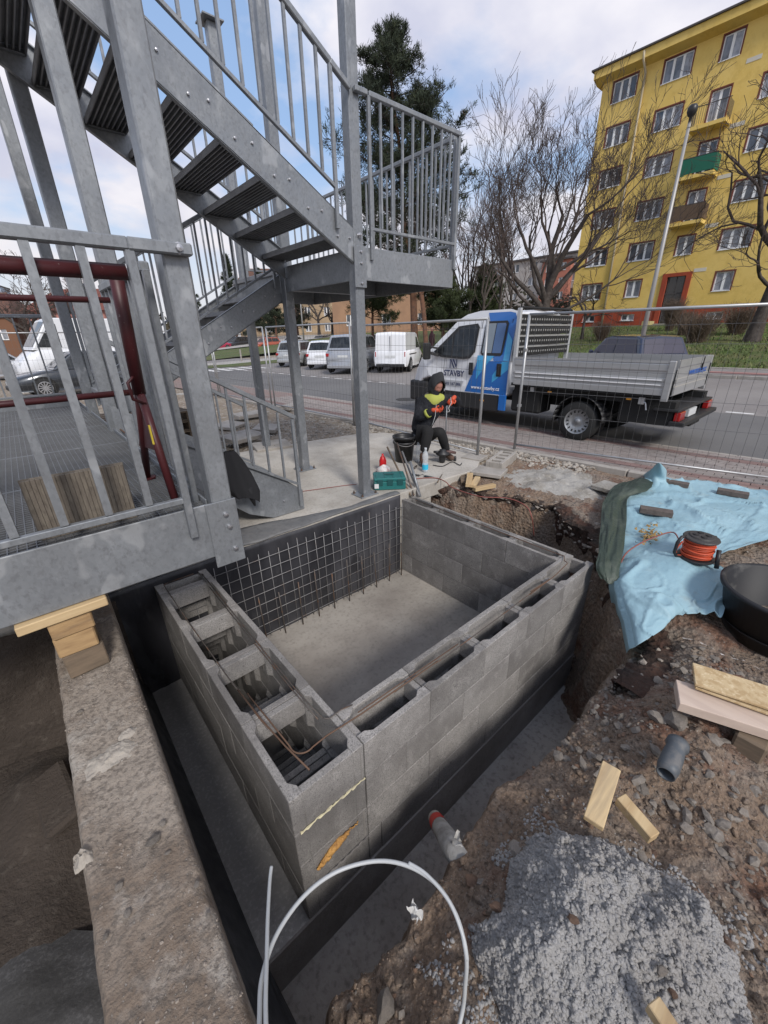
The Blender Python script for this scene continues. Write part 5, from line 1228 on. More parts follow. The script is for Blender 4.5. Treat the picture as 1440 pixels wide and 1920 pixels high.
# grey rubber sleeve
pa, pb = onz(1272, 1392, .0), onz(1248, 1452, -.02)
sv = MB().tube([pa, pa.lerp(pb, .12), pa.lerp(pb, .2), pa.lerp(pb, .5)+Vector((0, 0, .008)), pa.lerp(pb, .8), pb], [.043, .045, .036, .040, .041, .034], 20, cap=False).build('rubber_sleeve', mat('grey_rubber', (.075, .085, .095), .5, layers=((12, 4, .5, .7, (.20, .18, .16), .6),)), None, smooth=True, solid=.005); tag(sv, 'short blue grey rubber sleeve half buried among rocks on the right bank', 'sleeve')
# wrapped pipe with a red band, crossing the trench edge
pa, pb = onz(812, 1528, -.62), onz(848, 1588, -.40)
wp = thing('wrapped_pipe', 'cloth wrapped pipe end with a red band sticking out of the bank into the trench', 'pipe', tuple(pa)); d = (pb-pa)
wpm = mat('dirty_wrap', (.30, .29, .27), .8, layers=((12, 5, .45, .65, (.16, .145, .13), .8),), bump=.6, bscale=20, bdist=.01)
MB().tube([pa, pa+d*.1, pa+d*.5, pb, pb+d*.35], [.020, .036, .044, .052, .045], 14).build('wrap', wpm, wp, smooth=True)
MB().tube([pa+d*.20, pa+d*.40], [.040, .044], 14, cap=False).build('red_band', mat('red_tape', (.38, .025, .02), .5), wp, smooth=True)
pq = onz(852, 1590, -.33); MB().grid(6, 6, lambda u, v: (pq.x+.05*u+.01*math.sin(v*9), pq.y+.06*v-.03, pq.z+.03*math.sin(u*5+v*3))).build('torn_rag', mat('pale_rag', (.50, .48, .44), .8), wp)
pq = onz(770, 1718, -.18); tag(MB().grid(8, 9, lambda u, v: (pq.x+.035*u+.006*math.sin(v*12), pq.y+.05*v-.03, pq.z+.02*math.sin(u*6+v*8)+.02*v)).build('paper_scrap', mat('paper', (.58, .57, .55), .8), None), 'torn white paper scrap caught on the trench edge', 'scrap')
# white conduit hoop and its partner
def pcable(pts, r, m_, label, name):
    o = cable([onz(a, b, z) for a, b, z in pts], r, m_, None, name, 10); return tag(o, label, 'conduit')
pcable([(486, 1960, .35), (487, 1900, .32), (492, 1830, .29), (520, 1750, .26), (570, 1680, .24), (630, 1635, .23), (700, 1615, .23), (760, 1622, .23), (815, 1655, .22), (855, 1715, .20), (874, 1790, .15), (872, 1850, .05), (868, 1890, -.02), (858, 1935, -.05)], .0062, white_pl, 'grey white plastic conduit bent in a big hoop over the trench', 'conduit')
pcable([(500, 1965, .36), (498, 1880, .33), (500, 1800, .30), (502, 1720, .27), (506, 1650, .245), (509, 1625, .24)], .0055, white_pl, 'straight grey white conduit end standing up left of the hoop', 'conduit')
pcable([(766, 1618, .235), (800, 1640, .23), (842, 1690, .215), (868, 1755, .18), (876, 1800, .14)], .0055, white_pl, 'second conduit strand lying along the right side of the hoop', 'conduit')
# ================================================================ SITE FENCE
fence_m = mat('fence_galvanised', (.38, .385, .39), .45, .6, layers=((8, 4, .5, .7, (.25, .25, .25), .6),))
wire_m = mat('fence_wire', (.13, .13, .13), .5, .5)
def fence(label, a, b, z=0.02, h=2.0, seed=0):
    a = Vector((a[0], a[1], z)); b = Vector((b[0], b[1], z)); f = thing('site_fence', label, 'fence', tuple((a+b)/2), 0, 'mesh panels of the temporary site fence')
    d = (b-a).normalized(); L = (b-a).length; rr = random.Random(seed)
    for p in (a, b): MB().tube([p, p+Vector((0, 0, h))], .021, 10).build('post', fence_m, f, smooth=True)
    MB().tube([a+Vector((0, 0, h)), b+Vector((0, 0, h))], .0185, 10).build('top_rail', fence_m, f, smooth=True)
    MB().tube([a+Vector((0, 0, .12)), b+Vector((0, 0, .12))], .015, 8).build('bottom_rail', fence_m, f, smooth=True)
    mb = MB(); n = int(L/.105)
    for i in range(1, n):
        p = a+d*(L*i/n); mb.tube([p+Vector((0, 0, .12)), p+Vector((0, 0, h*.5))+d*rr.uniform(-.008, .008), p+Vector((0, 0, h))], .0019, 3, cap=False)
    for zz in (.30, .62, .95, 1.28, 1.60, 1.82):
        mb.tube([a+Vector((0, 0, zz)), (a+b)/2+Vector((0, 0, zz+rr.uniform(-.02, .01))), b+Vector((0, 0, zz))], .0026, 3, cap=False)
    kind(mb.build('wire_mesh', wire_m, f), 'stuff')
    return f
F_ = fence('mesh fence panel at the right, between the bank and the flatbed truck', (5.765, 3.46), (6.60, .05), seed=1)
fence('mesh fence panel beyond the right edge, continuing the one before the truck', (6.62, .02), (7.2, -3.4), seed=9)
fence('mesh fence panel right behind the crouching worker', (4.95, 3.58), (5.22, 6.95), seed=2, z=.03, h=1.93)
fence('mesh fence panel between the front stair post and the rear stair post', (5.20, 7.0), (5.05, 10.3), seed=3)
fence('mesh fence panel in front of the parking bays, seen past the rear stair posts', (5.0, 10.4), (4.9, 13.8), seed=4)
fence('farthest mesh fence panel, seen under the middle flight of stairs', (4.88, 13.9), (2.2, 15.9), seed=5)
fence('mesh fence panel running across behind the deck in front of the left van', (2.1, 15.95), (-1.2, 16.2), seed=6)
fence('leftmost mesh fence panel behind the deck', (-1.25, 16.2), (-4.6, 16.3), seed=7)
MB().box(-.03, .03, -.03, .03, 0, .05)
for nm, z in (('clamp', 1.55), ('clamp', .75)): MB().obox((5.765, 3.46, z), (1, 0, 0), .03, (0, 1, 0), .02, (0, 0, 1), .02).build(nm, fence_m, F_)

# ================================================================ WHEELS, VEHICLES
tyre_m = mat('tyre_rubber', (.018, .018, .018), .85, bump=.3, bscale=60, bdist=.003)
rim_m = mat('silver_rim', (.42, .42, .43), .4, .7)
rim_d = mat('steel_rim', (.30, .31, .32), .45, .6)
dark_m = mat('dark_underbody', (.012, .012, .012), .8)
glass_m = mat('dark_vehicle_glass', (.016, .018, .020), .08, spec=.45, layers=((3, 3, .45, .6, (.04, .045, .05), .8),))
glass_l = mat('pale_vehicle_glass', (.20, .225, .24), .08, spec=.8, coat=.5)
red_l = mat('red_lamp', (.32, .012, .012), .25, coat=.6)
clear_l = mat('clear_lamp', (.55, .57, .60), .15, coat=.8)
amber_l = mat('amber_lamp', (.65, .28, .03), .3, coat=.6)
plate_m = mat('number_plate', (.55, .56, .56), .5)
trim_m = mat('black_trim', (.02, .02, .021), .55)
def paint(name, c, metal=0.0, rough=.28): return mat(name, c, rough, metal, coat=.6, layers=((1.5, 4, .45, .7, tuple(v*.8 for v in c), .5),))
def wheel(parent, x, y, r, w, out, style='alloy'):
    """wheel with its axle along y; out = +1 or -1 outer side"""
    wl = MB().lathe([(r*.62, -w/2), (r*.90, -w/2), (r*.985, -w*.34), (r, 0), (r*.985, w*.34), (r*.90, w/2), (r*.62, w/2)], 36, (x, y, r), 'y').build('wheel', tyre_m, parent, smooth=True)
    OFF[wl] = Vector((0, 0, 0)); yo = y+out*w*.30
    if style == 'steel':
        rm_ = MB().lathe([(r*.66, out*w*.22), (r*.60, out*w*.20), (r*.57, out*w*.05), (r*.40, out*w*.09), (r*.36, -out*w*.02), (r*.14, -out*w*.02), (r*.12, out*w*.08), (0, out*w*.09)], 36, (x, yo-out*w*.02, r), 'y').build('rim', rim_d, wl, smooth=True)
        for k in range(16):
            a = k*math.pi/8; MB().obox((x+r*.485*math.cos(a), yo+out*w*.06, r+r*.485*math.sin(a)), (math.cos(a), 0, math.sin(a)), r*.05, (-math.sin(a), 0, math.cos(a)), r*.028, (0, 1, 0), .010).build('rim_hole', dark_m, wl)
    else:
        MB().lathe([(r*.66, out*w*.20), (r*.60, out*w*.10), (0, out*w*.02)], 28, (x, yo, r), 'y').build('rim_back', dark_m, wl)
        rim = MB(); rim.lathe([(r*.67, out*w*.21), (r*.60, out*w*.22), (r*.59, out*w*.12)], 28, (x, yo, r), 'y')
        ns = 12 if style == 'multi' else 7
        for k in range(ns):
            a = k*2*math.pi/ns; rim.beam((x+r*.10*math.cos(a), yo+out*w*.16, r+r*.10*math.sin(a)), (x+r*.60*math.cos(a), yo+out*w*.18, r+r*.60*math.sin(a)), r*.10, .012, (0, 1, 0))
        rim.lathe([(r*.14, out*w*.20), (0, out*w*.21)], 12, (x, yo, r), 'y'); rim.build('rim', rim_m, wl)
    return wl
def body_loft(st_, n_end=True):
    """st_: stations (x, zbottom, ztop, halfwidth, crown)"""
    mb = MB(); R_ = []
    for (x, zb, zt, w, cr) in st_:
        h = zt-zb
        ring = [(x, -w*.90, zb), (x, -w*.985, zb+h*.22), (x, -w, zb+h*.55), (x, -w*.975, zt-h*.10), (x, -w*.90, zt), (x, -w*.5, zt+cr*.8), (x, 0, zt+cr),
                (x, w*.5, zt+cr*.8), (x, w*.90, zt), (x, w*.975, zt-h*.10), (x, w, zb+h*.55), (x, w*.985, zb+h*.22), (x, w*.90, zb)]
        R_.append(ring)
    m = len(R_[0])
    for r in R_: mb.v += r
    for i in range(len(R_)-1):
        for k in range(m-1):
            a = i*m+k; mb.f.append((a, a+m, a+m+1, a+1))
        mb.f.append((i*m+m-1, i*m, (i+1)*m, (i+1)*m+m-1))
    mb.f.append(tuple(range(m))); mb.f.append(tuple(range((len(R_)-1)*m+m-1, (len(R_)-1)*m-1, -1)))
    return mb
def cabin(mb, pts, w0, w1):
    """greenhouse prism with tumblehome: pts (x,z) from rear base over the roof to the front base; w0 at base z, w1 at roof z"""
    zb = min(p[1] for p in pts); zt = max(p[1] for p in pts); n = len(pts)
    def w(z): return w0+(w1-w0)*((z-zb)/(zt-zb))**1.3
    L_ = [(x, w(z), z) for x, z in pts]; R_ = [(x, -w(z), z) for x, z in pts]; M_ = [(x, 0, z+(.035 if 0 < i < n-1 else 0)) for i, (x, z) in enumerate(pts)]
    b = len(mb.v); mb.v += L_+M_+R_
    for i in range(n-1):
        mb.f.append((b+i, b+n+i, b+n+i+1, b+i+1)); mb.f.append((b+n+i, b+2*n+i, b+2*n+i+1, b+n+i+1))
    mb.f.append(tuple(b+i for i in range(n))); mb.f.append(tuple(b+2*n+i for i in range(n-1, -1, -1)))
    return w
def quad_on(pts, w, out=.006):
    return pts
CARS = {}
def car(label, cat, x, y, heading, col, style='hatch', L=4.3, W=1.78, Hh=1.48, group=None, detail=2, name='parked_car', z=None, glass=None, wheel_style='alloy', metal=.3):
    """heading in degrees: direction of the bonnet"""
    z = gh(x) if z is None else z
    c_ = thing(name, label, cat, (x, y, z), R(heading), group, local=True)
    pm = MATS.get('paint_%s' % (col,)) or mat('paint_%s' % (col,), col, .3, metal, coat=.7)
    gm = glass or glass_m
    h = L/2; w = W/2
    if style in ('van', 'smallvan'):
        bel = Hh*.56; nose = h-(.62 if style == 'van' else .95)
        stt = [(-h, .30, bel*.92, w*.93, 0), (-h+.03, .26, bel, w*.98, 0), (0, .22, bel, w, 0), (nose-.15, .22, bel, w, .0), (nose+.1, .24, bel*.93, w*.97, .05), (h-.18, .26, bel*.74, w*.90, .05), (h, .32, bel*.58, w*.78, .02)]
        cp_ = [(-h+.02, bel), (-h+.06, Hh-.10), (-h+.16, Hh), (nose-.95, Hh), (nose-.70, Hh-.06), (nose+.05, bel)]
    else:
        bel = Hh*.62
        hood = bel*.93
        rear_h = bel*(1.0 if style != 'sedan' else .97)
        stt = [(-h, .34, rear_h*.72, w*.80, 0), (-h+.10, .25, rear_h*.97, w*.92, .0), (-h+.5, .20, bel, w*.99, 0), (0, .19, bel*.98, w, 0), (h*.42, .19, bel*.97, w, 0.01), (h*.58, .20, hood, w*.97, .03), (h-.22, .22, hood*.80, w*.90, .04), (h-.02, .30, hood*.60, w*.76, .02)]
        ro = {'hatch': (-h+.16, -h+.45), 'estate': (-h+.12, -h+.38), 'suv': (-h+.10, -h+.30), 'sedan': (-h+.62, -h+1.20), 'coupe': (-h+.45, -h+1.15), 'mpv': (-h+.14, -h+.42)}[style]
        wsb = {'mpv': .56, 'suv': .50}.get(style, .46)
        cp_ = [(ro[0], bel), (ro[1], Hh-.06), (ro[1]+.25, Hh-.005), (h*.02, Hh), (h*.16, Hh-.05), (h*wsb, bel*.985)]
    b = body_loft(stt).build('body', pm, c_, smooth=True, bevel=0)
    cb = MB(); wf = cabin(cb, cp_, w*.90, w*.74 if style not in ('van', 'smallvan') else w*.86)
    cb.build('cabin', pm, c_, smooth=False, bevel=.04, seg=2)
    zb = cp_[0][1]; zt = max(p[1] for p in cp_)
    # side glass
    def shrink(poly, k=.84):
        cx_ = sum(p[0] for p in poly)/len(poly); cz_ = sum(p[1] for p in poly)/len(poly)
        return [(cx_+(px_-cx_)*(k+.06), cz_+(pz-cz_)*k) for px_, pz in poly]
    if style in ('van', 'smallvan'):
        front = [(nose-.98, bel+.02), (nose-.98, Hh-.16), (nose-.74, Hh-.18), (nose-.1, bel+.04)]
        polys = [shrink(front, .88)]
    else:
        poly = [(cp_[0][0], cp_[0][1]), (cp_[1][0], cp_[1][1]), (cp_[3][0], cp_[3][1]-.03), (cp_[4][0], cp_[4][1]), (cp_[5][0], cp_[5][1])]
        sp_ = shrink(poly, .80); xm = (sp_[0][0]+sp_[-1][0])*.5
        top = lambda xx: np.interp(xx, [sp_[1][0], sp_[2][0], sp_[3][0]], [sp_[1][1], sp_[2][1], sp_[3][1]])
        polys = [[sp_[0], sp_[1], (xm-.03, float(top(xm-.03))), (xm-.03, sp_[0][1])], [(xm+.03, sp_[0][1]), (xm+.03, float(top(xm+.03))), sp_[2] if sp_[2][0] > xm+.05 else (xm+.06, float(top(xm+.06))), sp_[3], sp_[4]]]
    for sgn in (-1, 1):
        for p in polys:
            MB().add([(px_, sgn*(wf(pz)+.006), pz) for px_, pz in p], [tuple(range(len(p)))]).build('window', gm, c_)
    def across(i, j, k0=.12, k1=.88, ws=.84, nm='windscreen'):
        (xa, za), (xb, zb_) = cp_[i], cp_[j]; n_ = Vector((-(zb_-za), 0, xb-xa)).normalized()
        if n_.z < 0: n_ = -n_
        pa = (xa+(xb-xa)*k0, za+(zb_-za)*k0); pb = (xa+(xb-xa)*k1, za+(zb_-za)*k1); V = []
        for (px_, pz), s in ((pa, 1), (pb, 1), (pb, 0), (pa, 0), (pb, -1), (pa, -1)):
            yy = s*wf(pz)*ws; V.append((px_+n_.x*.012, yy, pz+n_.z*.012+(.035*(1-abs(s)) if s == 0 and (i not in (0,) or True) and 0 < pz-zb < 9 else 0)*((pz-zb)/(zt-zb))))
        MB().add(V, [(0, 1, 2, 3), (3, 2, 4, 5)]).build(nm, gm, c_)
    across(len(cp_)-2, len(cp_)-1, .08, .90)
    if style not in ('van', 'smallvan'): across(0, 1, .14, .90, nm='rear_window')
    # lamps, plates, bumpers
    lz = bel*.74 if style not in ('van', 'smallvan') else bel*.72
    for s in (-1, 1):
        x0 = -h-.008; lw = .16 if style not in ('van', 'smallvan') else .07
        MB().box(x0+.0, -h+.22 if style not in ('van', 'smallvan') else -h+.03, min(s*w*.90, s*(w*.90-lw)), max(s*w*.90, s*(w*.90-lw)), lz-.02, lz+(.13 if style != 'smallvan' else .22)).build('tail_light', red_l, c_, bevel=.02)
        MB().box(h-.30, h-.06, min(s*w*.80, s*w*.52), max(s*w*.80, s*w*.52), bel*.58, bel*.72).build('headlight', clear_l, c_, bevel=.03)
        MB().box(h*.30, h*.30+.10, s*(w+.01)-.07 if s < 0 else s*(w+.01)-.03, s*(w+.01)+.03 if s < 0 else s*(w+.01)+.11, bel+.0, bel+.13).build('wing_mirror', pm if style not in ('van', 'smallvan') else trim_m, c_, bevel=.03)
    MB().box(-h-.012, -h-.004, -.26, .26, lz-.06, lz+.05).build('number_plate', plate_m, c_)
    MB().box(h-.03, h+.006, -.26, .26, .42, .52).build('number_plate', plate_m, c_)
    MB().box(-h-.02, -h+.25, -w*.86, w*.86, .24, .40).build('rear_bumper', trim_m if style in ('van', 'smallvan', 'suv') else pm, c_, bevel=.03)
    MB().box(h-.28, h+.012, -w*.74, w*.74, .22, .38).build('front_bumper', trim_m, c_, bevel=.03)
    r = .32 if style not in ('van',) else .34
    for xw in (-h+.78, h-.86):
        for s in (-1, 1):
            MB().lathe([(r*1.14, 0), (0, 0)], 28, (xw, s*(w*.992), r*1.02), 'y').build('wheel_arch', dark_m, c_)
            wheel(c_, xw, s*(w-.085), r, .20, s, wheel_style)
    if style in ('van', 'smallvan'):
        for s in (-1, 1): MB().box(-h+.5, nose-1.2, s*(w*1.0)-.004 if s > 0 else s*w-.006, s*w+.006 if s > 0 else s*w+.004, bel*.80, bel*.84).build('side_moulding', trim_m, c_)
        MB().box(-h-.004, -h+.03, -.006, .006, .4, Hh-.14).build('door_gap', dark_m, c_)
    return c_
GP = 'cars parked in the bays across the street'
W_ = .62
car('small white panel van parked with its rear to the road, right of the silver minivan', 'van', 15.6, 16.6, 32, (.70, .71, .73), 'smallvan', 4.1, 1.70, 1.78, GP, name='parked_van', metal=0)
car('silver grey minivan with dark tailgate glass parked beside the white van', 'car', 14.3, 18.6, 34, (.36, .37, .39), 'mpv', 4.8, 1.98, 1.76, GP, metal=.5)
car('white estate car between the silver minivan and the grey hatchback', 'car', 14.9, 22.0, 38, (.66, .67, .69), 'estate', 4.5, 1.78, 1.47, GP, metal=0)
car('grey hatchback at the left end of the parked row, half behind a stair post', 'car', 14.7, 25.4, 38, (.40, .41, .41), 'hatch', 4.2, 1.72, 1.46, GP, metal=.4)
GF = 'cars in the far car park'
car('small red orange car in the far car park left of the rear stair post', 'car', 25.5, 52.5, 195, (.42, .085, .035), 'hatch', 4.1, 1.7, 1.45, GF, z=.35)
car('bright pink red car in the far car park under the middle flight', 'car', 20.5, 57.0, 200, (.45, .02, .07), 'coupe', 4.3, 1.72, 1.40, GF, z=.35)
car('black car in the far car park next to the pink one', 'car', 24.0, 58.5, 205, (.02, .022, .025), 'suv', 4.3, 1.75, 1.62, GF, z=.35)
car('dark car at the left end of the far car park row', 'car', 17.0, 56.5, 200, (.03, .035, .04), 'hatch', 4.2, 1.72, 1.46, GF, z=.35)
car('silver car in the far car park behind the orange one', 'car', 31.0, 55.5, 200, (.40, .42, .44), 'sedan', 4.5, 1.75, 1.44, GF, z=.45)
car('black hatchback in the far car park right of the silver car', 'car', 34.5, 53.5, 200, (.025, .025, .03), 'hatch', 4.2, 1.72, 1.48, GF, z=.45)
car('grey blue car in the far car park behind the white estate', 'car', 30.0, 40.5, 200, (.10, .12, .15), 'suv', 4.4, 1.78, 1.62, GF, z=.40)
car('white car in the far car park behind the silver minivan', 'car', 31.5, 37.0, 200, (.60, .61, .63), 'estate', 4.5, 1.75, 1.50, GF, z=.45)
car('blue car parked across the street behind the truck bed', 'car', 16.0, 5.75, 52, (.022, .030, .060), 'hatch', 4.1, 1.72, 1.50, glass=mat('lilac_glass', (.045, .042, .065), .3), metal=.3)
# left side behind the deck
car('dark grey car parked behind the deck in front of the white high-roof van', 'car', 2.0, 19.6, 187, (.035, .04, .048), 'sedan', 4.6, 1.80, 1.45, name='parked_car', wheel_style='multi', metal=.4)
car('large white high-roof van behind the dark grey car', 'van', 3.0, 23.2, 188, (.66, .67, .69), 'van', 5.9, 2.05, 2.65, name='parked_van', metal=0)
car('silver car nose at the left edge behind the deck railing', 'car', -2.9, 17.9, 60, (.42, .43, .45), 'hatch', 4.2, 1.75, 1.5, metal=.4)
car('pale grey car farther back at the left, behind the white van', 'car', -1.2, 30.0, 190, (.35, .36, .38), 'sedan', 4.4, 1.75, 1.45)
car('black car in the back row at the far left', 'car', -3.2, 33.0, 190, (.03, .03, .035), 'sedan', 4.4, 1.75, 1.45)

# ================================================================ FLATBED TRUCK
tk = thing('flatbed_truck', 'white and blue crew cab flatbed truck parked on the pavement behind the fence', 'truck', (8.14, 3.18, .0), R(90.8), local=True)
white = paint('truck_white', (.68, .69, .71)); blue1 = paint('truck_blue', (.012, .125, .42)); blue2 = paint('truck_light_blue', (.045, .34, .62)); navy = mat('navy_print', (.03, .04, .10), .4)
alu = mat('anodised_aluminium', (.46, .465, .47), .34, .55, layers=((3, 4, .45, .7, (.36, .365, .37), .6),), stretch=(.3, 1, 4))
TW = .955
def tw(z): return TW-(0 if z < 1.28 else .16*((z-1.28)/.9)**1.2)
low = [(1.44, .66), (1.44, 1.30), (3.50, 1.46), (3.78, 1.30), (3.96, 1.05), (4.06, .78), (4.07, .60), (3.9, .58), (3.86, .70), (3.70, .84), (3.48, .90), (3.24, .84), (3.08, .68), (3.04, .60), (1.60, .60)]
mb = MB(); n = len(low)
mb.v = [(x, tw(z)-(.10*max(0, (x-3.3)/.75)**2), z) for x, z in low]+[(x, -tw(z)+(.10*max(0, (x-3.3)/.75)**2), z) for x, z in low]
mb.f = [tuple(range(n)), tuple(range(2*n-1, n-1, -1))]+[(i, n+i, n+(i+1) % n, (i+1) % n) for i in range(n)]
mb.build('cab_body', white, tk, bevel=.035, seg=3)
up_ = [(1.44, 1.28), (1.44, 2.02), (1.50, 2.13), (1.62, 2.165), (2.30, 2.165), (2.60, 2.115), (2.80, 2.02), (3.53, 1.44)]
mb = MB(); cabw = []
n = len(up_); mb.v = [(x, tw(z)-.004, z) for x, z in up_]+[(x, 0, z+(.03 if z > 1.9 else .02)) for x, z in up_]+[(x, -tw(z)+.004, z) for x, z in up_]
for i in range(n-1): mb.f += [(i, n+i, n+i+1, i+1), (n+i, 2*n+i, 2*n+i+1, n+i+1)]
mb.f += [tuple(range(n-1, -1, -1)), tuple(range(2*n, 3*n))]
mb.build('cab_roof', white, tk, bevel=.03, seg=3)
def side(name, poly, m_, lift, parent=None, both=True):
    for s in ((1, -1) if both else (1,)):
        mb = MB(); V = [(x, s*(tw(z)+lift), z) for x, z in poly]
        mb.add(V, [tuple(range(len(poly))) if s < 0 else tuple(range(len(poly)-1, -1, -1))]); o = mb.build(name, m_, parent or tk)
    return o
# livery panels (printed film): dark blue, mid blue, light blue shards
side('livery', [(1.452, .66), (2.46, .66), (2.22, 1.18), (2.19, 1.28), (1.452, 1.28)], blue1, .0035)
side('livery', [(1.447, 1.284), (1.447, 2.02), (1.505, 2.125), (1.62, 2.15), (2.10, 2.15), (2.02, 1.98), (1.90, 1.60), (1.80, 1.284)], blue1, .0045)
side('livery', [(2.19, 1.28), (2.19, .92), (1.90, 1.28)], blue2, .0055)
side('livery', [(2.19, 1.284), (2.19, 1.38), (1.80, 1.38), (1.88, 1.284)], blue2, .0065)
side('livery', [(1.455, 1.14), (1.455, 1.28), (1.60, 1.28), (1.80, 1.02), (1.80, .88)], blue2, .0055)
side('livery', [(1.458, 1.284), (1.458, 1.66), (1.585, 1.80), (1.585, 1.30)], blue2, .0065)
side('door_gap', [(2.205, .64), (2.195, .64), (2.195, 2.02), (2.205, 2.02)], dark_m, .006)
side('door_gap', [(1.535, .64), (1.525, .64), (1.525, 2.02), (1.535, 2.02)], dark_m, .007)
side('door_gap', [(3.10, .80), (3.09, .80), (3.03, 1.34), (3.04, 1.34)], dark_m, .005)
# windows
side('front_door_window', [(2.27, 1.44), (2.25, 1.90), (2.31, 1.97), (2.78, 1.93), (3.38, 1.43), (3.16, 1.33), (2.55, 1.30), (2.38, 1.32)], trim_m, .006)
side('front_door_glass', [(2.31, 1.46), (2.29, 1.87), (2.34, 1.93), (2.70, 1.91), (2.84, 1.78), (2.84, 1.36), (2.58, 1.34), (2.40, 1.36)], glass_m, .010)
side('quarter_glass', [(2.88, 1.36), (2.88, 1.76), (3.28, 1.43), (3.10, 1.37)], glass_m, .010)
side('rear_side_window', [(1.62, 1.42), (1.60, 1.95), (1.64, 2.00), (2.08, 2.00), (2.12, 1.95), (2.13, 1.42), (2.08, 1.38), (1.66, 1.38)], trim_m, .009)
side('rear_glass', [(1.66, 1.43), (1.645, 1.93), (1.67, 1.96), (1.855, 1.96), (1.86, 1.43)], mat('livery_glass', (.07, .12, .24), .1, coat=.6), .013)
side('rear_glass', [(1.875, 1.43), (1.87, 1.96), (2.06, 1.96), (2.09, 1.93), (2.09, 1.43)], glass_l, .013)
ws_ = MB(); ws_.add([(3.50, .80, 1.475), (2.84, .74, 2.01), (2.84, 0, 2.055), (3.50, 0, 1.50), (2.84, -.74, 2.01), (3.50, -.80, 1.475)], [(0, 1, 2, 3), (3, 2, 4, 5)]); 
for i_, v_ in enumerate(ws_.v): ws_.v[i_] = (v_[0]+.012, v_[1], v_[2]+.014)
ws_.build('windscreen', glass_m, tk)
for s in (1, -1):
    MB().obox((3.60, s*.73, 1.20), (1, 0, -.9), .16, (0, 1, 0), .12, (.6, 0, .7), .03).build('headlight', clear_l, tk, bevel=.02)
    m_ = MB(); m_.box(3.34, 3.44, s*1.16-.09, s*1.16+.09, 1.28, 1.62); mr = m_.build('wing_mirror', trim_m, tk, bevel=.03, seg=2)
    MB().beam((3.25, s*.93, 1.36), (3.38, s*1.1, 1.42), .05, .06).build('mirror_arm', trim_m, tk, bevel=.01)
    MB().beam((3.25, s*.93, 1.50), (3.38, s*1.1, 1.54), .04, .04).build('mirror_arm', trim_m, tk, bevel=.01)
    for x in (2.33, 1.66): 
        MB().box(x-.055, x+.055, s*(TW+.004)-.006, s*(TW+.004)+.012, 1.00, 1.24).build('handle_recess', trim_m, tk, bevel=.02)
        MB().box(x-.018, x+.018, s*(TW+.004)+(.012 if s > 0 else -.03), s*(TW+.004)+(.03 if s > 0 else -.012), 1.03, 1.20).build('door_handle', trim_m, tk, bevel=.006)
    MB().box(1.60, 3.02, s*.93-.03, s*.93+.03, .32, .66).build('sill_skirt', trim_m, tk, bevel=.02)
    MB().box(1.44, 1.60, s*.955-.02, s*.955+.02, .36, .66).build('blue_skirt', blue1, tk, bevel=.008)
    MB().box(1.95, 2.05, s*.962-.004, s*.962+.004, .50, .53).build('step_lamp', amber_l, tk)
    MB().box(3.58, 4.13, s*.86-.08, s*.86+.08, .34, .80).build('front_bumper_corner', trim_m, tk, bevel=.05, seg=2)
MB().box(3.95, 4.15, -.84, .84, .34, .72).build('front_bumper', trim_m, tk, bevel=.05, seg=2)
MB().obox((3.93, 0, .95), (-.35, 0, 1), .20, (0, 1, 0), .62, (1, 0, .35), .02).build('radiator_grille', trim_m, tk, bevel=.01)
# chassis and running gear
for s in (1, -1): MB().box(-1.15, 3.2, s*.40-.04, s*.40+.04, .50, .68).build('chassis_rail', dark_m, tk)
MB().box(.75, 1.35, .45, .92, .38, .78).build('fuel_tank', dark_m, tk, bevel=.03); MB().box(.65, 1.30, -.92, -.45, .38, .78).build('battery_box', dark_m, tk, bevel=.03)
MB().box(-1.0, 1.30, -.92, .92, .74, .86).build('subframe', dark_m, tk)
MB().tube([(0, -.8, .34), (0, .8, .34)], .07, 12).build('rear_axle', dark_m, tk, smooth=True)
for s in (1, -1):
    wheel(tk, 0, s*.865, .345, .205, s, 'steel'); wheel(tk, 0, s*.635, .345, .19, s, 'steel'); wheel(tk, 3.45, s*.86, .345, .215, s, 'steel')
    fb_ = MB(); P_ = [(.43*math.cos(R(a)), .35+.43*math.sin(R(a))) for a in range(-5, 190, 13)]
    for i in range(len(P_)-1): fb_.add([(P_[i][0], s*.56, P_[i][1]), (P_[i+1][0], s*.56, P_[i+1][1]), (P_[i+1][0], s*.985, P_[i+1][1]), (P_[i][0], s*.985, P_[i][1])], [(0, 1, 2, 3)])
    fb_.build('mudguard', trim_m, tk, solid=.012, smooth=True)
    for x in (.55, -.76): MB().box(x-.035, x+.035, s*.985-.01, s*.985+.01, .79, .815).build('marker_lamp', amber_l, tk)
    MB().box(.86, .93, s*.96-.03, s*.96+.03, .78, .86).build('side_bracket', alu, tk)
    MB().box(-.98, -.90, s*.96-.03, s*.96+.03, .74, .84).build('side_bracket', alu, tk)
    MB().lathe([(.36, 0), (0, 0)], 28, (3.45, s*.80, .36), 'y').build('wheel_arch', dark_m, tk)
MB().box(2.95, 4.0, -.8, .8, .42, .80).build('engine_bay_underside', dark_m, tk)
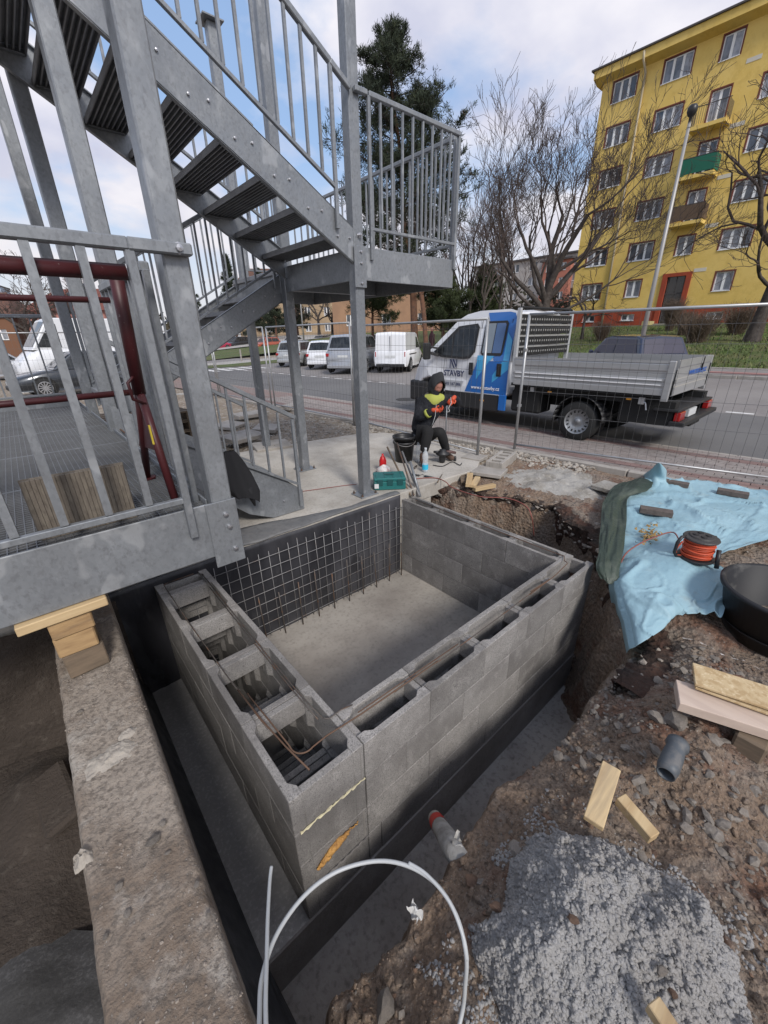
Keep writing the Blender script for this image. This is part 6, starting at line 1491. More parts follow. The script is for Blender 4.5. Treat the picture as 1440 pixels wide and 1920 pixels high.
# dropside bed
BZ0, BZ1 = .925, 1.375
MB().box(-1.25, 1.32, -1.03, 1.03, .865, .922).build('bed_floor', dark_m, tk)
def dropside(x0, x1, y, s, nm='dropside'):
    prof = [(0, BZ0-.035), (.020, BZ0-.03), (.020, BZ0+.055), (.010, BZ0+.065), (.010, BZ0+.095), (.024, BZ0+.10), (.024, BZ0+.135), (.010, BZ0+.14), (.010, BZ0+.165), (.026, BZ0+.17), (.026, BZ0+.205), (.010, BZ0+.215), (.010, BZ0+.30), (.022, BZ0+.32), (.022, BZ0+.40), (.016, BZ0+.41), (.026, BZ0+.42), (.026, BZ1), (-.005, BZ1), (-.005, BZ0-.035)]
    poly = [(x0, y+s*a, z) for a, z in prof]; return MB().extr(poly, (x1-x0, 0, 0)).build(nm, alu, tk)
for s in (1, -1):
    dropside(-1.235, 1.27, s*1.02, s)
    for z, hh in ((BZ0+.117, .006), (BZ0+.187, .008)): MB().box(-1.16, 1.24, s*1.049-.001, s*1.049+.001, z-hh, z+hh).build('bright_strip', mat('sky_reflection_white', (.88, .88, .88), .3, .0) if 'sky_reflection_white' not in MATS else MATS['sky_reflection_white'], tk)  # plain white stands in for sky reflected along the dropside strips
    MB().box(-1.29, -1.20, s*1.03-.03, s*1.03+.025, BZ0-.11, BZ1+.002).build('corner_post', alu, tk, bevel=.006)
    MB().box(1.27, 1.34, s*1.0-.03, s*1.0+.03, BZ0-.06, 2.19).build('headboard_post', mat('grey_post', (.50, .51, .52), .4, .4) if 'grey_post' not in MATS else MATS['grey_post'], tk, bevel=.006)
    MB().box(-1.302, -1.291, s*.955-.012, s*.955+.012, BZ0-.03, BZ0+.33).build('tailgate_latch', dark_m, tk)
tgp = [(-1.295, 0, 0)]
mb = MB(); prof = [(0, BZ0-.05), (.016, BZ0-.04), (.016, BZ0+.08), (.006, BZ0+.09), (.006, BZ0+.13), (.018, BZ0+.14), (.018, BZ0+.19), (.006, BZ0+.20), (.006, BZ0+.34), (.018, BZ0+.36), (.018, BZ1+.005), (-.01, BZ1+.005), (-.01, BZ0-.05)]
mb.extr([(-1.285-a, -.90, z) for a, z in prof], (0, 1.80, 0)); tg = mb.build('tailgate', alu, tk)
MB().box(-1.31, -1.28, -.42, -.38, BZ0+.25, BZ1+.006).build('tailgate_latch', dark_m, tk)
# headboard grille with oval holes
for s4 in range(4):
    z = 1.40+s4*.185
    MB().box(1.285, 1.315, -.97, .97, z-.012, z+.130).build('headboard_rail', dark_m, tk)
    for k in range(22):
        y = -.92+k*.0876; MB().lathe([(0, -.0165), (.020, -.0165), (.020, .0165), (0, .0165)], 10, (1.30, y, z+.057), 'x').build('oval_hole', alu, tk)
    MB().box(1.288, 1.312, -.97, .97, z+.131, z+.160 if s4 < 3 else z+.14).build('headboard_slat', alu, tk)
MB().tube([(1.30, 1.0, 2.16), (1.30, .98, 2.20), (1.30, -.94, 2.20), (1.30, -1.0, 2.17), (1.30, -1.0, 2.05)], .022, 8).build('headboard_tube', dark_m, tk, smooth=True)
# rear bumper bar, lamps, plate, hitch
MB().box(-1.46, -1.12, -.96, .96, .665, .70).build('rear_beam', trim_m, tk, bevel=.005); MB().box(-1.56, -1.36, -.98, .98, .46, .53).build('underrun_bar', trim_m, tk, bevel=.01)
for s in (1, -1):
    MB().box(-1.48, -1.40, s*.80-.13, s*.80+.13, .53, .66).build('tail_light', red_l, tk, bevel=.008)
    MB().box(-1.38, -.62, s*.80-.10, s*.80+.10, .44, .80).build('mud_flap_box', dark_m, tk)
MB().box(-1.47, -1.41, .02, .44, .54, .65).build('number_plate', plate_m, tk)
MB().box(-1.50, -1.1, -.25, .25, .36, .45).build('tow_hitch', dark_m, tk, bevel=.02)
MB().tube([(-.92, .96, .80), (-1.0, .97, .76), (-1.03, .98, .66)], .012, 6).build('lamp_bracket', alu, tk)
# lettering on the doors and tailgate
def letter(body, size, x, z, m_, bold=0, s=1, align='CENTER', y=None, xs=1.0):
    me = text_mesh(body, size, .0012, bold, align); me.materials.append(m_); o = bpy.data.objects.new('lettering', me); link(o); o.parent = tk
    o.rotation_euler = (R(90), 0, R(180)) if s > 0 else (R(90), 0, 0); o.location = (x, s*(tw(z)+.012) if y is None else y, z); o.scale = (xs, 1, 1); return o
for s in (1, -1):
    letter('STAVBY', .165, 2.77, .955, navy, .005, s, xs=.95); MB().add([(2.56, s*(tw(.8)+.006), .735), (3.05, s*(tw(.8)+.006), .735), (3.05, s*(tw(.8)+.006), .865), (2.50, s*(tw(.8)+.006), .865)], [(0, 1, 2, 3)]).build('livery', MATS.get('pale_panel') or mat('pale_panel', (.42, .43, .45), .4), tk); letter('603 167 806', .088, 2.79, .765, navy, 0.0, s)
    letter('www.nnstavby.cz', .098, 1.95, .735, mat('white_print', (.8, .8, .8), .5) if 'white_print' not in MATS else MATS['white_print'], .001, s)
    # emblem: two slanted strokes between uprights
    for poly in ([(0, 0), (.022, 0), (.022, .11), (0, .17)], [(.0, .17), (.035, .17), (.125, .0), (.09, .0)], [(.060, .17), (.095, .17), (.165, .04), (.165, .0), (.15, .0)], [(.150, .17), (.172, .17), (.172, .03), (.150, .07)]):
        V = [(2.89-px_*1.15 if s > 0 else 2.70+px_*1.15, s*(tw(1.2)+.011), 1.115+pz*1.05) for px_, pz in poly]
        MB().add(V, [tuple(range(len(V)))]).build('emblem_stroke', navy, tk, solid=.002)
me = text_mesh('www.nnstavby.cz', .145, .001, .002); me.materials.append(mat('blue_print', (.02, .10, .38), .5)); o = bpy.data.objects.new('lettering', me); link(o); o.parent = tk; o.rotation_euler = (R(90), 0, R(-90)); o.location = (-1.300, -.22, BZ0+.215)
for o_ in bpy.data.objects:
    if o_.name.startswith('lettering') and 'label' not in o_ and False: pass

# ================================================================ THE CROUCHING WORKER
D0 = 5.62
pw = dep(797, 866, 5.62); pz = P-.0
def J(x, y, off=0.0): return dep(x, y, D0+off)
foot1 = onz(797, 869, P); D0 = (foot1-CAM).dot(FW)
per = thing('person', 'crouching worker in black jacket with yellow yoke, hood up, orange gloves holding a thin post', 'person', (foot1.x, foot1.y, P))
cloth_k = mat('navy_black_workwear', (.009, .010, .015), .85, layers=((6, 5, .5, .7, (.03, .032, .04), .6),), bump=1, bscale=10, bdist=.05)
hood_m = mat('dark_grey_hood', (.028, .030, .034), .9, bump=.5, bscale=25, bdist=.01)
yel = mat('hi_vis_yellow', (.36, .385, .08), .8, layers=((8, 4, .5, .7, (.34, .37, .08), .6),), bump=.5, bscale=14, bdist=.01); trous = mat('black_trousers', (.011, .011, .012), .9, layers=((5, 5, .5, .7, (.026, .025, .024), .6),), bump=.7, bscale=12, bdist=.02)
glove = mat('orange_glove', (.52, .075, .03), .6, bump=.3, bscale=60, bdist=.002); skin = mat('skin', (.36, .17, .13), .6); boot = mat('brown_boot', (.10, .060, .042), .8, layers=((20, 5, .5, .7, (.05, .035, .028), .7),), bump=.5, bscale=50, bdist=.004)
def skinned(name, chains, m_, sub=2, root=0):
    """chains: lists of (point, radius); the first point of later chains joins the vertex nearest to it"""
    V = []; Rr = []; E_ = []
    def find(p):
        for i, q in enumerate(V):
            if (q-p).length < 1e-5: return i
        return None
    for ch in chains:
        prev = None
        for p, r in ch:
            p = Vector(p); i = find(p)
            if i is None: V.append(p); Rr.append(r); i = len(V)-1
            if prev is not None: E_.append((prev, i))
            prev = i
    off = OFF[per]; me = bpy.data.meshes.new(name); me.from_pydata([tuple(v-off) for v in V], E_, []); me.update(); me.materials.append(m_)
    o = bpy.data.objects.new(name, me); link(o); o.parent = per
    sm = o.modifiers.new('skin', 'SKIN'); 
    if not me.skin_vertices: pass
    for i, sv_ in enumerate(me.skin_vertices[0].data): sv_.radius = (Rr[i], Rr[i]); sv_.use_root = (i == root)
    sm.use_smooth_shade = True; ss = o.modifiers.new('sub', 'SUBSURF'); ss.levels = sub; ss.render_levels = sub
    return o
pel = J(785, 818, .16); sp1 = J(791, 792, .08); ch = J(806, 763, .0); nk = J(815, 742, -.06); hd_ = J(818, 722, -.10)
lsh = J(789, 752, .02); lel = J(785, 786, -.10); lwr = J(812, 769, -.24)
rsh = J(838, 748, .02); rel = J(861, 757, -.04); rwr = J(852, 745, -.22)
lhip = J(781, 820, .12); lkn = J(804, 803, -.26); lan = J(794, 855, -.10); lto = Vector((foot1.x-.02, foot1.y-.10, P+.03))
rhip = J(796, 820, .18); rkn = J(826, 808, -.12); ran = J(838, 848, .16); rto = ran+Vector((.05, -.13, -.06))
skinned('body', [[(pel, .155), (sp1, .160), (ch, .165), (nk, .075), (hd_, .075)],
                 [(ch, .165), (lsh, .085), (lel, .070), (lwr, .048)], [(ch, .165), (rsh, .085), (rel, .068), (rwr, .048)]], cloth_k)
skinned('trousers', [[(pel+Vector((0, 0, .12)), .135), (pel+Vector((0, 0, .0)), .140), (lhip, .120), (lkn, .088), ((lkn+lan)/2, .075), (lan+Vector((0, 0, .05)), .062)], [(pel+Vector((0, 0, .0)), .140), (rhip, .115), (rkn, .085), ((rkn+ran)/2, .072), (ran, .058)]], trous)
skinned('boot', [[(lan+Vector((0, 0, .06)), .060), (lan+Vector((0, 0, -.02)), .060), (Vector((lan.x, lan.y, P+.055)), .055), (Vector((lan.x, lan.y, P+.05))+(-FV)*.09, .050), (Vector((lan.x, lan.y, P+.045))+(-FV)*.17, .042)]], boot)
skinned('boot', [[(ran+Vector((0, 0, .04)), .058), (Vector((ran.x, ran.y, P+.055)), .055), (Vector((ran.x, ran.y, P+.05))+(-FV)*.09-LV*.04, .050), (Vector((ran.x, ran.y, P+.045))+(-FV)*.16-LV*.07, .040)]], boot)
# yellow yoke over the shoulders
F3 = (-FW).normalized(); U3 = Vector((0, 0, 1)); R3 = -LV
cst = nk.lerp(ch, .42)-FV*.012
skinned('reflective_yoke', [[(lsh.lerp(cst, .12)+Vector((0, 0, .012)), .082), (lsh.lerp(cst, .6)+Vector((0, 0, .004)), .098), (cst, .128), (rsh.lerp(cst, .6)+Vector((0, 0, .004)), .096), (rsh.lerp(cst, .15)+Vector((0, 0, .012)), .080)]], yel)
MB().tube([lel+(lwr-lel)*.62-(lwr-lel).normalized()*.02, lel+(lwr-lel)*.62+(lwr-lel).normalized()*.02], .062, 14, cap=False).build('cuff_band', yel, per, smooth=True, solid=.004)
# head with face, hood around it
look = (-FV*.84+R3*.38+Vector((0, 0, -.52))).normalized()
hx = look; hy = Vector((0, 0, 1)).cross(hx).normalized(); hz3 = hx.cross(hy)
Mh = Matrix((hx, hy, hz3)).transposed()
hm_ = MB()
def hf(u, v):
    a = 2*math.pi*u; b = math.pi*v; x = math.sin(b)*math.cos(a); y = math.sin(b)*math.sin(a); z = math.cos(b)
    r = Vector((.096*x+(.012 if x > 0 else 0), .076*y*(1-.12*max(0, -z)), .118*z))
    if x > .55 and abs(y) < .28 and -.35 < z < .12: r.x += .022*(1-abs(y)/.28)*(1-abs(z+.12)/.24)      # nose
    if x > .6 and .12 < abs(y) < .5 and .0 < z < .25: r.x -= .008                                        # eye hollows
    return hd_+Mh @ r
hm_.grid(40, 28, hf); hm_.build('head', skin, per, smooth=True)
for s in (1, -1):
    MB().lathe([(0, .009), (.007, .006), (.0095, 0), (.007, -.006), (0, -.009)], 10, hd_+Mh @ Vector((.083, s*.030, .018)), 'z').build('eye', dark_m, per, smooth=True)
    MB().tube([hd_+Mh @ Vector((.088, s*.018, .038)), hd_+Mh @ Vector((.080, s*.045, .040))], .004, 5).build('eyebrow', dark_m, per)
    MB().lathe([(0, .022), (.010, .016), (.012, 0), (.008, -.018), (0, -.022)], 10, hd_+Mh @ Vector((.0, s*.078, -.005)), 'y').build('ear', skin, per, smooth=True)
MB().tube([hd_+Mh @ Vector((.093, -.022, -.055)), hd_+Mh @ Vector((.100, 0, -.056)), hd_+Mh @ Vector((.093, .022, -.055))], .005, 6).build('mouth', mat('lips', (.25, .09, .08), .6), per, smooth=True)
bd = MB(); bd.grid(18, 7, lambda u, v: hd_+Mh @ Vector((.098*math.cos((u-.5)*2.4)*math.sin(1.75+v*.8)+.012, .082*math.sin((u-.5)*2.4), .120*math.cos(1.85+v*.75)))); bd.build('beard', mat('dark_hair', (.012, .010, .009), .9), per, smooth=True, solid=.006)
ho = MB()
def hof(u, v):
    # shell open at the front: u around the opening axis, v from rim to the pointed back
    a = 2*math.pi*u; rim = .92+v*2.1
    x = math.cos(rim); s_ = math.sin(rim); y = s_*math.cos(a); z = s_*math.sin(a)
    r = Vector((.135*x+.012, .104*y, .140*z+(.060*max(0, z)**2*(1-abs(x+.1))))); r.z += .03*max(0, -x)
    if z < -.2: r.z *= 1.15; r.y *= 1.15
    return hd_+Mh @ (r*(1+.04*math.sin(a*5+v*4)))
ho.grid(34, 20, hof); ho.build('hood', hood_m, per, smooth=True, solid=.012)
# gloves: palm and five curled fingers each
def hand(w, d, palm_n, side_, hold):
    d = Vector(d).normalized(); n_ = Vector(palm_n); n_ = (n_-d*n_.dot(d)).normalized(); s_ = d.cross(n_)*side_
    chains = [[(w-d*.03, .030), (w, .032), (w+d*.045, .036), (w+d*.085, .032)]]
    skinned('glove', chains, glove, 1)
    for k, (o_, L_) in enumerate(((-.030, .072), (-.010, .082), (.011, .076), (.030, .060))):
        b = w+d*.080+s_*o_; skinned('finger', [[(b, .0125), (b+d*L_*.42+n_*.006, .0120), (b+d*L_*.68+n_*.030, .0112), (b+d*L_*.60+n_*.055, .0100)]], glove, 1)
    b = w+d*.030-s_*.030; skinned('thumb', [[(b, .014), (b-s_*.022+d*.022+n_*.012, .013), (b-s_*.018+d*.05+n_*.034, .011)]], glove, 1)
hand(lwr, R3*.9-FV*.15+Vector((0, 0, .0)), -FV*.4+Vector((0, 0, 1))*.5, 1, None)
hand(rwr, -R3*.35-FV*.5+Vector((0, 0, -.25)), -R3*.6+Vector((0, 0, -.8)), -1, None)
# cord hanging from the jacket, strap
MB().tube([J(818, 758, -.24), J(816, 780, -.30), J(812, 793, -.30), J(808, 800, -.26)], .0035, 6).build('cord', white_pl, per, smooth=True)
# thin post he works on, with a hook
tp0 = onz(835, 828, .06)
thp = thing('thin_post', 'thin metal post with a bent wire hook in the worker\'s hands', 'post', tuple(tp0)); top_ = onX(838, 757, tp0.x)
MB().tube([tp0, top_], .011, 8).build('rod', steel, thp, smooth=True)
MB().tube([J(845, 745, -.30), J(846, 756, -.30), J(841, 765, -.30), J(843, 771, -.30), J(838, 773, -.30)], .005, 6).build('wire_hook', white_pl, thp, smooth=True)
# ================================================================ BUILDINGS
yel_w = mat('yellow_render', (.74, .53, .165), .92, layers=((.35, 6, .4, .62, (.68, .465, .115), .8), (1.8, 6, .5, .68, (.58, .39, .10), .6), (9, 5, .5, .7, (.76, .57, .19), .5)), bump=.4, bscale=14, bdist=.02, world_co=True)
red_w = mat('brick_red_plinth', (.34, .062, .028), .9, layers=((1.2, 6, .45, .65, (.25, .05, .028), .8),), world_co=True)
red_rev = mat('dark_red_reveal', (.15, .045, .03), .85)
frame_w = mat('white_window_frame', (.80, .80, .79), .5)
pane_m = mat('window_pane', (.05, .058, .07), .07, spec=.9, coat=.4, layers=((.9, 3, .42, .6, (.17, .18, .20), .8),), rnd=.35)
curtain_m = mat('window_curtain_pane', (.30, .31, .34), .3, coat=.5, layers=((3, 3, .42, .6, (.17, .18, .20), .8),), rnd=.2)
roof_m = mat('dark_roof_edge', (.07, .062, .060), .7)
def facade(name, label, X, y0, y1, z0, z1, rects, wallm, depth=12, rev=.16, plinth=None, cat='building', parent=None, frames=True, side_wall=True):
    """wall in the plane x = X facing -x; rects: (ya, yb, za, zb, panes, frame?)"""
    b = parent or thing(name, label, cat, (X, (y0+y1)/2, z0))
    ys = sorted(set([y0, y1]+[r[0] for r in rects]+[r[1] for r in rects])); zs = sorted(set([z0, z1]+[r[2] for r in rects]+[r[3] for r in rects]))
    w = MB()
    for i in range(len(ys)-1):
        for j in range(len(zs)-1):
            cy_, cz_ = (ys[i]+ys[i+1])/2, (zs[j]+zs[j+1])/2
            if any(r[0] < cy_ < r[1] and r[2] < cz_ < r[3] for r in rects): continue
            w.add([(X, ys[i], zs[j]), (X, ys[i+1], zs[j]), (X, ys[i+1], zs[j+1]), (X, ys[i], zs[j+1])], [(0, 3, 2, 1)])
    w.add([(X, y1, z0), (X+depth, y1, z0), (X+depth, y1, z1), (X, y1, z1)], [(0, 1, 2, 3)])
    w.add([(X, y0, z0), (X+depth, y0, z0), (X+depth, y0, z1), (X, y0, z1)], [(3, 2, 1, 0)])
    w.add([(X+depth, y0, z0), (X+depth, y1, z0), (X+depth, y1, z1), (X+depth, y0, z1)], [(0, 3, 2, 1)][:1])
    w.build('wall', wallm, b)
    return b
def window(b, X, ya, yb, za, zb, n, rev=.16, border=.09, seed=0, frame=frame_w, revm=None):
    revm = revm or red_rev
    rr = random.Random(seed)
    rv = MB()
    for (a0, a1, c0, c1) in ((ya, ya+.0, za, zb), (yb, yb, za, zb)): rv.add([(X, a0, c0), (X+rev, a0, c0), (X+rev, a0, c1), (X, a0, c1)], [(0, 1, 2, 3)])
    rv.add([(X, ya, zb), (X+rev, ya, zb), (X+rev, yb, zb), (X, yb, zb)], [(0, 1, 2, 3)]); rv.add([(X, ya, za), (X+rev, ya, za), (X+rev, yb, za), (X, yb, za)], [(0, 1, 2, 3)])
    if border:
        for (a0, a1, c0, c1) in ((ya-border, ya, za-.0, zb+border), (yb, yb+border, za, zb+border), (ya, yb, zb, zb+border)): rv.box(X-.012, X-.003, a0, a1, c0, c1)
    fo = rv.build('reveal', revm, b)
    fr = MB(); t = .075; x0, x1 = X+rev-.05, X+rev
    fr.box(x0, x1, ya, yb, za, za+t); fr.box(x0, x1, ya, yb, zb-t, zb); fr.box(x0, x1, ya, ya+t, za+t, zb-t); fr.box(x0, x1, yb-t, yb, za+t, zb-t)
    for k in range(1, n):
        yy = ya+(yb-ya)*k/n; fr.box(x0-.004, x1, yy-.08, yy+.08, za+t, zb-t)
    fr.box(X-.06, x0, ya-.03, yb+.03, za-.04, za)
    w = fr.build('window', frame, b); OFF[w] = OFF[b]
    for k in range(n):
        a = ya+(yb-ya)*k/n+.03; c = ya+(yb-ya)*(k+1)/n-.03
        MB().box(x1-.018, x1-.010, a, c, za+.03, zb-.03).build('pane', curtain_m if rr.random() < .35 else pane_m, w)
    return w
BX0 = 42.0
rows = [(18.42, 19.75), (15.65, 16.93), (12.86, 14.12), (10.02, 11.27), (7.16, 8.42), (4.45, 5.72)]
wins = []
for i, (a, c) in enumerate(rows):
    wins.append((18.38, 20.12, a, c, 3)); wins.append((14.78, 16.58, a, c, 3) if i < 5 else (15.12, 16.26, a, c, 2)); wins.append((8.50, 10.30, a, c, 3) if i < 5 else (8.90, 10.0, a, c, 2))
    wins.append((4.6, 6.4, a, c, 3)); wins.append((1.0, 2.8, a, c, 3)); wins.append((-2.6, -.8, a, c, 3))
for i, (a, c) in enumerate(rows[:5]):
    if i in (1, 2, 3): wins.append((12.0, 13.08, a-.75, c, 2))
    else: wins.append((12.0, 13.1, a, c, 2))
bsm = [(18.5, 19.6, 2.62, 3.12, 2), (15.12, 16.2, 2.62, 3.12, 2), (8.85, 9.95, 2.50, 3.03, 2), (5.0, 6.1, 2.50, 3.03, 2), (1.2, 2.3, 2.50, 3.03, 2)]
door = (12.06, 13.03, 2.30, 5.60)
yb_ = thing('apartment_building', 'yellow six storey apartment block with red plinth, white windows and small balconies', 'building', (BX0, 8, 2.0))
facade('', '', BX0, -20, 21.0, 3.42, 20.1, wins+[(11.9, 13.2, 3.42, 5.72)], yel_w, parent=yb_)
facade('', '', BX0-.03, -20, 21.03, 1.2, 3.42, bsm+[(11.9, 13.2, 1.2, 3.42)], red_w, parent=yb_)
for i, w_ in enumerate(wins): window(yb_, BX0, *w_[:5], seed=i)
for i, w_ in enumerate(bsm): window(yb_, BX0-.03, *w_[:5], border=0, seed=50+i, revm=red_w)
# entrance
e = MB(); e.box(BX0-.10, BX0+.25, 13.2, 13.55, 2.1, 5.95); e.box(BX0-.10, BX0+.25, 11.55, 11.9, 2.1, 5.95); e.box(BX0-.10, BX0+.25, 11.9, 13.2, 5.70, 5.95); e.build('door_surround', red_w, yb_)
dd = MB(); dd.box(BX0+.10, BX0+.14, 11.9, 13.2, 2.3, 5.7); do = dd.build('entrance_door', mat('dark_door', (.022, .02, .018), .2, coat=.5), yb_); OFF[do] = OFF[yb_]
for a in (11.95, 12.5, 13.05): MB().box(BX0+.07, BX0+.098, a, a+.07, 2.3, 5.7).build('door_frame', roof_m, do)
MB().box(BX0+.06, BX0+.098, 11.9, 13.2, 4.45, 4.55).build('door_frame', roof_m, do)
for k in range(6): MB().box(BX0-1.9+k*.3, BX0-1.58+k*.3 if k < 5 else BX0, 11.7, 13.4, 1.5, 1.68+k*.125).build('step', kerb_m, yb_)
MB().box(BX0-1.9, BX0-.1, 13.42, 13.75, 1.4, 2.5).build('step_wall', mat('pale_yellow_wall', (.42, .36, .18), .9), yb_)
MB().box(BX0-.03, BX0-.012, 13.95, 14.15, 4.0, 4.22).build('house_number_plate', mat('red_sign', (.35, .02, .02), .5), yb_)
# balconies
def balcony(zf, m_, label, rail=True):
    o = MB().box(BX0-1.05, BX0-.002, 11.55, 13.75, zf-.30, zf-.08).build('balcony_slab', yel_w, yb_)
    OFF[o] = OFF[yb_]
    if m_:
        q = MB(); q.box(BX0-1.06, BX0-1.03, 11.57, 13.73, zf+.0, zf+.92); q.box(BX0-1.03, BX0-.002, 11.57, 11.60, zf, zf+.92); q.box(BX0-1.03, BX0-.002, 13.70, 13.73, zf, zf+.92)
        q.build('balcony_screen', m_, o)['label'] = label
    else:
        for k in range(17): MB().box(BX0-1.05, BX0-1.03, 11.57+k*.134, 11.59+k*.134, zf, zf+.92).build('balcony_bar', roof_m, o)
        for yy in (11.57, 13.71):
            for k in range(7): MB().box(BX0-1.0+k*.14, BX0-.98+k*.14, yy, yy+.02, zf, zf+.92).build('balcony_bar', roof_m, o)
    MB().box(BX0-1.07, BX0-1.02, 11.5, 13.8, zf+.93, zf+.97).build('balcony_rail', roof_m, o)
balcony(15.0, None, '')
balcony(12.15, mat('green_screen', (.015, .12, .075), .8, bump=.4, bscale=5, bdist=.02), 'dark green cloth balcony screen')
balcony(9.3, mat('brown_screen', (.13, .085, .055), .85, stretch=(1, 9, 1), layers=((6, 3, .45, .6, (.07, .045, .03), .7),)), 'brown slatted balcony screen')
# roof edge, gutter, downpipe, signs
rf = MB(); rf.extr([(BX0-.72, -20.8, 20.15), (BX0-.72, -20.8, 20.65), (BX0+13, -20.8, 20.65), (BX0+13, -20.8, 19.92), (BX0, -20.8, 19.92)], (0, 42.3, 0)); rf.build('eaves', yel_w, yb_)
MB().box(BX0-.85, BX0+13.1, -20.9, 21.7, 20.652, 20.76).build('roof', roof_m, yb_)
MB().tube([(BX0-.74, 17.9, 20.55), (BX0-.70, 17.88, 20.1), (BX0-.12, 17.8, 19.5), (BX0-.10, 17.78, 12.0), (BX0-.12, 17.70, 2.2)], .085, 8).build('downpipe', mat('pale_pipe', (.50, .42, .28), .6), yb_, smooth=True)
for zz in (17.9, 14.6, 11.75, 8.85, 6.0): MB().box(BX0-.02, BX0-.008, 10.7, 11.5, zz-.12, zz+.12).build('wall_patch', mat('pale_patch', (.60, .56, .48), .9) if 'pale_patch' not in MATS else MATS['pale_patch'], yb_)

# other buildings
def simple_block(name, label, X, y0, y1, z0, z1, wallm, cols, rows_, ww, wh, n=2, roofm=roof_m, rot=0, depth=11, rise=0, trim=frame_w, extra=None):
    b = thing(name, label, 'building', (X, (y0+y1)/2, z0)); rects = []
    for i in range(cols):
        for j in range(rows_):
            cy_ = y0+(y1-y0)*(i+.5)/cols; cz_ = z0+(z1-z0)*(j+.55)/rows_; rects.append((cy_-ww/2, cy_+ww/2, cz_-wh/2, cz_+wh/2, n))
    facade('', '', X, y0, y1, z0, z1, rects, wallm, depth=depth, parent=b)
    for i, r_ in enumerate(rects): window(b, X, *r_, seed=100+i, border=0, frame=trim, revm=wallm)
    if rise:
        mb = MB(); ym = (X+X+depth)/2
        mb.add([(X-.5, y0-.4, z1), (X-.5, y1+.4, z1), (ym, y1+.4-rise*.6, z1+rise), (ym, y0-.4+rise*.6, z1+rise), (X+depth+.5, y0-.4, z1), (X+depth+.5, y1+.4, z1)], [(0, 1, 2, 3), (3, 2, 5, 4), (0, 3, 4), (1, 5, 2), (0, 4, 5, 1)])
        mb.build('roof', roofm, b)
    else: MB().box(X-.4, X+depth, y0-.3, y1+.3, z1, z1+.3).build('roof', roofm, b)
    if rot: b.rotation_euler = (0, 0, rot)
    return b
tan_w = mat('orange_tan_render', (.34, .205, .125), .9, layers=((.5, 5, .4, .6, (.27, .165, .105), .8),), world_co=True); cream_w = mat('cream_render', (.40, .30, .19), .9, layers=((.5, 5, .4, .6, (.29, .21, .135), .8),), world_co=True)
pink_w = mat('salmon_render', (.42, .16, .11), .9, layers=((.5, 5, .4, .6, (.34, .14, .10), .8),), world_co=True); grey_w = mat('pale_grey_render', (.46, .43, .40), .9, layers=((.5, 5, .4, .6, (.38, .35, .33), .8),), world_co=True)
tile_r = mat('brown_tile_roof', (.12, .055, .035), .85, layers=((2, 5, .4, .6, (.08, .045, .035), .8),), stretch=(1, 1, 3))
simple_block('apartment_building', 'orange tan house behind the pines, right of the front stair post', 44, 42.0, 58, 1.9, 9.4, tan_w, 3, 2, 1.3, 1.5, roofm=tile_r, rise=3, rot=.80)
simple_block('apartment_building', 'cream villa with brown tiled roof behind the far car park', 46, 73, 93, 2.0, 11.0, cream_w, 5, 3, 1.2, 1.6, roofm=tile_r, rise=4, rot=1.0)
simple_block('apartment_building', 'narrow yellowish house end between stair posts behind the far car park', 48, 87, 92, 1.8, 9.5, mat('ochre_render', (.48, .34, .15), .9, world_co=True), 2, 3, 1.1, 1.5, roofm=tile_r, rise=3, rot=1.1)
simple_block('apartment_building', 'pale grey and cream apartment slab behind the big bare tree', 80, 31, 62, 2.1, 14.5, grey_w, 8, 5, 1.7, 1.4, n=2)
simple_block('apartment_building', 'salmon red stair bay of the apartment slab behind the bare tree', 79.0, 40.5, 46.0, 2.1, 13.6, pink_w, 2, 5, 1.1, 1.2, n=2)
simple_block('apartment_building', 'brown house with broad roof at the far left behind the vans', -3, 74, 84, 0, 5.0, mat('brown_brick_house', (.17, .085, .05), .9, world_co=True), 3, 1, 1.4, 1.3, roofm=tile_r, rise=3.2, rot=1.2)
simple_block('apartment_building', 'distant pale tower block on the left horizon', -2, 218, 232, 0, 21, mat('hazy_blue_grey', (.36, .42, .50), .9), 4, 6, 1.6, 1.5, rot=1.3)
simple_block('apartment_building', 'low red roofed house behind the white van on the left', 7, 66, 76, 0, 5.4, mat('rose_render', (.38, .18, .15), .9, world_co=True), 3, 1, 1.3, 1.3, roofm=mat('red_tile_roof', (.15, .05, .035), .85), rise=3, rot=.9)

# ================================================================ LAMPS
def lamp(label, x, y, z, h, r, head=True, tilt=0):
    l = thing('street_lamp', label, 'street lamp', (x, y, z))
    MB().tube([(x, y, z), (x, y, z+h*.45), (x+tilt, y, z+h)], [r*1.3, r, r*.62], 12).build('pole', mat('lamp_pole', (.34, .33, .32), .5, .4) if 'lamp_pole' not in MATS else MATS['lamp_pole'], l, smooth=True)
    if head:
        MB().lathe([(0, .30), (.10, .28), (.145, .22), (.15, .11), (.10, .0), (.05, -.03), (.045, -.30), (.06, -.31)], 20, (x+tilt, y, z+h)).build('lamp_head', mat('lamp_black', (.02, .02, .021), .4) if 'lamp_black' not in MATS else MATS['lamp_black'], l, smooth=True)
    return l
lb = onX(1203, 640, 19.3); lt = onX(1281, 222, 19.3)
lamp('street lamp with black head standing behind the blue car', lb.x, lb.y, .28, lt.z-.28, .075)
lamp('slim pale lamp pole in the far car park left of the rear stair post', 18.0, 50.0, .2, 7.0, .07)
lamp('slim lamp pole in front of the cream villa', 25.5, 43.0, .3, 7.5, .07)
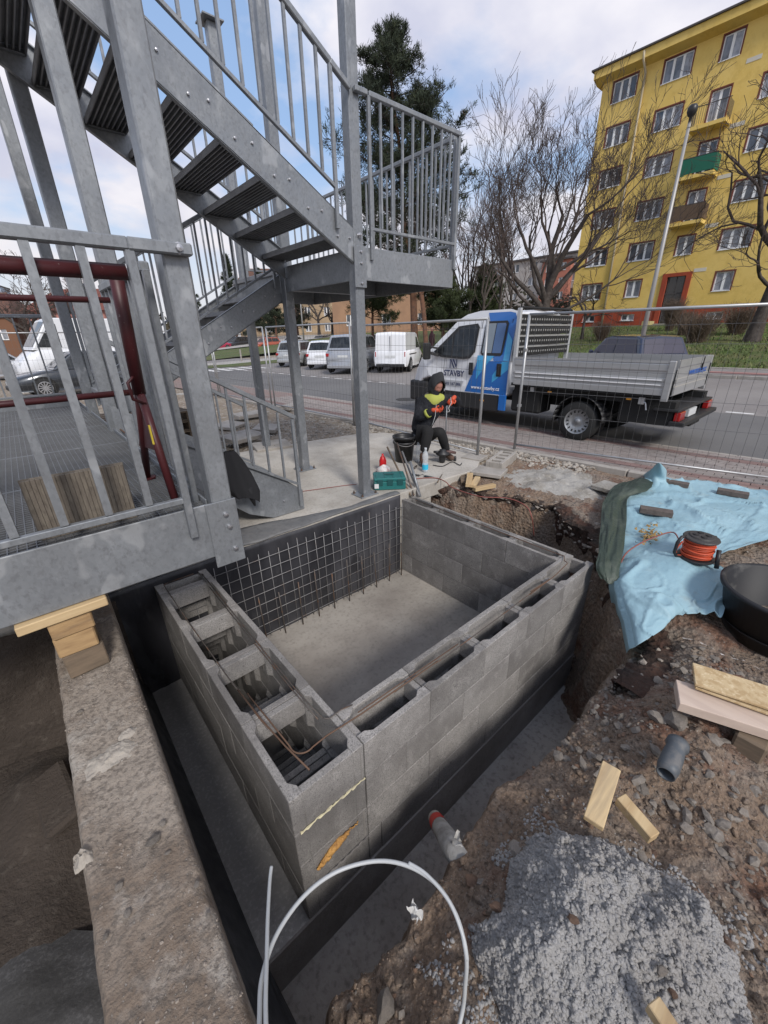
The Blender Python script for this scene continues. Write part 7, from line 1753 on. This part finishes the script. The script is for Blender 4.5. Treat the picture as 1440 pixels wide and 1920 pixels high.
# small bollard by the crossing
for i, (x, y) in enumerate(((9.5, 36.3), (14.0, 33.5))):
    tag(MB().lathe([(0, .9), (.06, .9), (.07, 0)], 10, (x, y, gh(x))).build('bollard', kerb_m, None), ['pale bollard on the far lawn strip near the crossing', 'second pale bollard farther right by the lawn strip'][i], 'bollard')
# distant pedestrian beside the white van
ped = thing('person', 'pedestrian in dark clothes walking on the far pavement behind the white van', 'person', (21.5, 19.9, gh(21.5)))
OFF[per] = OFF[per]
def ped_skin():
    q = OFF[ped]; V = []; 
    pts = [(0, 0, .95), (0, 0, 1.2), (0, 0, 1.42), (0, 0, 1.56), (0, 0, 1.68), (.0, .17, 1.40), (.02, .22, 1.12), (.08, .20, .88), (0, -.17, 1.40), (-.02, -.22, 1.12), (.05, -.20, .88), (0, .09, .9), (.08, .10, .48), (.05, .10, .06), (.18, .10, .03), (0, -.09, .9), (-.08, -.10, .48), (-.14, -.10, .06), (-.01, -.10, .03)]
    rad = [.14, .14, .15, .06, .10, .06, .05, .04, .06, .05, .04, .09, .065, .05, .04, .09, .065, .05, .04]
    ed = [(0, 1), (1, 2), (2, 3), (3, 4), (2, 5), (5, 6), (6, 7), (2, 8), (8, 9), (9, 10), (0, 11), (11, 12), (12, 13), (13, 14), (0, 15), (15, 16), (16, 17), (17, 18)]
    me = bpy.data.meshes.new('body'); me.from_pydata(pts, ed, []); me.materials.append(mat('dark_coat', (.05, .02, .025), .9)); o = bpy.data.objects.new('body', me); link(o); o.parent = ped
    o.modifiers.new('skin', 'SKIN')
    for i, s in enumerate(me.skin_vertices[0].data): s.radius = (rad[i], rad[i]); s.use_root = i == 0
    m = o.modifiers.new('sub', 'SUBSURF'); m.levels = 1; m.render_levels = 1
    MB().lathe([(0, .13), (.07, .10), (.10, 0), (.07, -.10), (0, -.13)], 12, (q.x, q.y, q.z+1.72)).build('head', skin, ped, smooth=True)
ped_skin()

# ================================================================ TREES
bark_d = mat('dark_bark', (.052, .042, .036), .95, layers=((6, 6, .45, .65, (.095, .080, .070), .8),), bump=.8, bscale=12, bdist=.03)
twig_m = mat('bare_twigs', (.066, .050, .043), .95)
twig_b = mat('purple_brown_twigs', (.095, .070, .064), .95)
bark_r = mat('pine_bark', (.15, .075, .045), .95, layers=((5, 6, .45, .65, (.08, .05, .038), .8),), bump=.8, bscale=12, bdist=.03)
needle_a = mat('pine_needles', (.034, .046, .026), .9, layers=((.7, 4, .42, .6, (.018, .026, .016), .9), (2.2, 3, .55, .7, (.07, .082, .038), .7)))
needle_b = mat('light_pine_needles', (.052, .070, .026), .9, layers=((.7, 4, .42, .6, (.026, .036, .016), .9), (2.2, 3, .55, .7, (.10, .11, .045), .7)))
def grow(rr, p, d, L, r, depth, maxd, acc, segs=5, droop=0.0, wob=.22, kids=(3, 5), ratio=.62, spread=.75, upb=.08, minr=.006):
    pts = [p.copy()]; rad = [r]; q = p.copy(); dd_ = d.copy()
    tip = r*(.45 if depth < maxd else .25)
    for i in range(segs):
        dd_ = (dd_+Vector((rr.gauss(0, wob), rr.gauss(0, wob), rr.gauss(0, wob)*.7+upb-droop*(i/segs)))).normalized(); q = q+dd_*(L/segs)
        pts.append(q.copy()); rad.append(max(minr, r+(tip-r)*(i+1)/segs))
    acc.append((depth, pts, rad))
    if depth >= maxd: return
    n = rr.randint(*kids)
    for k in range(n):
        t = rr.uniform(.30, 1.0) if k < n-1 else 1.0
        i = min(int(t*segs), segs-1); f = t*segs-i; b = pts[i].lerp(pts[i+1], f); rb_ = rad[i]+(rad[i+1]-rad[i])*f
        ax = (pts[i+1]-pts[i]).normalized(); o = ax.orthogonal().normalized(); o.rotate(Matrix.Rotation(rr.uniform(0, 6.283), 3, ax))
        nd = (ax+o*spread*rr.uniform(.6, 1.3)).normalized(); grow(rr, b, nd, L*ratio*rr.uniform(.75, 1.2), max(minr, rb_*.66), depth+1, maxd, acc, segs=max(3, segs-1), droop=droop, wob=wob, kids=kids, ratio=ratio, spread=spread, upb=upb, minr=minr)
def bare_tree(name, label, base, Lt, r, seed, first_dirs, maxd=5, kids=(3, 5), ratio=.62, spread=.75, upb=.08, twig=twig_m, group=None, cat='tree', trunk_pts=None, wob=.2, droop=0.0, L1=None, minr=.006, barkm=bark_d):
    rr = random.Random(seed); base = Vector(base); t = thing(name, label, cat, tuple(base), 0, group); acc = []
    tp_ = [base+Vector(p) for p in (trunk_pts or [(0, 0, 0), (0.02, 0.03, Lt*.5), (0, 0, Lt)])]
    acc.append((0, tp_, [r*1.35]+[r*(1-.25*i/len(tp_)) for i in range(1, len(tp_))]))
    for (d, f, l, rf) in first_dirs:
        k = f*(len(tp_)-1); i = min(int(k), len(tp_)-2); b = tp_[i].lerp(tp_[i+1], k-i)
        grow(rr, b, Vector(d).normalized(), l, r*rf, 1, maxd, acc, segs=6, kids=kids, ratio=ratio, spread=spread, upb=upb, wob=wob, droop=droop, minr=minr)
    tm = MB(); cm = MB()
    for dpt, pts, rad in acc:
        n = (10, 8, 6, 4, 3, 3, 3)[min(dpt, 6)]
        (tm if dpt <= 1 else cm).tube(pts, rad, n, cap=False)
    tm.build('trunk', barkm, t, smooth=True); cm.build('crown', twig, t)
    return t
# the big bare tree left of the yellow building
Rr_ = Vector((.76, -.65, 0))       # image right, on the ground
def dir_(r, up, away=0.0): return Rr_*r+Vector((.65, .76, 0))*away+Vector((0, 0, up))
bt = onX(1018, 600, 22.5); 
bare_tree('bare_tree', 'large leafless tree with forked trunk left of the yellow building', (bt.x, bt.y, gh(22.5)), 3.4, .27, 12,
          [(dir_(-.75, .85, .1), .80, 4.2, .55), (dir_(-.25, 1, -.1), 1.0, 3.8, .72), (dir_(.15, 1, .1), 1.0, 3.8, .74), (dir_(.75, .66, -.1), .98, 4.0, .50), (dir_(.9, .28, .1), .72, 3.8, .32), (dir_(-.95, .2, 0), .78, 3.4, .36), (dir_(.5, .6, -.6), .95, 3.6, .45), (dir_(-.4, .6, .7), .95, 3.6, .45), (dir_(-.45, .95, -.4), .9, 3.7, .5), (dir_(.30, .95, .4), .95, 3.8, .5)],
          maxd=6, kids=(3, 4), ratio=.64, spread=.66, upb=.12, wob=.15, trunk_pts=[(0, 0, 0), (.05, 0, 1.4), (.02, -.04, 3.0)], minr=.0072)
# tree at the right edge in front of the yellow building
rt0 = onz(1405, 650, gh(29.5)); 
bare_tree('bare_tree', 'leaning dark bare tree at the right edge in front of the yellow building', (29.5, 29.5*rt0.y/rt0.x, gh(29.5)), 4.0, .30, 23,
          [(dir_(-.9, .35, -.1), .80, 4.2, .50), (dir_(-.35, .95, 0), 1.0, 5.0, .70), (dir_(.4, .9, .1), 1.0, 4.8, .7), (dir_(-.75, .75, .2), .93, 4.6, .55), (dir_(-.95, .25, .0), .62, 3.0, .32), (dir_(-.5, .8, -.5), 1.0, 4.5, .5), (dir_(-.15, 1, .3), 1.0, 5.6, .6)],
          maxd=5, kids=(3, 4), ratio=.64, spread=.8, upb=.07, wob=.24, trunk_pts=[(0, 0, 0), dir_(.10, 1.3), dir_(.25, 2.7), dir_(.42, 4.0)], minr=.009)
# thin small tree in front of the plinth
b0_ = onz(1090, 640, gh(31)); bare_tree('small_bare_tree', 'small crooked bare tree in front of the building plinth, right of the headboard', (31, 31*b0_.y/b0_.x, gh(31)), 1.6, .10, 31,
          [(dir_(-.5, .8), 1.0, 2.4, .8), (dir_(.7, .6), .8, 2.4, .7), (dir_(.1, 1, .2), 1.0, 2.2, .6), (dir_(.9, .15), .9, 1.8, .5)], maxd=4, kids=(4, 6), ratio=.6, spread=.9, upb=.02, wob=.3, droop=.15, minr=.007)
# thicket of bare trees between pine and bare tree
for i, (px, X_, Lt, s, lb) in enumerate(((905, 29, 3.0, 41, 'slender bare tree behind the truck cab, nearest the big bare tree'), (880, 31, 3.4, 42, 'slender bare tree right of the landing railing'), (935, 33, 3.2, 43, 'bare tree in the thicket just left of the big bare tree'), (860, 34, 3.6, 44, 'tall bare tree behind the end post of the landing railing'), (955, 38, 3.0, 45, 'far bare tree close to the grey apartment slab'))):
    q = onX(px, 600, X_); bare_tree('bare_tree', lb, (X_, q.y, gh(X_)), Lt, .13, s, [(dir_(-.3, 1), 1, 4.2, .75), (dir_(.3, 1, .1), 1, 4.0, .75), (dir_(-.6, .8, .1), .8, 3.2, .5), (dir_(.6, .8, -.1), .8, 3.2, .5), (dir_(0, 1, .3), 1, 4.4, .7)], maxd=5, kids=(3, 4), ratio=.62, spread=.62, upb=.14, wob=.18, twig=twig_b, group='bare trees of the thicket', minr=.010)
for i, (px, X_, Lt, s, lb) in enumerate(((625, 45, 2.4, 51, 'broad dark bare tree in front of the cream villa'), (600, 40, 2.6, 52, 'bare tree just left of the broad one at the cream villa'), (48, 12, 3.0, 53, 'bare tree behind the brown house at the far left'), (95, 16, 2.2, 54, 'dense dark bush like tree behind the left white van'))):
    q = onX(px, 645, X_) if px > 200 else None
    base = (X_, q.y, gh(X_)) if q else ((2.2, 60, 0) if px == 48 else (5.2, 58, 0))
    bare_tree('bare_tree', lb, base, Lt, .22, s, [(dir_(-.6, .8), 1, 4.0, .7), (dir_(.6, .8, .1), 1, 4.0, .7), (dir_(0, 1, .1), 1, 4.0, .7), (dir_(-.9, .4), .8, 3.0, .5), (dir_(.9, .4), .8, 3.0, .5)], maxd=5, kids=(3, 5), ratio=.6, spread=.8, upb=.05, wob=.22, minr=.016)
# shrubs by the entrance
def shrub(label, x, y, h, w, n, seed, m_=twig_m):
    rr = random.Random(seed); z = gh(x); s = thing('bare_shrub', label, 'shrub', (x, y, z)); a_ = MB()
    for _ in range(n):
        a = rr.uniform(0, 6.283); sp_ = rr.random()**.5; d = Vector((math.cos(a)*sp_*w/h, math.sin(a)*sp_*w/h, 1)).normalized(); p = Vector((x+rr.gauss(0, .10*w), y+rr.gauss(0, .10*w), z)); L = h*rr.uniform(.6, 1.05); q1 = p+d*L*.5+Vector((rr.gauss(0, .05), rr.gauss(0, .05), 0)); q2 = p+d*L+Vector((rr.gauss(0, .12), rr.gauss(0, .12), 0))
        a_.tube([p, q1, q2], [.012, .009, .004], 3, cap=False)
        for k in range(3):
            t = rr.uniform(.4, .9); b = p.lerp(q2, t); a_.tube([b, b+Vector((rr.gauss(0, .16), rr.gauss(0, .16), rr.uniform(.05, .3)))], [.006, .003], 3, cap=False)
    a_.build('twigs', m_, s)
    return s
shr_m = mat('grey_brown_shrub', (.155, .115, .085), .95)
for (px, X_, h, w, n, sd, lb) in ((1305, 29, 1.75, 1.45, 620, 61, 'large rounded leafless shrub on the lawn left of the leaning tree'), (1375, 33, 1.9, 1.3, 420, 62, 'leafless shrub right behind the leaning tree'), (1250, 36, 2.2, .9, 420, 63, 'upright leafless shrub in front of the entrance steps'), (1275, 33, 1.6, .8, 300, 64, 'low shrub between the entrance shrub and the large rounded one'), (1125, 30, 1.3, .9, 260, 65, 'low leafless shrub behind the blue car on the left')):
    q = onX(px, 640, X_); shrub(lb, X_, q.y, h, w, n, sd, shr_m)
# pines
def pine(label, base, Hh, spread, seed, m_, tilt=(0, 0), clear=.30, n_l=46, r=.22, name='pine_tree', tuft=.19, dens=1.0, shape=None, group=None, tl=15):
    rr = random.Random(seed); base = Vector(base); t = thing(name, label, 'tree', tuple(base), 0, group)
    top = base+Vector((tilt[0], tilt[1], Hh)); tm = MB(); lm = MB(); nm = MB()
    tp_ = [base.lerp(top, k/7)+Vector((rr.gauss(0, .08), rr.gauss(0, .08), 0))*(1 if 0 < k < 7 else 0) for k in range(8)]
    tm.tube(tp_, [r*(1.15-.98*k/7) for k in range(8)], 9, cap=False)
    def tuftat(p, d, s):
        # a brush of needles along the shoot: narrow upright faces
        for _ in range(tl):
            a = Vector((rr.gauss(0, 1), rr.gauss(0, 1), rr.gauss(0, .8)+.5)); a = (a.normalized()*.75+d*.75).normalized(); l = s*rr.uniform(.7, 1.3); w = a.cross(Vector((rr.gauss(0, 1), rr.gauss(0, 1), rr.gauss(0, 1)))).normalized()*l*.085
            b = p+Vector((rr.gauss(0, 1), rr.gauss(0, 1), rr.gauss(0, 1)))*s*.42
            nm.add([b-w, b+w, b+a*l+w*.3, b+a*l-w*.3], [(0, 1, 2, 3)])
    for k in range(n_l):
        f = clear+(1-clear)*((k+rr.random())/n_l)**.92; p = tp_[0].lerp(tp_[-1], f); i = min(int(f*7), 6); p = tp_[i].lerp(tp_[i+1], f*7-i)
        pf = shape(f) if shape else (1-((f-clear)/(1-clear))**1.6)*.92+.12
        L = spread*pf*rr.uniform(.65, 1.15); a = k*2.4+rr.uniform(-.5, .5); d = Vector((math.cos(a), math.sin(a), rr.uniform(-.05, .45)+f*.25)).normalized()
        pts = [p]; q = p.copy(); dd_ = d.copy()
        for j in range(5):
            dd_ = (dd_+Vector((rr.gauss(0, .14), rr.gauss(0, .14), rr.gauss(.03, .12)))).normalized(); q = q+dd_*L/5; pts.append(q.copy())
        lm.tube(pts, [r*.28*(1-f*.6)*(1-j/6)+.01 for j in range(6)], 4, cap=False)
        for j in range(int((7+L*6)*dens)):
            tt = rr.uniform(.25, 1.0)**.8; i2 = min(int(tt*5), 4); b = pts[i2].lerp(pts[i2+1], tt*5-i2); o = Vector((rr.gauss(0, 1), rr.gauss(0, 1), rr.gauss(.25, .55))).normalized(); l2 = L*rr.uniform(.10, .34)*(1.25-tt*.5)
            e_ = b+o*l2; lm.tube([b, b.lerp(e_, .5)+Vector((0, 0, .03)), e_], [.016, .012, .006], 3, cap=False)
            for m in range(3): tuftat(b.lerp(e_, .55+.22*m)+Vector((0, 0, .02)), (o+Vector((0, 0, .5))).normalized(), tuft)
    tm.build('trunk', bark_r, t, smooth=True); lm.build('branches', bark_d, t); nm.build('crown', m_, t)
    return t
pt = onX(725, 45, 24.0); pb = onX(778, 660, 24.0)
def big_shape(f):
    return float(np.interp(f, [.2, .30, .42, .55, .66, .76, .86, .95, 1.0], [.35, .62, .92, 1.0, .90, .80, .62, .38, .18]))
pine('tall dark pine rising behind the landing railing', (24, pb.y, gh(24)), pt.z-gh(24)-.9, 5.2, 71, needle_a, tilt=(0, (pt.y-pb.y)*.9), clear=.20, n_l=92, r=.26, tuft=.22, shape=big_shape, dens=1.05, tl=12)
q = onX(830, 640, 27); pine('lower bushy green pine behind the truck cab', (27, q.y, gh(27)), 4.6, 2.7, 72, needle_b, clear=.2, n_l=40, r=.15, tuft=.20, dens=1.1)
q = onX(700, 640, 29); pine('bushy green pine right of the front stair post, in front of the orange house', (29, q.y, gh(29)), 5.2, 3.0, 73, needle_b, clear=.42, n_l=34, r=.16, tuft=.20, dens=.95)
q = onX(902, 640, 34); pine('dark green pine deep in the thicket', (34, q.y, gh(34)), 5.6, 2.6, 74, needle_b, clear=.15, n_l=34, r=.15, tuft=.22)
def spruce_shape(f): return float(np.interp(f, [0, .15, 1], [.9, 1, .05]))
q = onX(372, 640, 14.0); pine('dark spruce seen between the balusters left of the middle flight', (14.0*2.1, q.y*2.1, .5), 12.5, 3.0, 75, needle_a, clear=.08, n_l=60, r=.2, tuft=.26, shape=spruce_shape, name='spruce_tree', dens=.8)
q = onX(500, 640, 36); pine('tall dark spruce beyond the far car park behind the landing post', (36, q.y, .8), 11.5, 3.4, 76, needle_a, clear=.10, n_l=54, r=.2, tuft=.30, shape=spruce_shape, name='spruce_tree', dens=.8)
q = onX(446, 640, 30); pine('slim dark spruce left of the rear stair posts', (30, q.y, .8), 13, 2.6, 77, needle_a, clear=.10, n_l=54, r=.2, tuft=.30, shape=spruce_shape, name='spruce_tree', dens=.7)
for i, (px, X_, hh, sp_, lb) in enumerate(((560, 40, 7.5, 3.0, 'dark conifer in front of the cream villa, right of the rear stair post'), (655, 43, 6.5, 3.0, 'dark conifer beside the front stair post in front of the villa'), (520, 33, 8.0, 2.4, 'dark conifer seen just under the middle flight'))):
    q = onX(px, 640, X_); pine(lb, (X_, q.y, gh(X_)), hh, sp_, 90+i, needle_a, clear=.12, n_l=36, r=.16, tuft=.30, shape=spruce_shape, name='conifer', dens=.7)
# the trunk standing right beside the white parked van
tb_ = onz(801, 666, .55); tb_ = (18.9, 18.9*tb_.y/tb_.x, gh(18.9))
bare_tree('leaning_tree', 'leaning brown tree trunk between the white parked van and the truck cab', tb_, 3.4, .15, 81, [(dir_(-.4, .9), 1.0, 2.4, .7), (dir_(.4, .8), 1.0, 2.2, .6)], maxd=4, kids=(3, 4), ratio=.6, spread=.7, trunk_pts=[(0, 0, 0), dir_(-.12, 1.4), dir_(-.25, 2.6), dir_(-.40, 3.6)], barkm=bark_r)
# low hedge and far wood that read as masses
hd = MB(); rr = random.Random(91)
for _ in range(16000):
    t = rr.random(); x = 58+rr.gauss(0, 1.5)+t*10; y = 20+t*110; z = gh(x)+abs(rr.gauss(0, 1.7))+.2; s = rr.uniform(.15, .4); a = Vector((rr.gauss(0, 1), rr.gauss(0, 1), rr.gauss(0, 1))).normalized()*s; b = a.cross(Vector((rr.gauss(0, 1), rr.gauss(0, 1), rr.gauss(0, 1)))).normalized()*s*.5
    hd.add([Vector((x, y, z))-a-b, Vector((x, y, z))+a-b, Vector((x, y, z))+a+b, Vector((x, y, z))-a+b], [(0, 1, 2, 3)])
kind(hd.build('far_hedge', mat('brown_hedge', (.060, .052, .034), .95, layers=((.3, 4, .42, .6, (.035, .04, .022), .8),), world_co=True)), 'stuff')
hd = MB()
for _ in range(12000):
    x = rr.uniform(-90, 30); y = 96+rr.gauss(0, 5)+x*.1; z = abs(rr.gauss(0, 2.4))+.2; s = rr.uniform(.3, .7); a = Vector((rr.gauss(0, 1), rr.gauss(0, 1), rr.gauss(0, 1))).normalized()*s; b = a.cross(Vector((rr.gauss(0, 1), rr.gauss(0, 1), rr.gauss(0, 1)))).normalized()*s*.5
    hd.add([Vector((x, y, z))-a-b, Vector((x, y, z))+a-b, Vector((x, y, z))+a+b, Vector((x, y, z))-a+b], [(0, 1, 2, 3)])
kind(hd.build('far_wood', MATS['brown_hedge']), 'stuff')
for k in list(bpy.data.objects):
    if k.name.startswith('railing') and k.type == 'EMPTY': pass
